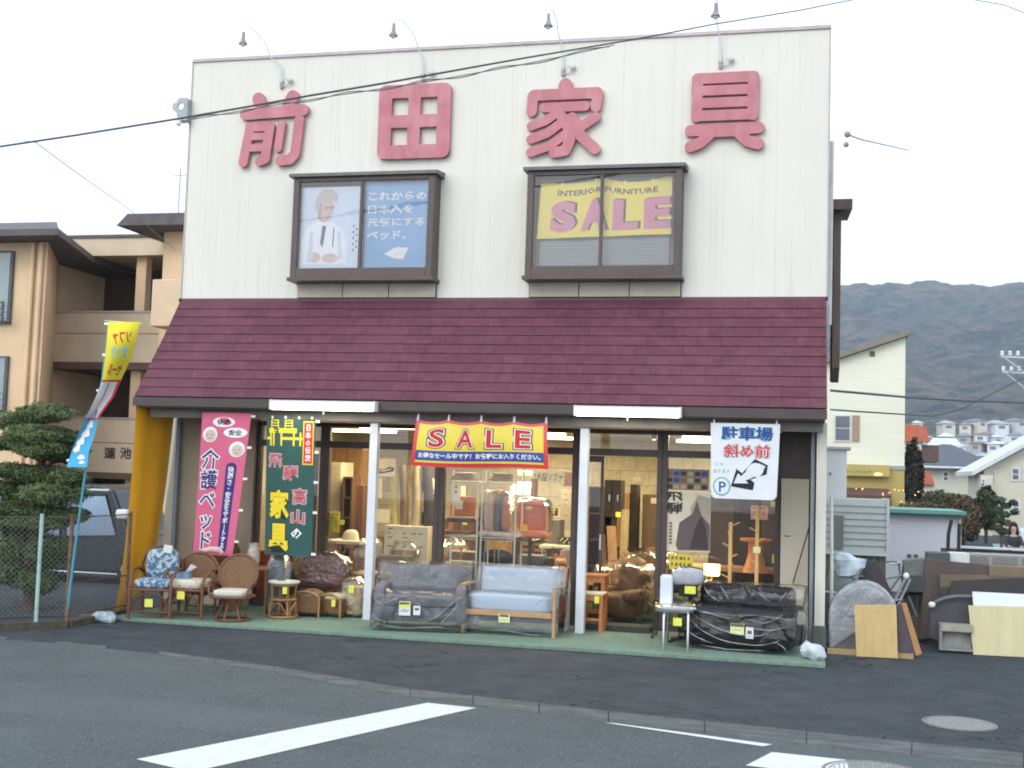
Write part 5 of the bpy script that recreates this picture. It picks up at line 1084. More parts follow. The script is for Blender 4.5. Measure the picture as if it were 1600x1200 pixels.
for p,mt in ((FP[1],mint),(FP[2],rust),(FP[3],rust),(FP[0],rust)): m=MB(); m.tube([p-Vector((0,0,.02)),p+Vector((0,0,HF+.06))],.024,8); m.build('post',mt,t,smooth=60)

def leafmat(name,a,b,rough=.6): return M(name,a,rough,.2,2.2,col2=b,spec=.25)
def leaves(m,c,rad,n,s,seed=0,up=.3,shell=.55):
    rr=random.Random(seed)
    for _ in range(n):
        while True:
            p=Vector((rr.uniform(-1,1),rr.uniform(-1,1),rr.uniform(-1,1)))
            if p.length<=1: break
        if p.length<shell and rr.random()<.7: p=p.normalized()*rr.uniform(shell,1)
        k=1+.35*noise.noise(p*2.2+Vector((seed,0,0)))
        q=Vector((c[0]+p.x*rad[0]*k,c[1]+p.y*rad[1]*k,c[2]+p.z*rad[2]*k))
        n_=(p+Vector((rr.uniform(-1,1),rr.uniform(-1,1),rr.uniform(-1,1)+up))*.9).normalized(); a=n_.orthogonal().normalized(); a=Matrix.Rotation(rr.uniform(0,6.28),3,n_)@a; b=n_.cross(a); z=s*rr.uniform(.6,1.3)
        m.add([q-a*z,q-b*z*.45,q+a*z,q+b*z*.45],[(0,1,2,3)])
t=thing('cloud_pruned_pine','dark green cloud pruned pine standing behind the chain link fence','pine tree',(-1.15,-1.5,-.05))
m=MB(); TR=[(-1.15,-1.5,-.08),(-1.2,-1.5,.5),(-1.12,-1.55,1.0),(-1.22,-1.5,1.5),(-1.12,-1.45,2.0),(-1.18,-1.5,2.45)]; m.tube(TR,[.09,.08,.07,.06,.045,.03],8)
m.build('trunk',M('pine_bark',(.07,.05,.035),.9,.4,9,bump=.8,bscale=30),t,smooth=60)
cr=MB(); br=MB()
pads=[(70,645,46,11,0),(30,658,36,11,.2),(58,678,42,11,-.1),(100,684,22,9,.2),(20,692,34,9,.1),(70,702,45,11,0),(98,712,22,8,.2),(15,735,28,9,-.1),(62,742,52,12,.15),(108,746,26,11,-.1),(22,762,36,11,.2),(85,770,52,12,-.15),(40,783,36,9,.2),(14,795,30,10,0),(70,800,44,10,.15),(110,806,24,9,0),(55,816,50,9,-.1),(30,850,46,20,.2),(20,885,44,22,.1),(75,860,30,18,0),(10,820,36,10,.3),(60,905,30,16,0)]
for i,(px,py,rx,ry,dy) in enumerate(pads):
    c=atY(px,py,-1.5+dy); leaves(cr,c,(rx/112,.32+.1*(i%3),ry*1.45/112),2400+rx*56,.021,seed=i,up=.8,shell=.4)
    br.tube([(-1.16,-1.5,c.z-.22),((c.x-1.16)/2,(c.y-1.5)/2,c.z-.12),(c.x,c.y,c.z-.04)],[.028,.02,.012],6)
cr.build('crown',leafmat('pine_needles',(.035,.065,.025),(.15,.20,.075)),t); br.build('branch',M('pine_bark',(0,0,0)),t)

# promotional flag tied to the fence post
t=thing('flag_banner','tall yellow white and blue flag twisting on a blue pole tied to the fence','flag',FP[2])
m=MB(); m.tube([(.20,-2.72,.10),atY(118,850,-2.74),atY(133,740,-2.76),atY(160,590,-2.78),atY(170,500,-2.8)],[.018,.016,.013,.011,.010],8); m.build('pole',M('blue_pole',(.08,.30,.42),.4,.1,6),t,smooth=60)
m=MB(); m.tube([atY(164,501,-2.8),atY(222,506,-2.82)],.007,6); m.build('cross_bar',whitem,t)
rows=[(503,169,219),(530,167,213),(560,164,205),(594,160,189),(620,150,178),(640,140,163),(653,133,154),(680,122,148),(705,112,139),(730,104,136)]
def flagf(u,v):
    k=(1-v)*(len(rows)-1); i=min(len(rows)-2,int(k)); f_=k-i; a,b=rows[i],rows[i+1]; y=a[0]+(b[0]-a[0])*f_; l=a[1]+(b[1]-a[1])*f_; r=a[2]+(b[2]-a[2])*f_
    return atY(l+(r-l)*u,y,-2.83-.10*math.sin(u*2.6+k*.55)-.04*math.sin(k*1.4))
c=Cloth(flagf,.003); fy=fab('flag_yellow',(.72,.62,.04)); fb_=fab('flag_blue',(.06,.35,.58)); fw=fab('flag_white',(.64,.62,.64)); cyn=fab('cyan_print',(.25,.58,.62))
c.rect('yellow_cloth',fy,0,1,.665,1,0,10,14); c.rect('white_cloth',fw,0,1,.33,.665,0,10,14); c.rect('blue_cloth',fb_,0,1,0,.33,0,10,12)
c.rect('red_edge',redp,0,1,.655,.668,1,6,1); c.rect('red_edge',redp,.86,1,.33,.66,1,2,12); c.rect('red_edge',redp,0,1,.325,.335,1,6,1); c.rect('grey_line',fab('print_grey',(0,0,0)),.40,.45,.345,.65,1,1,10)
c.text('red_lettering',redp,'ソファ',.5,.90,.62,.075,1.5,off=.03,mirror=True); c.text('cyan_lettering',cyn,'まつり',.5,.815,.60,.075,1.5,off=.03,mirror=True); c.text('red_lettering',redp,'セール',.5,.72,.62,.06,1.5,off=.03,mirror=True)
for (u,v,a,b) in ((.55,.29,.22,.03),(.45,.235,.26,.035),(.32,.18,.24,.035),(.25,.13,.2,.03),(.62,.07,.22,.018),(.70,.035,.16,.012)): c.poly('white_pattern',whit,[(u-a,v-b*.3),(u-a*.3,v-b),(u+a,v-b*.5),(u+a*.6,v+b*.7),(u-a*.2,v+b)],1.5)
for v in (.99,.8,.6,.36,.05): c.rect('tab',whit,-.12,.0,v-.008,v+.006,0,1,1)
c.build(t)

# dark van side on behind the fence
YV=4.0; gv=gz(-4,YV)
t=thing('parked_van','dark van with pale side window and white mirror parked behind the pine','van',(-4.5,YV+.7,gv))
vb=M('van_paint',(.018,.024,.034),.25,.1,5,spec=.6); vg=M('van_glass',(.40,.52,.68),.15,.1,3,spec=.9,metal=.8)  # pale blue of the reflected sky is put into the window glass colour
def vp(x,y): p=atY(x,y,YV); return (p.x,max(p.z,gv+.2))
m=MB(); m.xz([vp(-110,925),vp(-112,800),vp(-100,768),vp(-80,756),vp(160,757),vp(176,764),vp(203,836),vp(240,850),vp(247,925)],YV,YV+1.5); m.build('body',vb,t,bevel=.05,seg=3)
for pts in ([(104,774),(166,774),(182,837),(104,838)],[(14,774),(94,774),(94,838),(14,838)],[(-80,774),(4,774),(4,838),(-90,838)]): m=MB(); m.xz([vp(*p) for p in pts],YV-.012,YV-.001); w_=m.build('side_window',vg,t); P4=[Vector((vp(*p)[0],YV-.016,vp(*p)[1])) for p in pts]; m=MB(); m.tube(P4+[P4[0]],.016,5); m.build('window_rim',M('grille_black',(.02,.02,.02),.5),w_)
m=MB(); a,b=vp(100,764),vp(172,766); m.tube([(a[0],YV-.01,a[1]),(b[0],YV-.01,b[1])],.022,6); m.build('roof_strip',M('pale_trim',(.6,.63,.65),.3),t)
a=vp(199,803); m=MB(); m.ell((a[0],YV-.14,a[1]),(.13,.07,.09),14,sq=.5); m.build('mirror',M('mirror_shell',(.60,.64,.62),.25),t,smooth=60)
a=vp(222,868); m=MB(); m.ell((a[0],YV+.05,a[1]),(.12,.08,.09),14); m.build('headlight',M('headlamp',(.42,.44,.42),.2,.2,30,spec=.8),t,smooth=60)
m=MB(); a,b=vp(-100,886),vp(235,893); m.box(a[0],b[0],YV-.012,YV-.001,a[1]-.015,a[1]+.01); m.build('trim_line',M('pale_trim',(0,0,0)),t)
m=MB(); a=vp(98,860); m.box(a[0]-.02,a[0]+.10,YV-.03,YV-.001,a[1]-.02,a[1]+.02); m.build('door_handle',chrome,t)
for px in (22,205,):
    for yy in (YV+.02,YV+1.3):
        a=atY(px,910,YV).x; m=MB(); m.lathe([(.10,-.09),(.28,-.09),(.30,-.05),(.30,.05),(.28,.09),(.10,.09)],(0,0,0),22); m.v=[(a+x_,yy+z,gv+.30+y_) for x_,y_,z in m.v]; w_=m.build('wheel',M('tyre_rubber',(.015,.015,.016),.85),t,smooth=50)
        m=MB(); m.lathe([(.01,-.02),(.17,-.03),(.18,.0),(.01,.01)],(0,0,0),16); m.v=[(a+x_,yy-.085+z,gv+.30+y_) for x_,y_,z in m.v]; m.build('rim',chrome,w_,smooth=50)

# apartment block
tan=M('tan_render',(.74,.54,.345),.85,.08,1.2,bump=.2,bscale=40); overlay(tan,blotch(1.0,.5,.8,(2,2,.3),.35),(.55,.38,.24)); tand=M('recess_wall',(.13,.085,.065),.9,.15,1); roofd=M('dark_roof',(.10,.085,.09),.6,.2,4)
tanp=M('parapet_render',(.62,.51,.37),.85,.08,1.2,bump=.2,bscale=40)
t=thing('apartment_block','tan three storey apartment block with open corridors and dark hipped roofs','apartment building',(-10.5,15,-.6))
YA=14
m=MB(); x0=-11.85; m.box(x0,-6,YA,YA+.15,4.65,6.02); m.box(x0,-6,YA,YA+.15,1.62,3.08); m.build('corridor_parapet',tanp,t)
m=MB(); m.box(x0,-6,YA-.03,YA+.18,6.022,6.07); m.box(x0,-6,YA-.03,YA+.18,3.082,3.13); m.build('parapet_coping',M('coping',(.42,.38,.36),.7),t)
m=MB(); m.box(x0,-6,YA-.004,YA-.001,5.43,5.45); m.box(x0,-6,YA-.004,YA-.001,2.42,2.44); m.build('joint_line',M('joint_dark',(.14,.10,.07),.8),t)
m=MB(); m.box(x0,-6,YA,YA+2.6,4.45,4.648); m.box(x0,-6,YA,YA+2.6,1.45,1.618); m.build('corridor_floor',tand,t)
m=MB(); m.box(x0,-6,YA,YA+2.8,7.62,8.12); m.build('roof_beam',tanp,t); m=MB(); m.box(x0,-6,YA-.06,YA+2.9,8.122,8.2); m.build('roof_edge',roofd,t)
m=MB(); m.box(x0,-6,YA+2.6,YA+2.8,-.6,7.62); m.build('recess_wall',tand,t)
for z0,z1 in ((6.07,7.618),(3.13,4.448),(-.6,1.448)): m=MB(); m.box(-9.42,-9.12,YA+.3,YA+.6,z0,z1); m.build('column',tan,t)
dm=M('flat_door',(.10,.07,.06),.6); 
for z in (4.66,1.63,-.58): 
    for x in (-11.0,-8.2): m=MB(); m.box(x,x+.8,YA+2.56,YA+2.598,z,z+1.95); m.build('door',dm,t)
YW=11.0; xc=atY(62,600,YW).x
m=MB(); m.xy([(-26,YW),(xc,YW),(x0+.0,YA+.3),(x0+.0,YA+2.8),(-26,YA+2.8)],-.6,atY(40,372,YW).z); m.build('wing_wall',tan,t)
zt_=atY(60,380,YW).z; zr=atY(60,347,YW-1).z
rp=[(-27,YW-.9),(xc+.9,YW-.9),(x0+1.3,YA+.0),(x0+1.3,YA+3.5),(-27,YA+3.5)]; rt_=[(-27,YW+.6),(xc-.2,YW+.6),(x0-.2,YA+.6),(x0-.2,YA+2),(-27,YA+2)]
m=MB(); n5=5; zb_=zt_+.02; v=[(x,y,zb_) for x,y in rp]+[(x,y,zb_+.16) for x,y in rp]+[(x,y,zr+.35) for x,y in rt_]; f_=[tuple(range(5))[::-1],tuple(range(10,15))]
for L_ in (0,5):
    for i in range(5): f_.append((L_+i,L_+(i+1)%5,L_+5+(i+1)%5,L_+5+i))
m.add(v,f_); m.build('roof',roofd,t)
m=MB()
for px in (50,63): a=atY(px,420,YW-.08); m.tube([(a.x,YW-.08,-.5),(a.x,YW-.08,zt_)],.06,8)
m.build('drain_pipe',tan,t,smooth=60)
for r,lb in (((-30,396,16,502),0),((-30,560,8,640),0)):
    x0_,x1_,z0_,z1_=prect(*r,YW-.05); m=MB(); m.box(x0_-.06,x1_+.06,YW-.10,YW-.001,z0_-.06,z1_+.06); w_=m.build('window',M('win_frame',(.10,.11,.12),.5),t); m=MB(); m.box(x0_,x1_,YW-.115,YW-.101,z0_,z1_); m.build('pane',M('win_pane',(.20,.26,.28),.1,.1,3,spec=.8),w_)
    m=MB(); 
    for k in range(4): m.tube([(x0_-.1,YW-.45,z0_-.05+k*.16),(x1_+.12,YW-.45,z0_-.05+k*.16)],.02,5)
    m.tube([(x1_+.12,YW-.45,z0_-.05),(x1_+.12,YW-.45,z0_+.45)],.03,5); m.tube([(x1_+.12,YW-.45,z0_-.05),(x1_+.12,YW-.1,z0_-.05)],.03,5); m.build('railing',M('rail_dark',(.07,.08,.085),.5),w_)
# right wing with balcony
YR=12.6; x0_,x1_,z0_,z1_=prect(253,360,330,520,YR); m=MB(); m.box(x0_,-5,YR,YA-.05,-.6,z1_+.3); m.build('wing_wall',tan,t)
xa,xb,za,zb2=prect(236,436,330,510,YR-1.1); m=MB(); m.box(xa,-5,YR-1.1,YR-.002,za,zb2); m.build('balcony',M('balcony_render',(.66,.49,.33),.85,.08,1.2),t,bevel=.03)
xa,xb,za,zb2=prect(192,345,330,362,YR-.6); m=MB(); m.prism([(xa,YR-.9),(-4,YR-.9),(-4,YA+3),(xa,YA+3)],lambda a,b,q_:(a+(0 if q_==0 or a>-5 else .3),b,za+.12+q_*.30)); m.build('roof',roofd,t)
c=Cloth(lambda u,v:Vector((u,YA-.01,v)),.003)
for ch,px in (('イ',112),('ン',135),('蓮',172),('池',197)): a=atY(px,708,YA); c.text('name_lettering',M('name_brown',(.07,.05,.05),.7),ch,a.x,a.z,.36,.32,1,off=.025)
c.build(t)
m=MB(); a=atY(278,345,15); m.tube([(a.x,15,a.z-.4),(a.x,15,a.z+1.5)],.015,5); m.tube([(a.x-.25,15,a.z+1.3),(a.x+.25,15,a.z+1.3)],.01,5); m.build('aerial',lampm,t); m=MB(); m.ell((a.x-.1,14.8,a.z-.15),(.22,.05,.2),16); m.build('dish',M('dish_grey',(.5,.52,.53),.5),t,smooth=60)

# ------------------------------------------------------------------ overhead cables
cab=M('cable_black',(.07,.075,.08),.6); cabg=M('cable_grey',(.16,.17,.17),.6)
def cable(label,pts,r,Y=-3.,mat=None,r2=None,tw=0):
    P=[atY(x,y,Y if not isinstance(Y,(list,tuple)) else Y[i]) for i,(x,y) in enumerate(pts)]; m=MB(); m.tube(P,r if not r2 else [r+(r2-r)*max(0,min(1,(i-8)/7)) for i in range(len(P))],7)
    if tw:
        q=[]; 
        for a,b in zip(P,P[1:]):
            n_=max(2,int((b-a).length/.05))
            for i in range(n_): q.append(a+(b-a)*(i/n_))
        m.tube([p+Vector((0,.02*math.cos(i*.35),.02*math.sin(i*.35))) for i,p in enumerate(q)],.006,4)
    return tag(m.build('overhead_cable',mat or cab,smooth=60),label,'cable','cables crossing in front of the shop')
cable('thick black overhead cable crossing the wall characters and thinning past the roof corner',[(-2600,560),(-1200,385),(-500,297),(-40,235),(120,211),(275,186),(380,168),(480,150),(600,130),(700,112),(800,94),(900,77),(1000,60),(1120,37),(1250,16),(1370,-8),(1900,-100),(2600,-210)],.0125,-3.,r2=.005)
cable('thin twisted cable hanging just under the thick black overhead cable',[(285,189),(400,169),(520,150),(620,135),(700,122),(800,104),(880,88),(960,70)],.006,-2.9,cabg,tw=1)
cable('thin service wire slanting down over the apartment roof',[(-700,150),(-20,214),(55,222),(120,270),(200,326),(275,392)],.006,[-3,-3,-2.5,0,5,10],cabg)
cable('thin wire touching the very top corner of the sky',[(1200,-60),(1490,-6),(1570,8),(1610,24),(2100,190)],.005,-2.,cabg)
# wall lamp / insulators beyond right corner
t=thing('line_insulator','pair of small insulators and a thin wire beyond the shop roof corner','insulator',atY(1325,212,6)); m=MB(); a=atY(1324,210,6); b=atY(1322,226,6); m.ell(a,(.06,.06,.06),10); m.ell(b,(.05,.05,.05),10); m.build('insulator',lampm,t,smooth=60); m=MB(); m.tube([a,atY(1345,218,8),atY(1420,235,20)],.016,5); m.build('wire',M('wire_pale',(.3,.3,.3)),t)

# ------------------------------------------------------------------ right side: boxes, junk, shed
whp=M('white_box_paint',(.60,.63,.64),.5,.05,3)
t=thing('meter_box','white wall meter box with a small sloped lid on the shop side wall','meter box',(W+.2,1,1.8)); x0,x1,z0,z1=prect(1290,700,1323,778,.9); m=MB(); m.box(W+.001,x1,.9,1.5,z0,z1-.02); m.build('casing',whp,t,bevel=.006); m=MB(); m.box(W+.001,x1+.05,.84,1.55,z1-.018,z1+.015); m.build('lid',M('lid_grey',(.4,.41,.38),.6),t); m=MB(); m.box(x0+.05,x0+.07,.885,.899,z0+.3,z0+.34); m.build('latch',inkm,t)
m=MB(); m.tube([(9.19,.0,-.05),(9.19,.0,.95),(9.19,.2,1.0),(9.19,.9,1.80)],.022,8); m.tube([(9.10,.0,.62),(9.24,.0,.62)],.012,6); tag(m.build('drain_pipe',creamp,smooth=60),'cream pipe running up beside the shop corner to the meter box','pipe')
cl=M('clapboard_white',(.46,.50,.48),.7,.06,3)
t=thing('clapboard_booth','pale clapboard booth with a grey panel and louvred base behind the junk pile','booth',(9.8,8,-.3)); x0,x1,z0,z1=prect(1290,780,1385,862,8); m=MB(); k=8
for i in range(k):
    za=z0+(z1-z0)*i/k; zb_=z0+(z1-z0)*(i+1)/k; m.yz([(8.0,zb_),(7.965,za),(8.05,za),(8.05,zb_)],x0,x1)
m.box(x0,x1,8.051,9.6,z0,z1); m.build('siding',cl,t); m=MB(); m.box(x1,x1+.05,7.94,9.6,z0-.03,z1+.02); m.box(x0,x1,7.93,7.962,z0-.06,z0-.002); m.build('corner_board',whp,t)
xp0,xp1,zp0,zp1=prect(1300,805,1318,858,7.93); m=MB(); m.box(xp0,xp1,7.93,7.955,zp0,zp1); m.build('grey_panel',M('panel_grey',(.19,.20,.18),.7),t)
m=MB(); 
for i in range(9): m.box(x0+(x1-x0)*i/9,x0+(x1-x0)*(i+.55)/9,8.0,8.04,gz(10,8),z0-.061)
m.box(x0,x1,8.05,9.6,gz(10,8),z0-.002); m.build('louvred_base',M('louvre_olive',(.14,.15,.11),.8,.2,5),t)
t=thing('storage_shed','white storage shed with a green flat roof behind the junk pile','shed',(11.3,12,-.3)); x0,x1,z0,z1=prect(1385,806,1500,925,12); m=MB(); m.box(x0,x1,12,14.2,gz(11,12)-.05,z1); m.build('wall',M('shed_white',(.62,.61,.66),.7,.04,1),t)
m=MB(); m.box(x0-.15,x1+.08,11.78,14.4,z1+.002,z1+.05); m.build('fascia',M('shed_fascia',(.06,.09,.08),.6),t); m=MB(); m.box(x0-.17,x1+.10,11.75,14.4,z1+.052,z1+.13); m.build('roof',M('shed_green',(.13,.33,.27),.5,.1,3),t)
m=MB(); m.box(x0-.02,x0+.03,11.95,12,gz(11,12),z1); m.box(x1-.03,x1+.02,11.95,12,gz(11,12),z1); m.build('corner_post',whp,t); m=MB(); a=atY(1425,869,11.99)
for dx in (-.06,.08): m.box(a.x+dx-.045,a.x+dx+.045,11.985,11.999,a.z-.04,a.z+.04)
m.build('vent',M('vent_grey',(.10,.10,.10)),t)
# junk pile
ply=M('plywood_yellow',(.50,.36,.16),.7,.1,3,stretch=(6,6,.6)); overlay(ply,blotch(18,.67,.70,(1,1,.6),.7),(.22,.13,.05)); plyp=M('plywood_pale',(.55,.50,.30),.7,.1,2.2,stretch=(5,5,.5)); dbr=M('board_dark_brown',(.065,.048,.042),.5,.25,4,spec=.4); mbr=M('board_brown',(.12,.09,.06),.6,.25,4); blk=M('board_black',(.022,.018,.02),.4,.2,5,spec=.4)
G=-.05
def board(name,label,quad,Y,th,mat,cat='board',lean=.12,parts=None,group=None):
    P=[atY(x,y,Y) for x,y in quad]; zl=min(p.z for p in P); zl=max(zl,G)
    V=[Vector((p.x,Y+(max(p.z,G)-zl)*lean,max(p.z,G+.002))) for p in P]; V+= [p+Vector((0,th,0)) for p in V]; m=MB(); n=len(quad); m.add(V,[tuple(range(n)),tuple(range(n,2*n))[::-1]]+[(i,i+n,(i+1)%n+n,(i+1)%n) for i in range(n)])
    return tag(m.build(name,mat,bevel=.003),label,cat,group)
board('plywood_board','yellow knotty plywood panel standing in front of the bagged arch',[(1335,946),(1401,946),(1403,1029),(1338,1027)],-.80,.02,ply)
board('leaning_board','dark board with a tan edge leaning beside the yellow plywood panel',[(1401,946),(1411,944),(1437,1022),(1404,1022)],-.70,.02,M('board_plum',(.07,.05,.06),.6)); board('tan_batten','narrow tan batten forming the slanted edge of the dark leaning board',[(1409,944),(1417,943),(1441,1022),(1431,1025)],-.72,.04,M('batten_tan',(.32,.17,.07),.6,.2,6),'batten')
m=MB(); m.box(9.14,10.12,-.72,-.62,G+.001,.01); tag(m.build('ground_plank',M('plank_tan',(.34,.25,.12),.8,.2,5,stretch=(1,8,8))),'tan plank lying on the asphalt under the bagged arch','plank')
t=thing('bagged_arch','arched padded table frame wrapped in cloudy plastic beside the shop corner','furniture',(9.6,-.4,G)); a=atY(1348,912,-.45); xl=atY(1297,970,-.45).x; xr=atY(1403,950,-.45).x; xm=(xl+xr)/2; hw=(xr-xl)/2; zt2=a.z
arch=[(xm+hw*.93*math.cos(q_),max(G,zt2-.43+.40*math.sin(q_))) for q_ in [math.pi*k/16 for k in range(17)]]+[(xm-hw*.93,G+.02),(xm+hw*.93,G+.02)]
m=MB(); m.xz(arch,-.34,-.28); m.build('arch_board',M('grey_brown_board',(.17,.16,.17),.7,.4,7),t)
m=MB(); m.tube([(xm+hw*.80*math.cos(q_),-.38,zt2-.43+.34*math.sin(q_)) for q_ in [math.pi*k/16 for k in range(17)]],.03,8); m.tube([(xm-hw*.8,-.37,zt2-.40),(xm+hw*.8,-.37,zt2-.40)],.02,6); m.build('rim',M('rim_dark',(.05,.045,.05)),t,smooth=60)
m=MB()
for k in range(9): u=-.7+k*.175; m.tube([(xm+hw*u,-.36,zt2-.39),(xm+hw*u*.4,-.36,zt2-.10)],.012,5)
m.build('spokes',M('rim_dark',(0,0,0)),t)
def shell(u,v):
    q_=math.pi*u; ex=1.04+.05*noise.noise(Vector((u*9,v*5,3)))
    if u<.0: pass
    return Vector((xm+hw*ex*math.cos(q_),-.48+.26*v,max(G+.01,(zt2-.43)*0+zt2-.43+(.45*ex*math.sin(q_)))))
m=MB(); sh_=[]; NN=40
prof=[(xm+hw*1.05,G+.01),(xm+hw*1.06,G+.25)]+[(xm+hw*1.05*math.cos(q_),zt2-.43+.46*math.sin(q_)) for q_ in [math.pi*k/20 for k in range(1,20)]]+[(xm-hw*1.06,G+.25),(xm-hw*1.05,G+.01)]
def sf2(u,v):
    k=u*(len(prof)-1); i=min(len(prof)-2,int(k)); f_=k-i; x=prof[i][0]+(prof[i+1][0]-prof[i][0])*f_; z=prof[i][1]+(prof[i+1][1]-prof[i][1])*f_
    s_=abs(2*v-1); cx_,cz_=xm,zt2-.5; kk=1 if v>.5 else (1-.0)
    if v<=.5: r=v/.5; x=cx_+(x-cx_)*r; z=max(G+.01,cz_+(z-cz_)*r); y=-.47
    else: y=-.47+.3*(v-.5)/.5
    d=noise.noise(Vector((x*7,y*7,z*7)))*.02+noise.noise(Vector((x*18,y*9,z*15)))*.012
    return Vector((x,y+d,z))
m.grid(sf2,44,26); m.build('plastic_wrap',film('cloudy_wrap',gloss=.02,rough=.14,bump=.5,bscale=12,haze=.30,hazecol=(.72,.78,.85)),t,smooth=180)
a=atY(1326,886,.3); m=blob(a,(.21,.18,.17),.9,.9,12,seed=41); tag(m.build('plastic_bag',M('blue_white_sack',(.40,.50,.62),.45,.3,5,bump=.5,bscale=14,col2=(.62,.70,.76)),smooth=28),'pale blue and white plastic sack resting on top of the junk pile','plastic bag')
a=atY(1310,915,.35); m=blob((a.x,.35,a.z-.2),(.22,.2,.42),.6,.3,24,seed=42); tag(m.build('covered_bundle',M('grey_green_sheet',(.15,.18,.19),.6,.2,5),smooth=180),'grey green sheeted bundle under the pale blue sack','bundle')
# bicycle
t=thing('parked_bicycle','old grey bicycle parked behind the junk with its handlebar showing','bicycle',(10.15,.9,G)); dk_=M('bike_dark',(.05,.055,.055),.5,.2,8); bx,bz=atY(1392,890,.9).x,G
for dx in (-.35,.68):
    m=MB(); m.tube([(bx+dx-.35+.31*math.cos(q_),.9,bz+.33+.31*math.sin(q_)) for q_ in [k*math.pi/14 for k in range(28)]],.02,6,True); w_=m.build('wheel',M('tyre_rubber',(0,0,0)),t,smooth=60)
    m=MB(); 
    for k in range(8): q_=k*math.pi/4; m.tube([(bx+dx-.35,.9,bz+.33),(bx+dx-.35+.3*math.cos(q_),.9,bz+.33+.3*math.sin(q_))],.003,4)
    m.build('spokes',chrome,w_)
m=MB(); f0=Vector((bx+.33,.9,bz+.33)); h0=Vector((bx+.12,.9,bz+.85)); s0_=Vector((bx-.42,.9,bz+.72)); b0=Vector((bx-.25,.9,bz+.30)); r0=Vector((bx-.70,.9,bz+.33))
for a,b in ((f0,h0),(h0,s0_),(h0,b0),(b0,s0_),(s0_,r0),(r0,b0)): m.tube([a,b],.016,7)
m.build('frame',M('bike_grey',(.22,.25,.26),.4,metal=.3),t,smooth=60)
m=MB(); m.tube([h0,h0+Vector((-.02,0,.12)),h0+Vector((-.02,-.18,.17)),h0+Vector((-.16,-.25,.16))],.013,7); m.tube([h0+Vector((-.02,0,.12)),h0+Vector((-.02,.18,.17)),h0+Vector((-.16,.25,.16))],.013,7); m.build('handlebar',chrome,t,smooth=60)
m=MB(); m.ell(s0_+Vector((0,0,.08)),(.13,.07,.03),14); m.build('saddle',dk_,t,smooth=60); m=MB(); m.box(bx+.14,bx+.42,.78,1.02,bz+.66,bz+.86); m.build('basket',dk_,t)
t=thing('folding_frame','grey folded metal frame leaning on the dark table top','frame',atY(1405,940,.45)); m=MB()
for o in (0,.09): a=atY(1388+o*100,958,.40); b=atY(1414+o*90,905,.50); m.tube([(a.x,.40,G),a,b],.018,6)
a=atY(1390,940,.42); b=atY(1410,936,.42); m.tube([a,b],.014,6); m.build('tubes',M('alu',(.33,.35,.36),.4,.1,9,metal=.5),t,smooth=60); m=MB(); b=atY(1416,900,.5); m.ell(b,(.04,.04,.045),10); m.build('cap',whitem,t,smooth=60)
board('dark_sheet','black sheet of board standing behind the grey folded frame',[(1345,880),(1372,876),(1395,930),(1360,935)],.62,.02,blk); board('grey_case','grey upright case between the shed and the big dark table top',[(1412,876),(1446,872),(1446,925),(1414,930)],.95,.25,M('case_grey',(.13,.14,.14),.6,.3,5),'case',0)
board('stored_tabletop','largest dark brown table top standing on edge at the back of the pile',[(1446,874),(1548,884),(1548,930),(1500,1000),(1438,998)],.72,.04,dbr,'table top'); board('card_sheet','tan brown cardboard sheet behind the stacked table tops',[(1546,884),(1640,889),(1640,930),(1546,930)],.74,.02,M('card_brown',(.18,.13,.08),.8,.1,5),'cardboard')
board('stored_tabletop','mid brown board just behind the black board',[(1469,898),(1640,901),(1640,950),(1469,950)],.60,.03,mbr,'board'); board('stored_tabletop','wide black glossy board above the white board',[(1488,908),(1640,901),(1640,940),(1478,945)],.50,.03,blk,'board')
board('small_black_box','small dark open crate tucked under the mid brown board',[(1468,918),(1488,918),(1488,940),(1468,940)],.56,.03,blk,'crate')
P_=[(1455,945),(1462,938),(1475,932),(1492,929),(1522,929),(1522,1008),(1470,1004),(1452,995)]; board('arched_headboard','charcoal arched headboard standing between the table tops and the grey drawer',P_,.30,.05,M('charcoal_board',(.05,.05,.058),.5,.15,5),'headboard')
m=MB(); m.tube([atY(x,y,.285)+Vector((0,0,0)) for x,y in ((1456,946),(1463,940),(1476,935),(1492,932),(1521,932))],.022,7); tag(m.build('curved_rail',M('rail_grey',(.12,.12,.135),.4),smooth=60),'curved grey rail lying along the top of the charcoal headboard','rail'); a=atY(1456,945,.25); m=MB(); m.ell(a,(.045,.045,.04),12); tag(m.build('plastic_ball',whitem,smooth=60),'white plastic knob at the end of the curved grey rail','knob')
t=thing('drawer_box','grey wooden drawer box lying on its side in front of the charcoal headboard','drawer',atY(1492,1010,.05)); x0,x1,z0,z1=prect(1468,975,1520,1017,.04); z0=max(z0,G+.01); m=MB(); m.box(x0,x1,.14,.16,z0,z1); m.box(x0,x0+.03,.04,.139,z0,z1); m.box(x0+.03,x1,.04,.139,z1-.10,z1); m.box(x0+.03,x1,.04,.139,z0,z0+.02); m.build('carcass',M('drawer_grey',(.24,.25,.24),.7,.25,7),t); m=MB(); m.box(x0+.02,x1,.02,.039,z1-.09,z1-.005); m.build('front',M('drawer_front',(.33,.32,.24),.7,.2,7),t)
board('white_board','long white board leaning above the pale plywood sheet',[(1520,925),(1660,932),(1660,950),(1521,948)],.16,.02,M('white_laminate',(.60,.66,.74),.4,.04,3),'board',.3)
board('plywood_sheet','pale plywood sheet leaning at the right end of the pile',[(1514,947),(1660,950),(1660,1030),(1521,1023)],.02,.02,plyp,'board')
m=MB(); a=atY(1465,868,1.4); m.box(a.x-.14,a.x+.16,1.4,1.7,a.z-.12,a.z+.04); tag(m.build('tool_case',M('case_dark',(.07,.08,.08),.5),bevel=.01),'small dark case on top of the pile in front of the shed','case')
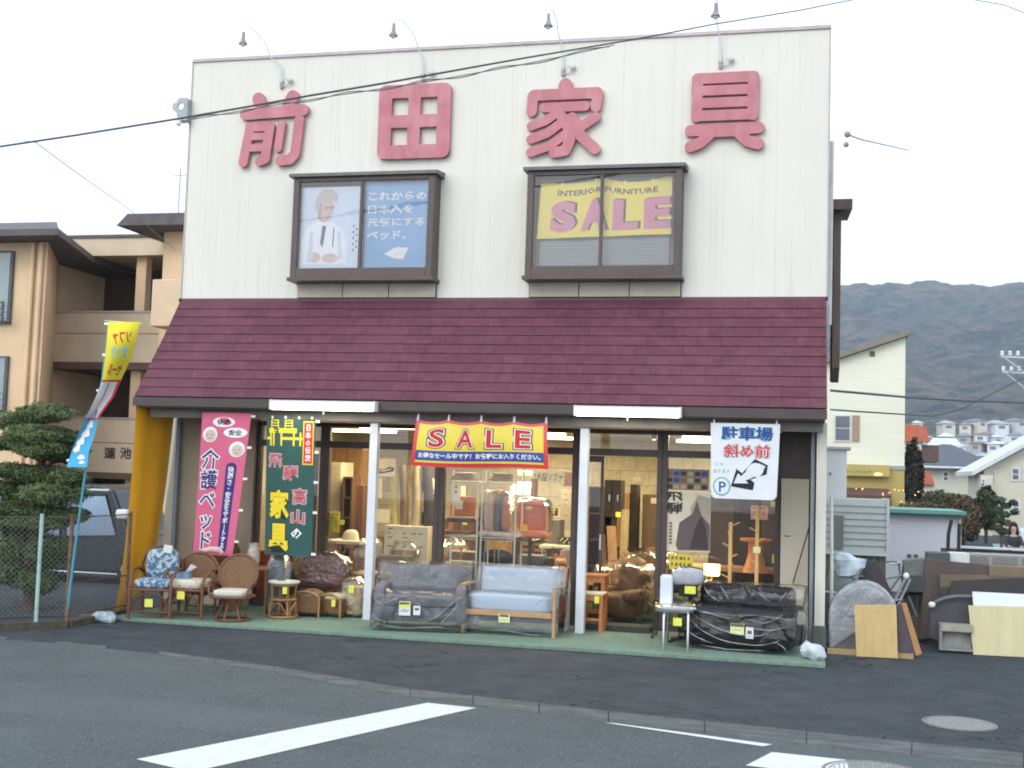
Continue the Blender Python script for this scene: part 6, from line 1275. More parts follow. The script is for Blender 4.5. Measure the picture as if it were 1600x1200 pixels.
m=MB(); a=atY(1488,868,1.6); m.box(a.x-.04,a.x+.22,1.6,1.85,a.z-.16,a.z+.04); tag(m.build('white_crate',whp,bevel=.01),'small white crate beside the dark case on top of the pile','crate')
for k,(x,y,s_,lb) in enumerate(((10.2,1.15,.55,'brown carton under the dark case at the back of the pile'),(10.75,1.5,.6,'second brown carton deep behind the table tops'))): m=MB(); a=atY(1450+k*50,890,1.3); m.box(a.x-.3,a.x+.3,1.3+k*.02,1.85,G,a.z-.02 if k else a.z); tag(m.build('carton',M('carton_brown',(.16,.13,.10),.8),bevel=.01),lb,'carton')
# railings and low wall beyond
t=thing('low_wall','pale block wall with a dark top rail beyond the junk pile','wall',(12.5,8,-.2)); z_=atY(1560,868,8).z; z2=atY(1560,857,8).z; a=atY(1497,870,8)
m=MB(); m.box(a.x,17,8,8.15,gz(12,8)-.05,z_); m.build('blocks',M('block_pale',(.36,.36,.33),.8,.12,4),t); m=MB()
for k in range(9): m.box(a.x+.1+k*.5,a.x+.53+k*.5,7.985,7.998,z_-.16,z_-.03)
m.build('panel_inset',M('block_inset',(.24,.23,.21),.8,.1,4),t); m=MB(); m.tube([(a.x-.3,8.05,z_+.07),(17,8.05,z_+.07)],.03,6); m.build('top_rail',M('rail_dark',(0,0,0)),t); m=MB(); m.box(a.x,17,7.99,8.16,z_+.002,z_+.035); m.box(a.x,17,7.95,8.2,z2-.02,z2+.01); m.build('coping',whp,t)
t=thing('pipe_stand','pair of thin black upright pipes with cross bars beside the storage shed','pipe stand',atY(1490,888,7)); m=MB(); a=atY(1482,812,7); b=atY(1499,818,7)
m.tube([(a.x-.03,7,G-.2),(a.x,7,a.z-.25),(a.x+.05,7,a.z)],.032,7); m.tube([(b.x-.03,7,G-.2),(b.x,7,b.z)],.032,7); 
for py in (862,868): q=atY(1470,py,7); m.tube([(q.x,7,q.z),(q.x+.45,7,q.z)],.022,6)
m.build('pipes',M('pipe_black',(.03,.03,.035),.5),t,smooth=60)

# ------------------------------------------------------------------ houses and gardens beyond
def gy(x,y): return gz(x,y)
crm=M('cream_siding',(.74,.74,.60),.75,.04,1); overlay(crm,lines(2,.30,.1,.012),(.62,.62,.50)); roofg=M('roof_slate',(.085,.095,.125),.6,.15,2); roofb=M('roof_taupe',(.22,.19,.15),.7,.15,3); wf=M('sash_white',(.62,.64,.62),.5); wg=M('sash_glass',(.07,.08,.11),.1,.2,2,spec=.8)
def sash(root,r,Y,bars=(),mat=wf,gl=wg,fw=.06):
    x0,x1,z0,z1=prect(*r,Y); m=MB(); m.box(x0,x1,Y-.06,Y-.001,z0,z1); w_=m.build('window',mat,root)
    m=MB(); f_=fw; zm=(z0+z1)/2; m.box(x0+f_,x1-f_,Y-.075,Y-.061,z0+f_,zm-f_/3); m.box(x0+f_,x1-f_,Y-.075,Y-.061,zm+f_/3,z1-f_); m.build('pane',gl,w_)
Y=34; t=thing('cream_house','tall cream house with a single sloped roof and a yellow shopfront at street level','house',(11,Y+4,-.6))
a=atY(1300,558,Y); b=atY(1415,520,Y); zb=gz(11,Y); sl_=(b.z-a.z)/(b.x-a.x); xl=7.0
m=MB(); m.xz([(xl,zb),(b.x,zb),(b.x,b.z-.18),(xl,b.z-.18-sl_*(b.x-xl))],Y,Y+9); m.build('wall',crm,t)
m=MB(); m.xz([(xl-.3,b.z-.16-sl_*(b.x-xl+.3)),(b.x+.12,b.z-.16+sl_*.12),(b.x+.12,b.z+.04+sl_*.12),(xl-.3,b.z+.04-sl_*(b.x-xl+.3))],Y-.35,Y+9.3); m.build('roof',roofb,t)
sash(t,(1303,648,1330,690),Y); x0,x1,z0,z1=prect(1332,649,1343,690,Y); m=MB(); m.box(x0,x1,Y-.05,Y-.001,z0,z1); m.build('shutter',M('shutter_pink_brown',(.36,.24,.18),.7,.1,5),t)
x0,x1,z0,z1=prect(1359,549,1367,557,Y); m=MB(); m.box(x0,x1,Y-.04,Y-.001,z0,z1); m.build('attic_vent',M('vent_dark',(.12,.11,.11)),t)
yl=M('shopfront_yellow',(.46,.37,.12),.7,.08,1); x0,x1,z0,z1=prect(1300,733,1415,900,Y); m=MB(); m.box(x0-2,b.x-.002,Y-.08,Y-.002,zb,z1); m.build('lower_wall',yl,t)
m=MB(); m.box(x0-2,b.x+.02,Y-.12,Y-.001,z1+.002,z1+.16); m.build('band',M('band_grey',(.34,.32,.31),.7),t)
x0,x1,z0,z1=prect(1318,726,1390,744,Y-.4); m=MB(); m.box(x0,x1,Y-.42,Y-.13,z0,z1); o=m.build('fascia_board',yl,t); m=MB()
for k in range(9): m.tube([(x0+.1+k*.13,Y-.425,z0+.15+.05*(k%2)),(x0+.18+k*.13,Y-.425,z0+.22-.04*(k%3))],.022,4)
m.build('painted_scroll',M('scroll_teal',(.12,.28,.22)),o)
x0,x1,z0,z1=prect(1312,746,1392,800,Y-1.6); cb=M('canopy_brown',(.12,.055,.045),.7,.2,3); m=MB(); m.prism([(x0,Y-2.0),(x1,Y-2.0),(x1,Y-.43),(x0,Y-.43)],lambda p,q,k:(p,q,z0+.55+(.25 if q>Y-1 else .0)+k*.10)); m.build('canopy',cb,t)
m=MB(); m.box(x0,x1,Y-1.9,Y-.5,zb,z0+.50); m.build('porch',M('porch_brown',(.10,.055,.045),.8,.3,2),t)
m=MB(); rr=random.Random(5)
for k in range(20): m.ell((x0+(x1-x0+1.0)*rr.random(),Y-2.05,z0+.35+.55*rr.random()),(.028,.028,.028),6)
m.build('string_lights',M('lit_fairy',(1,.55,.16),.5,0,emit=1.3),t)
m=MB(); a=atY(1372,741,Y-.9); m.ell(a,(.16,.10,.05),10); m.build('sign_lamp',M('lit_sign_lamp',(1,.75,.2),.5,0,emit=2.5),t)
# orange tiled roofs behind
ort=M('orange_tiles',(.33,.085,.04),.7,.2,3); Y=70
for r,r2,lb in (((1405,664,1451,690),(1410,690,1440,728),'house with an orange tiled roof just beyond the cream house'),((1438,737,1458,757),(1440,757,1462,790),'small porch with an orange red roof in front of the slate roofed house')):
    yy_=Y if r[1]<700 else 62; x0,x1,z0,z1=prect(*r,yy_); t=thing('tiled_house' if r[1]<700 else 'porch',lb,'house' if r[1]<700 else 'porch',(x0,yy_,0)); m=MB(); m.prism([(x0,z0),(x1+.1,z0),(x1-.1,z1),(x0,z1+.1)],lambda p,q,k:(p,yy_+k*.5+(q-z0)*.9,q)); m.build('roof',ort,t)
    x0,x1,z0,z1=prect(*r2,yy_+.4); m=MB(); m.box(x0,x1,yy_+.4,yy_+(4 if r[1]<700 else 1.5),gz(14,yy_)-.2,z1); m.build('wall',crm,t)
    if r[1]<700: m=MB(); m.box(x1+.001,x1+1.1,yy_+.5,yy_+4,z0+.3,z1-.2); m.build('brown_gable',M('gable_brown',(.12,.07,.06)),t)  # gable box in plain dark brown
# slate roofed house
Y=90; t=thing('slate_roofed_house','pale house with a wide slate blue hipped roof','house',(17,Y,0)); cpl=M('house_pale',(.55,.54,.44),.8,.05,1)
a=atY(1428,729,Y-1); b=atY(1562,729,Y-1); c_=atY(1474,694,Y+4); m=MB(); zr=a.z
m.add([(a.x,Y-1,zr),(b.x+.6,Y-1,zr),(b.x+.6,Y+9,zr),(a.x-1.5,Y+9,zr),(c_.x-.2,Y+4,c_.z),(c_.x+.6,Y+4,c_.z)],[(0,1,5,4),(1,2,5),(2,3,4,5),(3,0,4),(0,3,2,1)]); m.build('roof',roofg,t)
m=MB(); m.tube([(a.x,Y-1.05,zr),(b.x+.6,Y-1.05,zr)],.10,6); m.build('gutter',wf,t)
x0,x1,z0,z1=prect(1434,732,1566,772,Y); m=MB(); m.box(x0,x1,Y,Y+8,gz(17,Y)-.3,zr-.01); m.build('wall',cpl,t); 
m=MB(); m.box(x0-.05,x1+.05,Y-.2,Y-.01,gz(17,Y)-.3,z0); m.build('lower_wall',M('lower_dark',(.16,.15,.12),.8,.3,1),t)
for r in ((1472,736,1483,753),(1514,735,1520,752)): sash(t,r,Y,fw=.14)
# right cream house
Y=55; t=thing('gabled_house','cream gabled house with white eaves at the right end of the street','house',(20,Y,0)); lc=M('house_cream',(.62,.60,.48),.8,.05,1)
e0=atY(1519,739,Y-.4); e1=atY(1605,692,Y-.4); sl_=(e1.z-e0.z)/(e1.x-e0.x); xw=atY(1537,760,Y).x; X1=e1.x+1.2; m=MB(); zt3=e1.z+1.2*sl_
m.xz([(xw,gz(19,Y)-.2),(X1+3,gz(19,Y)-.2),(X1+3,e0.z+(xw-e0.x)*sl_),(X1,zt3-.25),(xw,e0.z+(xw-e0.x)*sl_-.22)],Y,Y+7); m.build('wall',lc,t)
m=MB(); m.xz([(e0.x,e0.z-.14),(X1,zt3-.14),(X1,zt3+.08),(e0.x,e0.z+.10)],Y-.7,Y+7.5); m.xz([(X1+.001,zt3-.14),(X1+3.6,e0.z-.1),(X1+3.6,e0.z+.1),(X1+.001,zt3+.08)],Y-.7,Y+7.5); m.build('roof',M('eave_white',(.60,.62,.62),.6),t)
for r in ((1579,730,1594,752),(1580,782,1594,803),(1597,730,1612,752),(1550,735,1555,755)): sash(t,r,Y,fw=.10)
x0,x1,z0,z1=prect(1532,742,1541,800,Y-1); m=MB(); m.box(x0,x1+.3,Y-1.2,Y-.001,gz(19,Y)-.2,z1); m.build('bay_wall',lc,t); sash(t,(1533,748,1539,760),Y-1.2,fw=.06)
# greenery
def bush(label,px,py,rx,ry,Y,s,c1,c2,n=2600,seed=1,name='bush',cat='bush',up=.3):
    a=atY(px,py,Y); kx=(CF/ (Y-CY)); t=thing(name,label,cat,(a.x,Y,gz(a.x,Y))); m=MB(); leaves(m,a,(rx/kx,rx/kx*.8,ry/kx),n,s,seed,up); m.build('foliage',leafmat('leaf_%s'%(name+str(seed)).replace('1','a').replace('2','b').replace('3','c').replace('4','d').replace('5','e').replace('6','f'),c1,c2),t)
    m=MB(); m.tube([(a.x,Y,gz(a.x,Y)-.1),(a.x,Y,a.z)],.06+rx/kx*.05,6); m.build('stem',M('pine_bark',(0,0,0)),t); return t
bush('dark narrow conifer against the corner of the cream house',1427,742,14,52,48,.16,(.02,.028,.018),(.07,.06,.045),3000,1,'conifer','conifer')
bush('yellow green hedge bush below the slate roofed house',1470,790,34,20,40,.12,(.035,.05,.02),(.13,.13,.05),3000,2)
bush('brownish shrub beside the pipe stand',1505,812,24,34,30,.10,(.05,.04,.025),(.13,.09,.05),2600,3,'shrub','shrub')
bush('dark green tree in front of the gabled house',1541,795,16,32,44,.13,(.02,.03,.015),(.08,.09,.045),2600,4,'garden_tree','tree')
bush('olive shrub with orange berries between the shed roof and the conifer',1440,796,34,12,30,.08,(.03,.04,.02),(.16,.12,.04),1600,5,'shrub','shrub')
t=thing('cloud_pruned_tree','small garden tree trimmed into leafy balls beside the woman on the bicycle','tree',(0,0,0)); a=atY(1565,830,34); t.location=(a.x,34,gz(a.x,34)); m=MB(); kx=CF/50
for k,(dx,py,r_) in enumerate(((-2,781,8),(7,790,7),(-6,797,7),(4,804,8),(-4,813,8),(8,817,7),(-8,824,7),(3,830,9),(18,785,6),(20,800,6))): leaves(m,atY(1565+dx,py,34),(r_/kx,r_/kx,r_*.6/kx),260,.07,k,.4)
m.build('crown',leafmat('leaf_topiary',(.02,.035,.02),(.09,.12,.07)),t); m=MB(); m.tube([(a.x,34,gz(a.x,34)),(a.x,34,atY(1565,785,34).z)],.06,6); m.build('trunk',M('pine_bark',(0,0,0)),t)
# side street
m=MB(); xs2=[12.9,15,18,24,34]; ys2=[10.5,13,16,19,22,26,31,37,44]; m.add([(x+(y-10)*.12,y,gz(x,y)+.012) for y in ys2 for x in xs2],[(j*5+i,j*5+i+1,(j+1)*5+i+1,(j+1)*5+i) for j in range(len(ys2)-1) for i in range(4)])
tag(m.build('road',M('side_street',(.30,.34,.38),.85,.12,1)),kind='structure')
# utility pole
t=thing('utility_pole','far utility pole with white insulators on two cross arms at the picture edge','utility pole',(0,0,0)); Y=42; a=atY(1609,560,Y); t.location=(a.x,Y,gz(a.x,Y)); m=MB(); m.tube([(a.x,Y,gz(a.x,Y)),(a.x,Y,a.z+1.2)],[.16,.10],10); m.build('pole',M('pole_concrete',(.35,.36,.36),.8),t,smooth=60)
for k,(p0,p1) in enumerate((((1564,557),(1640,561)),((1566,581),(1640,585)))):
    q0=atY(*p0,Y-.15); q1=atY(*p1,Y-.15); m=MB(); m.tube([q0,q1],.05,6); m.tube([q0+Vector((.15,0,-.05)),(a.x,Y-.15,q0.z-.9)],.03,5); o=m.build('cross_arm',M('arm_pale',(.45,.48,.5),.6),t,smooth=60); m=MB()
    for i in range(5): m.lathe([(.05,0),(.10,.05),(.05,.10),(.09,.16),(.03,.22)],(q0.x+.05+i*.33,Y-.15,q0.z+.04),8)
    m.build('insulator',M('porcelain',(.72,.74,.75),.3),o,smooth=60)
for lb,pts,r,Ys in (('thick dark cable crossing the cream house and the hillside',((1297,610),(1330,613),(1420,621),(1500,626),(1620,630)),.045,(28,28,32,38,42)),('thin lower cable crossing the cream house towards the trees',((1297,640),(1340,643),(1420,648),(1460,650),(1500,640),(1560,610),(1612,585)),.03,(28,28,32,36,38,40,42)),('faint wire sagging over the hillside above the town',((1380,655),(1440,640),(1500,618),(1560,590),(1612,566)),.02,(36,38,40,41,42)),('faint wire crossing the hillside level with the cross arms',((1415,560),(1500,570),(1566,578)),.015,(60,50,42))):
    m=MB(); m.tube([atY(x,y,q_) for (x,y),q_ in zip(pts,Ys)],r,5); tag(m.build('distant_cable',cab if r>.02 else cabg,smooth=60),lb,'cable')
# parked car sliver by the gabled house
t=thing('white_car','white hatchback parked by the gabled house, mostly beyond the picture edge','car',(0,0,0)); a=atY(1588,812,40); t.location=(a.x+1.9,40,gz(a.x,40)); 
m=MB(); zc=gz(a.x,40); m.xz([(a.x,zc+.3),(a.x+3.8,zc+.3),(a.x+3.8,zc+.9),(a.x+3.1,zc+1.45),(a.x+1.2,zc+1.48),(a.x+.65,zc+.95),(a.x+.05,zc+.8)],39.2,40.8); m.build('body',whp,t,bevel=.06,seg=3)
m=MB(); m.xz([(a.x+.78,zc+.95),(a.x+3.1,zc+.95),(a.x+2.9,zc+1.36),(a.x+1.25,zc+1.38)],39.18,39.198); m.build('side_window',wg,t)
for q_ in (.8,3.0):
    m=MB(); m.lathe([(.12,-.08),(.30,-.08),(.30,.08),(.12,.08)],(0,0,0),16); m.v=[(a.x+q_+x,39.25+z,zc+.3+y) for x,y,z in m.v]; m.build('wheel',M('tyre_rubber',(0,0,0)),t)

# woman on a bicycle
def skin(name,J,E,Rd,mat,parent,root=0,sub=2):
    me=bpy.data.meshes.new(name); me.from_pydata([tuple(p) for p in J],E,[]); o=bpy.data.objects.new(name,me); C.objects.link(o); me.materials.append(mat); o.parent=parent
    sm_=o.modifiers.new('skin','SKIN'); sm_.use_smooth_shade=True
    for i,v in enumerate(me.skin_vertices[0].data): v.radius=(Rd[i],Rd[i]) if not isinstance(Rd[i],tuple) else Rd[i]; v.use_root=(i==root)
    s_=o.modifiers.new('sub','SUBSURF'); s_.levels=s_.render_levels=sub; return o
Yp=22; a=atY(1583,858,Yp); zg=gz(a.x,Yp); hd=atY(1584,826,Yp)
t=thing('person','woman with dark shoulder length hair and a black jacket riding a bicycle towards the street','person',(a.x,Yp,zg),R(0))
hz=hd.z-zg; 
J=[(0,0,hz-.72),(0,0,hz-.52),(0,-.04,hz-.28),(0,-.05,hz-.17),(0,-.07,hz-.02),(0,-.08,hz+.08),
   (-.17,-.05,hz-.26),(-.22,-.16,hz-.45),(-.17,-.36,hz-.50),(-.16,-.42,hz-.50),(.17,-.05,hz-.26),(.22,-.16,hz-.45),(.17,-.36,hz-.50),(.16,-.42,hz-.50),
   (-.10,-.02,hz-.76),(-.12,-.34,hz-.90),(-.12,-.26,.30),(-.12,-.34,.22),(.10,-.02,hz-.76),(.12,-.30,hz-1.0),(.12,-.16,.16),(.12,-.26,.10)]
J=[(x,y,max(z,.06)) for x,y,z in J]
Ed=[(0,1),(1,2),(2,3),(3,4),(4,5),(2,6),(6,7),(7,8),(8,9),(2,10),(10,11),(11,12),(12,13),(0,14),(14,15),(15,16),(16,17),(0,18),(18,19),(19,20),(20,21)]
Rd=[(.15,.11),(.14,.10),(.15,.10),.055,.085,.075,.06,.045,.032,.03,.06,.045,.032,.03,.085,.065,.04,.035,.085,.065,.04,.035]
skn=M('skin_tone',(.50,.33,.25),.6,.05,9); jk=M('black_jacket',(.028,.028,.036),.75,.2,9); skin('body',J,Ed,Rd,skn,t)
K=J[:3]+[J[6],J[7],J[8],J[10],J[11],J[12]]; skin('jacket',K,[(0,1),(1,2),(2,3),(3,4),(4,5),(2,6),(6,7),(7,8)],[(.19,.15),(.19,.14),(.20,.14),.085,.068,.055,.085,.068,.055],jk,t)
K=[J[0],J[14],J[15],J[16],J[18],J[19],J[20]]; skin('trousers',K,[(0,1),(1,2),(2,3),(0,4),(4,5),(5,6)],[.16,.105,.08,.055,.105,.08,.055],M('dark_trousers',(.03,.03,.04),.8),t)
m=MB(); hc=Vector((0,-.06,hz+.03)); m.ell(hc+Vector((0,.03,.03)),(.125,.125,.15),18); m.v=[v if not(v[1]<hc.y-.05 and v[2]<hc.z+.09) else (v[0]*1.05,hc.y-.02,v[2]) for v in m.v]; m.ell(hc+Vector((-.11,.02,-.12)),(.045,.07,.15),12); m.ell(hc+Vector((.11,.02,-.12)),(.045,.07,.15),12); m.ell(hc+Vector((0,.09,-.10)),(.11,.05,.16),12); m.build('hair',M('dark_hair',(.02,.014,.012),.5,.2,20),t,world=False,smooth=180)
m=MB(); 
for s in (-1,1): m.ell(hc+Vector((s*.033,-.105,.02)),(.013,.01,.007),8)
m.build('eyes',inkm,t,world=False); m=MB(); m.ell(hc+Vector((0,-.118,-.01)),(.012,.018,.022),8); m.build('nose',skn,t,world=False,smooth=90); m=MB(); m.ell(hc+Vector((0,-.105,-.052)),(.024,.008,.007),8); m.build('mouth',M('lip',(.35,.12,.10)),t,world=False)
for s in (-1,1):
    m=MB(); hx=s*.165; m.ell((hx,-.42,hz-.50),(.028,.035,.022),10)
    for k in range(4): fx=hx-.024+k*.016; L_=[.042,.048,.045,.036][k]; m.tube([(fx,-.445,hz-.49),(fx,-.445-L_*.7,hz-.493),(fx,-.445-L_*.8,hz-.515),(fx,-.445-L_*.35,hz-.53)],[.008,.008,.007,.006],6)
    m.tube([(hx-s*.025,-.42,hz-.505),(hx-s*.032,-.45,hz-.52),(hx-s*.02,-.47,hz-.525)],[.009,.008,.007],6); m.build('hand',skn,t,world=False,smooth=90)
t=thing('bicycle','bicycle with a striped front basket ridden by the woman in black','bicycle',(a.x,Yp-.1,zg)); m=MB(); wr=.28
for yy_ in (-.62,.42): m2=MB(); m2.tube([(0,yy_+wr*math.cos(q_),wr+wr*math.sin(q_)) for q_ in [k*math.pi/12 for k in range(24)]],.022,6,True); m2.build('wheel',M('tyre_rubber',(0,0,0)),t,world=False,smooth=60)
m.tube([(0,.42,wr),(0,-.05,.26),(0,-.50,hz-.62),(0,-.62,wr)],.02,6); m.tube([(0,-.05,.26),(0,.10,hz-.86)],.018,6); m.tube([(0,.42,wr),(0,.08,hz-.88)],.014,6); m.build('frame',M('bike_dark',(0,0,0)),t,world=False,smooth=60)
m=MB(); m.tube([(-.20,-.38,hz-.50),(-.08,-.46,hz-.51),(0,-.49,hz-.56),(.08,-.46,hz-.51),(.20,-.38,hz-.50)],.014,6); m.build('handlebar',chrome,t,world=False); m=MB(); m.ell((0,.06,hz-.83),(.09,.14,.035),12); m.build('saddle',M('bike_dark',(0,0,0)),t,world=False,smooth=60)
m=MB(); m.box(-.16,.16,-.82,-.56,hz-.72,hz-.50); bk_=m.build('basket',M('basket_dark',(.06,.06,.06)),t,world=False); m=MB()
for k in range(4): m.box(-.165,.165,-.825,-.555,hz-.70+k*.055,hz-.68+k*.055)
m.build('stripes',M('basket_stripe',(.5,.48,.45)),bk_,world=False)

# far town on the lower slope
rt=random.Random(11); towncols=[(.75,.77,.80),(.60,.60,.58),(.42,.42,.42),(.66,.62,.55)]; roofcols=[('slate grey',(.20,.22,.27)),('pale grey',(.38,.41,.46)),('dull brown',(.22,.17,.15)),('bluish white',(.62,.66,.72))]
ordn=['first','second','third','fourth','fifth','sixth','seventh','eighth','ninth','tenth']
rowsT=[('highest row',(664,),360,[(1434,16),(1483,20),(1508,18),(1536,16),(1566,24),(1597,18)],652,676),
       ('upper middle row',(684,),330,[(1426,14),(1450,16),(1478,22),(1506,22),(1532,20),(1560,18),(1586,22)],672,692),
       ('lower middle row',(698,),300,[(1470,22),(1500,18),(1524,18),(1552,20),(1580,22)],686,706),
       ('lowest row',(712,),270,[(1486,20),(1545,22),(1570,16),(1596,20)],700,722)]
for nm,_,Y,hs_,yt,yb in rowsT:
    for i,(px,wpx) in enumerate(hs_):
        dy=rt.uniform(-4,4); r=(px-wpx/2,yt+dy+9,px+wpx/2,yb+dy+2); x0,x1,z0,z1=prect(*r,Y); rc=roofcols[rt.randrange(4)]; wc=towncols[rt.randrange(4)]; big=(nm=='lower middle row' and i==0)
        if big: wc=(.85,.87,.9); rc=roofcols[3]; x0-=1.5; x1+=3
        t=thing('town_house','%s house of the %s in the far hillside town, %s roofed'%(ordn[i],nm,rc[0]),'house',((x0+x1)/2,Y,z0),0,'houses of the far hillside town')
        m=MB(); m.box(x0,x1,Y,Y+8,z0-6,z1); m.build('wall',M('town_wall_'+'abcd'[towncols.index(wc)] if wc in towncols else 'town_wall_white',wc,.8,.08,.3),t)
        zz=z1+(x1-x0)*.30; m=MB(); e=.5; m.add([(x0-e,Y-e,z1),(x1+e,Y-e,z1),(x1+e,Y+8+e,z1),(x0-e,Y+8+e,z1),(x0+1.2,Y+4,zz),(x1-1.2,Y+4,zz)],[(0,1,5,4),(1,2,5),(2,3,4,5),(3,0,4),(3,2,1,0)]); m.build('roof',M('town_roof_'+rc[0].replace(' ','_'),rc[1],.7,.1,.3),t)
        m=MB(); k=1
        for j in range(k): xx=x0+(x1-x0)*(j+.5)/k; m.box(xx-(x1-x0)*.25,xx+(x1-x0)*.2,Y-.05,Y-.002,z1-1.4,z1-.6)
        m.build('window',M('town_window',(.16,.18,.22),.3),t); t.rotation_euler=(0,0,rt.uniform(-.5,.5))

# wooded hill
hm=M('hill_forest',(.020,.040,.042),.95,.4,.006,col2=(.085,.075,.048)); overlay(hm,blotch(.03,.50,.62,(1,1,1),.75),(.14,.095,.065)); overlay(hm,blotch(.07,.44,.60,(1,1,1),.95),(.003,.008,.010)); overlay(hm,blotch(.14,.54,.64,(1,1,1),.6),(.15,.135,.10))
overlay(hm,blotch(.30,.66,.70,(1,1,1),.6),(.20,.19,.16))
def hill(u,v):
    x=-700+1700*u; y=430+1500*v
    ang=min(1,max(0,(y-430)/1070)); h=18+250*(ang**1.25)*(1 if y<1520 else 1)
    ridge=1-.18*math.exp(-((x+300)/420)**2)+.06*math.sin(x*.011+1)+.035*math.sin(x*.031)
    if y>1500: h=(268)-max(0,(y-1500))*.12
    h+=max(-46,min(0,(x-250)*.16))*ang; n_=noise.fractal(Vector((x*.0045,y*.0045,1.3)),1,2,4)*20+noise.noise(Vector((x*.03,y*.03,5)))*5+noise.noise(Vector((x*.11,y*.11,2)))*3.5
    rav=abs(noise.noise(Vector((x*.004,y*.0016,7))))*60
    return Vector((x,y,(h*ridge)-rav*ang*.8+n_*min(1,ang*2+.15)-4+10*ang))
m=MB(); m.grid(hill,420,200); tag(m.build('hill',hm,smooth=180),kind='structure')

# the evening air
hz_=MB(); hz_.box(-1000,1300,-70,2000,-60,330); hzm=bpy.data.materials.new('haze'); hzm.use_nodes=True; tt=hzm.node_tree; tt.nodes.remove(tt.nodes['Principled BSDF']); pv=_n(tt,'ShaderNodeVolumePrincipled'); pv.inputs['Color'].default_value=(.64,.80,1,1); pv.inputs['Density'].default_value=.00031; pv.inputs['Anisotropy'].default_value=0
tt.links.new(pv.outputs[0],[n for n in tt.nodes if n.type=='OUTPUT_MATERIAL'][0].inputs['Volume']); tag(hz_.build('haze',hzm),kind='stuff')

# extra stock half seen through the glass
def dchair(loc,rz,label,pad,wrap=True):
    t=thing('dining_chair',label,'chair',loc,rz,'dining chairs packed inside the window')
    for sx in (-1,1):
        m=MB(); m.tube([(sx*.18,.18,0),(sx*.18,.20,.45),(sx*.17,.25,.90)],.013,6); m.tube([(sx*.18,-.18,0),(sx*.18,-.18,.44)],.013,6); m.build('leg',chrome,t,world=False,smooth=60)
    m=MB(); m.ell((0,0,.46),(.21,.21,.035),20,sq=.5); m.build('seat',pad,t,world=False,smooth=60); m=MB(); m.ell((0,.24,.80),(.19,.035,.13),20,sq=.5); m.build('backrest',pad,t,world=False,smooth=60)
    if wrap: m=blob((0,.08,.52),(.25,.26,.46),.7,.35,22,seed=int(loc[0]*10)); m.build('plastic_cover',film('indoor_wrap',fs=.6,ridge=True,gloss=0,rough=.14,bump=.8,bscale=5,haze=.05,hazecol=(.7,.65,.5)),t,world=False,smooth=180)
p1=M('taupe_pad',(.24,.21,.17),.7,.1,9); p2=M('cream_pad',(.55,.50,.38),.7,.1,9)
dchair((2.72,.85,0),R(20),'cream padded dining chair under plastic just left of the first white post',p2)
dchair((3.28,.75,0),R(-15),'taupe padded dining chair under plastic right behind the first white post',p1)
dchair((3.78,1.5,0),R(10),'taupe padded dining chair under plastic behind the printed carton',p1)
dchair((5.35,2.2,0),R(-25),'cream dining chair deep behind the salmon chair',p2,False)
dchair((5.75,1.1,0),R(30),'taupe dining chair near the second white post behind the kneeling chair',p1,False)
poster('grey pinned notice sheet on the stone wall right of the picture frame',(876,764,903,828),3.4,M('sheet_grey_tan',(.36,.32,.24),.8,.1,4),marks(inkm,7,2,.1,.9,.05,.95,.4,12,.12),'notice','notice')
poster('cream column of notices on the stone wall left of the narrow wire rack',(672,748,690,800),2.2,paper,marks(inkm,5,1,.2,.8,.1,.9,.7,15,.4),'notice','notice')
poster('white vertical card hanging in the narrow wire rack',(707,756,719,790),.28,paper,marks(inkm,2,1,.25,.75,.5,.95,1,16,.7),'card','card')
poster('grey brochure board on the stone wall behind the wide rack',(640,768,662,800),3.0,M('board_greytan',(.33,.30,.24)),marks(inkm,3,2,fill=.6,seed=19),'board','notice_board')
c_=M('folded_fabric',(.50,.38,.18),.8,.3,16,col2=(.22,.16,.14))
for r,lb in (((703,738,742,751),'folded brown cloths on the top shelf of the narrow wire rack'),((764,738,800,752),'folded mustard cloths on the top shelf of the wide wire rack')):
    x0,x1,z0,z1=prect(*r,.42); t=thing('folded_cloths',lb,'cloths',((x0+x1)/2,.45,z0)); m=MB()
    for k in range(3): m.ell(((x0+x1)/2+.02*(k-1),.5,z0+.025+k*.035),((x1-x0)/2*(1-.08*k),.13,.022),20,sq=.5)
    m.build('cloth',c_,t,smooth=60)
x0,x1,z0,z1=prect(745,765,760,838,.35)
t=thing('orange_floor_lamp','slim lit floor lamp glowing orange between shelves of the narrow wire rack','floor lamp',(atY(724,860,.9).x,.9,0)); a=atY(724,760,.9); b=atY(724,800,.9); m=MB(); m.tube([(a.x,.9,b.z),a],.03,8); m.build('lit_column',M('lit_orange_tube',(1,.50,.14),.5,0,emit=2.4),t,smooth=60); m=MB(); m.tube([(a.x,.9,.02),(a.x,.9,b.z-.002)],.012,6); m.lathe([(.14,0),(.14,.02),(.02,.03)],(a.x,.9,.005),16); m.build('stand',M('brass',(.5,.32,.12),.35,metal=.7),t,smooth=50)

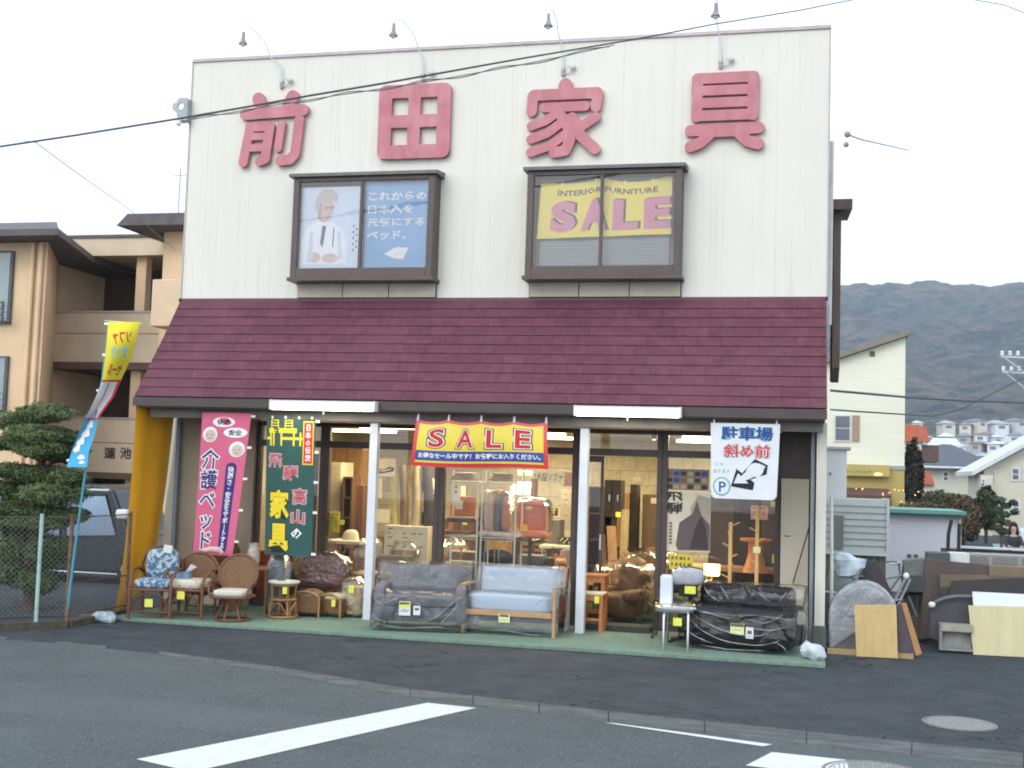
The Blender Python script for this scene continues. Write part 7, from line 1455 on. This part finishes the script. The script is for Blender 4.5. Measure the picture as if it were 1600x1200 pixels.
# more stock crowding the inside
for lb,r,Y,dep,mt,cat,kw in (
 ('low dark sideboard under the posters behind the first white post',(566,838,622,900),2.4,.4,wood2,'sideboard',dict(doors=3)),
 ('narrow black bookcase against the stone wall behind the carpet rolls',(655,752,672,900),3.2,.3,darkm,'bookcase',dict(shelves=5)),
 ('walnut chest of drawers deep behind the narrow wire rack',(688,812,744,900),3.6,.4,wood2,'chest',dict(doors=2)),
 ('tall oak cupboard deep behind the wide wire rack',(757,765,793,900),4.2,.4,wood3,'cupboard',dict(doors=2)),
 ('dark tv cabinet deep behind the salmon chair',(800,836,868,900),3.4,.4,darkm,'cabinet',dict(doors=2)),
 ('walnut bookcase left of the second white post at the back',(892,832,912,900),2.9,.4,wood2,'bookcase',dict(shelves=3)),
 ('dark wardrobe standing behind the folding screen',(1115,735,1150,900),2.4,.5,darkm,'wardrobe',dict(doors=2)),
 ('walnut wardrobe behind the red and white notice',(1152,728,1222,900),3.0,.5,wood2,'wardrobe',dict(doors=3)),
 ('walnut display hutch at the back left of the doorway',(918,760,944,900),4.4,.4,wood2,'hutch',dict(shelves=4))):
    cabinet(lb,r,Y,dep,mt,cat,cat.replace(' ','_') if cat!='chest' else 'chest_of_drawers',**kw)
for px,Y,lb,mt in ((700,1.9,'dark wood dining chair with a bare back inside the narrow rack view',wood2),(835,2.3,'oak dining chair beside the dark tv cabinet',wood3),(990,2.2,'black dining chair beyond the wrapped recliners',darkm),(650,2.0,'dark dining chair in front of the narrow black bookcase',darkm),(885,1.3,'walnut dining chair tucked under the white topped table',wood2)):
    a=atZ(px,915,.0); x=atY(px,880,Y).x; t=thing('wooden_chair',lb,'chair',(x,Y,0),R(px%50-20),'wooden dining chairs inside the shop')
    for sx in (-.19,.19):
        m=MB(); m.tube([(sx,.2,0),(sx,.21,.45),(sx,.27,.92)],.018,6); m.build('leg',mt,t,world=False); m=MB(); m.tube([(sx,-.2,0),(sx,-.19,.45)],.018,6); m.build('leg',mt,t,world=False)
    m=MB(); m.box(-.21,.21,-.21,.21,.44,.475); m.build('seat',mt,t,world=False,bevel=.01); m=MB()
    for k in range(4): m.box(-.19,.19,.235+.012*k,.25+.012*k,.60+.09*k,.64+.09*k)
    m.build('back_slats',mt,t,world=False)
m=MB(); m.box(.60,.86,-.10,-.05,.0,1.28); tag(m.build('beige_sheet',M('beige_panel',(0,0,0)),bevel=.004),'short beige sheet leaning on the wall behind the pink banner','sheet')

# small clutter low behind the sofas
for r,Y,dep,lb,mt in (((590,868,640,905),.55,.3,'flat brown carton lying low behind the grey sofa',M('carton_brown',(0,0,0))),((640,876,690,905),.9,.4,'dark low table box behind the back of the grey sofa',darkm),((700,862,742,905),1.0,.35,'brown carton standing in the shade under the narrow wire rack',M('carton_brown',(0,0,0))),((808,868,846,905),1.0,.35,'grey carton below the salmon chair',M('case_grey',(0,0,0))),((850,872,868,905),.9,.3,'slim black carton beside the kneeling chair',darkm)):
    x0,x1,z0,z1=prect(*r,Y); m=MB(); m.box(x0,x1,Y,Y+dep,.005,z1); tag(m.build('stored_carton',mt,bevel=.01),lb,'carton')
for px,Y,h,lb,mt in ((748,.62,1.5,'rolled dark rug standing between the two wire racks',M('charcoal_roll',(0,0,0))),(828,2.0,1.9,'rolled brown rug standing behind the salmon chair',M('brown_carpet_roll',(0,0,0))),(972,1.7,1.5,'rolled beige rug standing just inside the doorway',M('beige_carpet_roll',(0,0,0)))):
    a=atY(px,860,Y); m=MB(); m.tube([(a.x,Y,.01),(a.x+.03,Y+.05,h)],.055,12); tag(m.build('rolled_rug',mt,smooth=60),lb,'rug')
rr=random.Random(9)
for k,(px,lb) in enumerate(((530,'first small yellow price card on the goods left of the first post'),(645,'small yellow price card above the printed carton'),(722,'small yellow price card in the narrow wire rack'),(848,'small yellow price card between the salmon chair and the picture frame'),(962,'small yellow price card on the board inside the doorway'))):
    y=rr.choice((800,812,826)); x0,x1,z0,z1=prect(px,y,px+8,y+8,.75+.2*k); m=MB(); m.box(x0,x1,.75+.2*k,.755+.2*k,z0,z1); tag(m.build('price_card',tagm),lb,'price card')
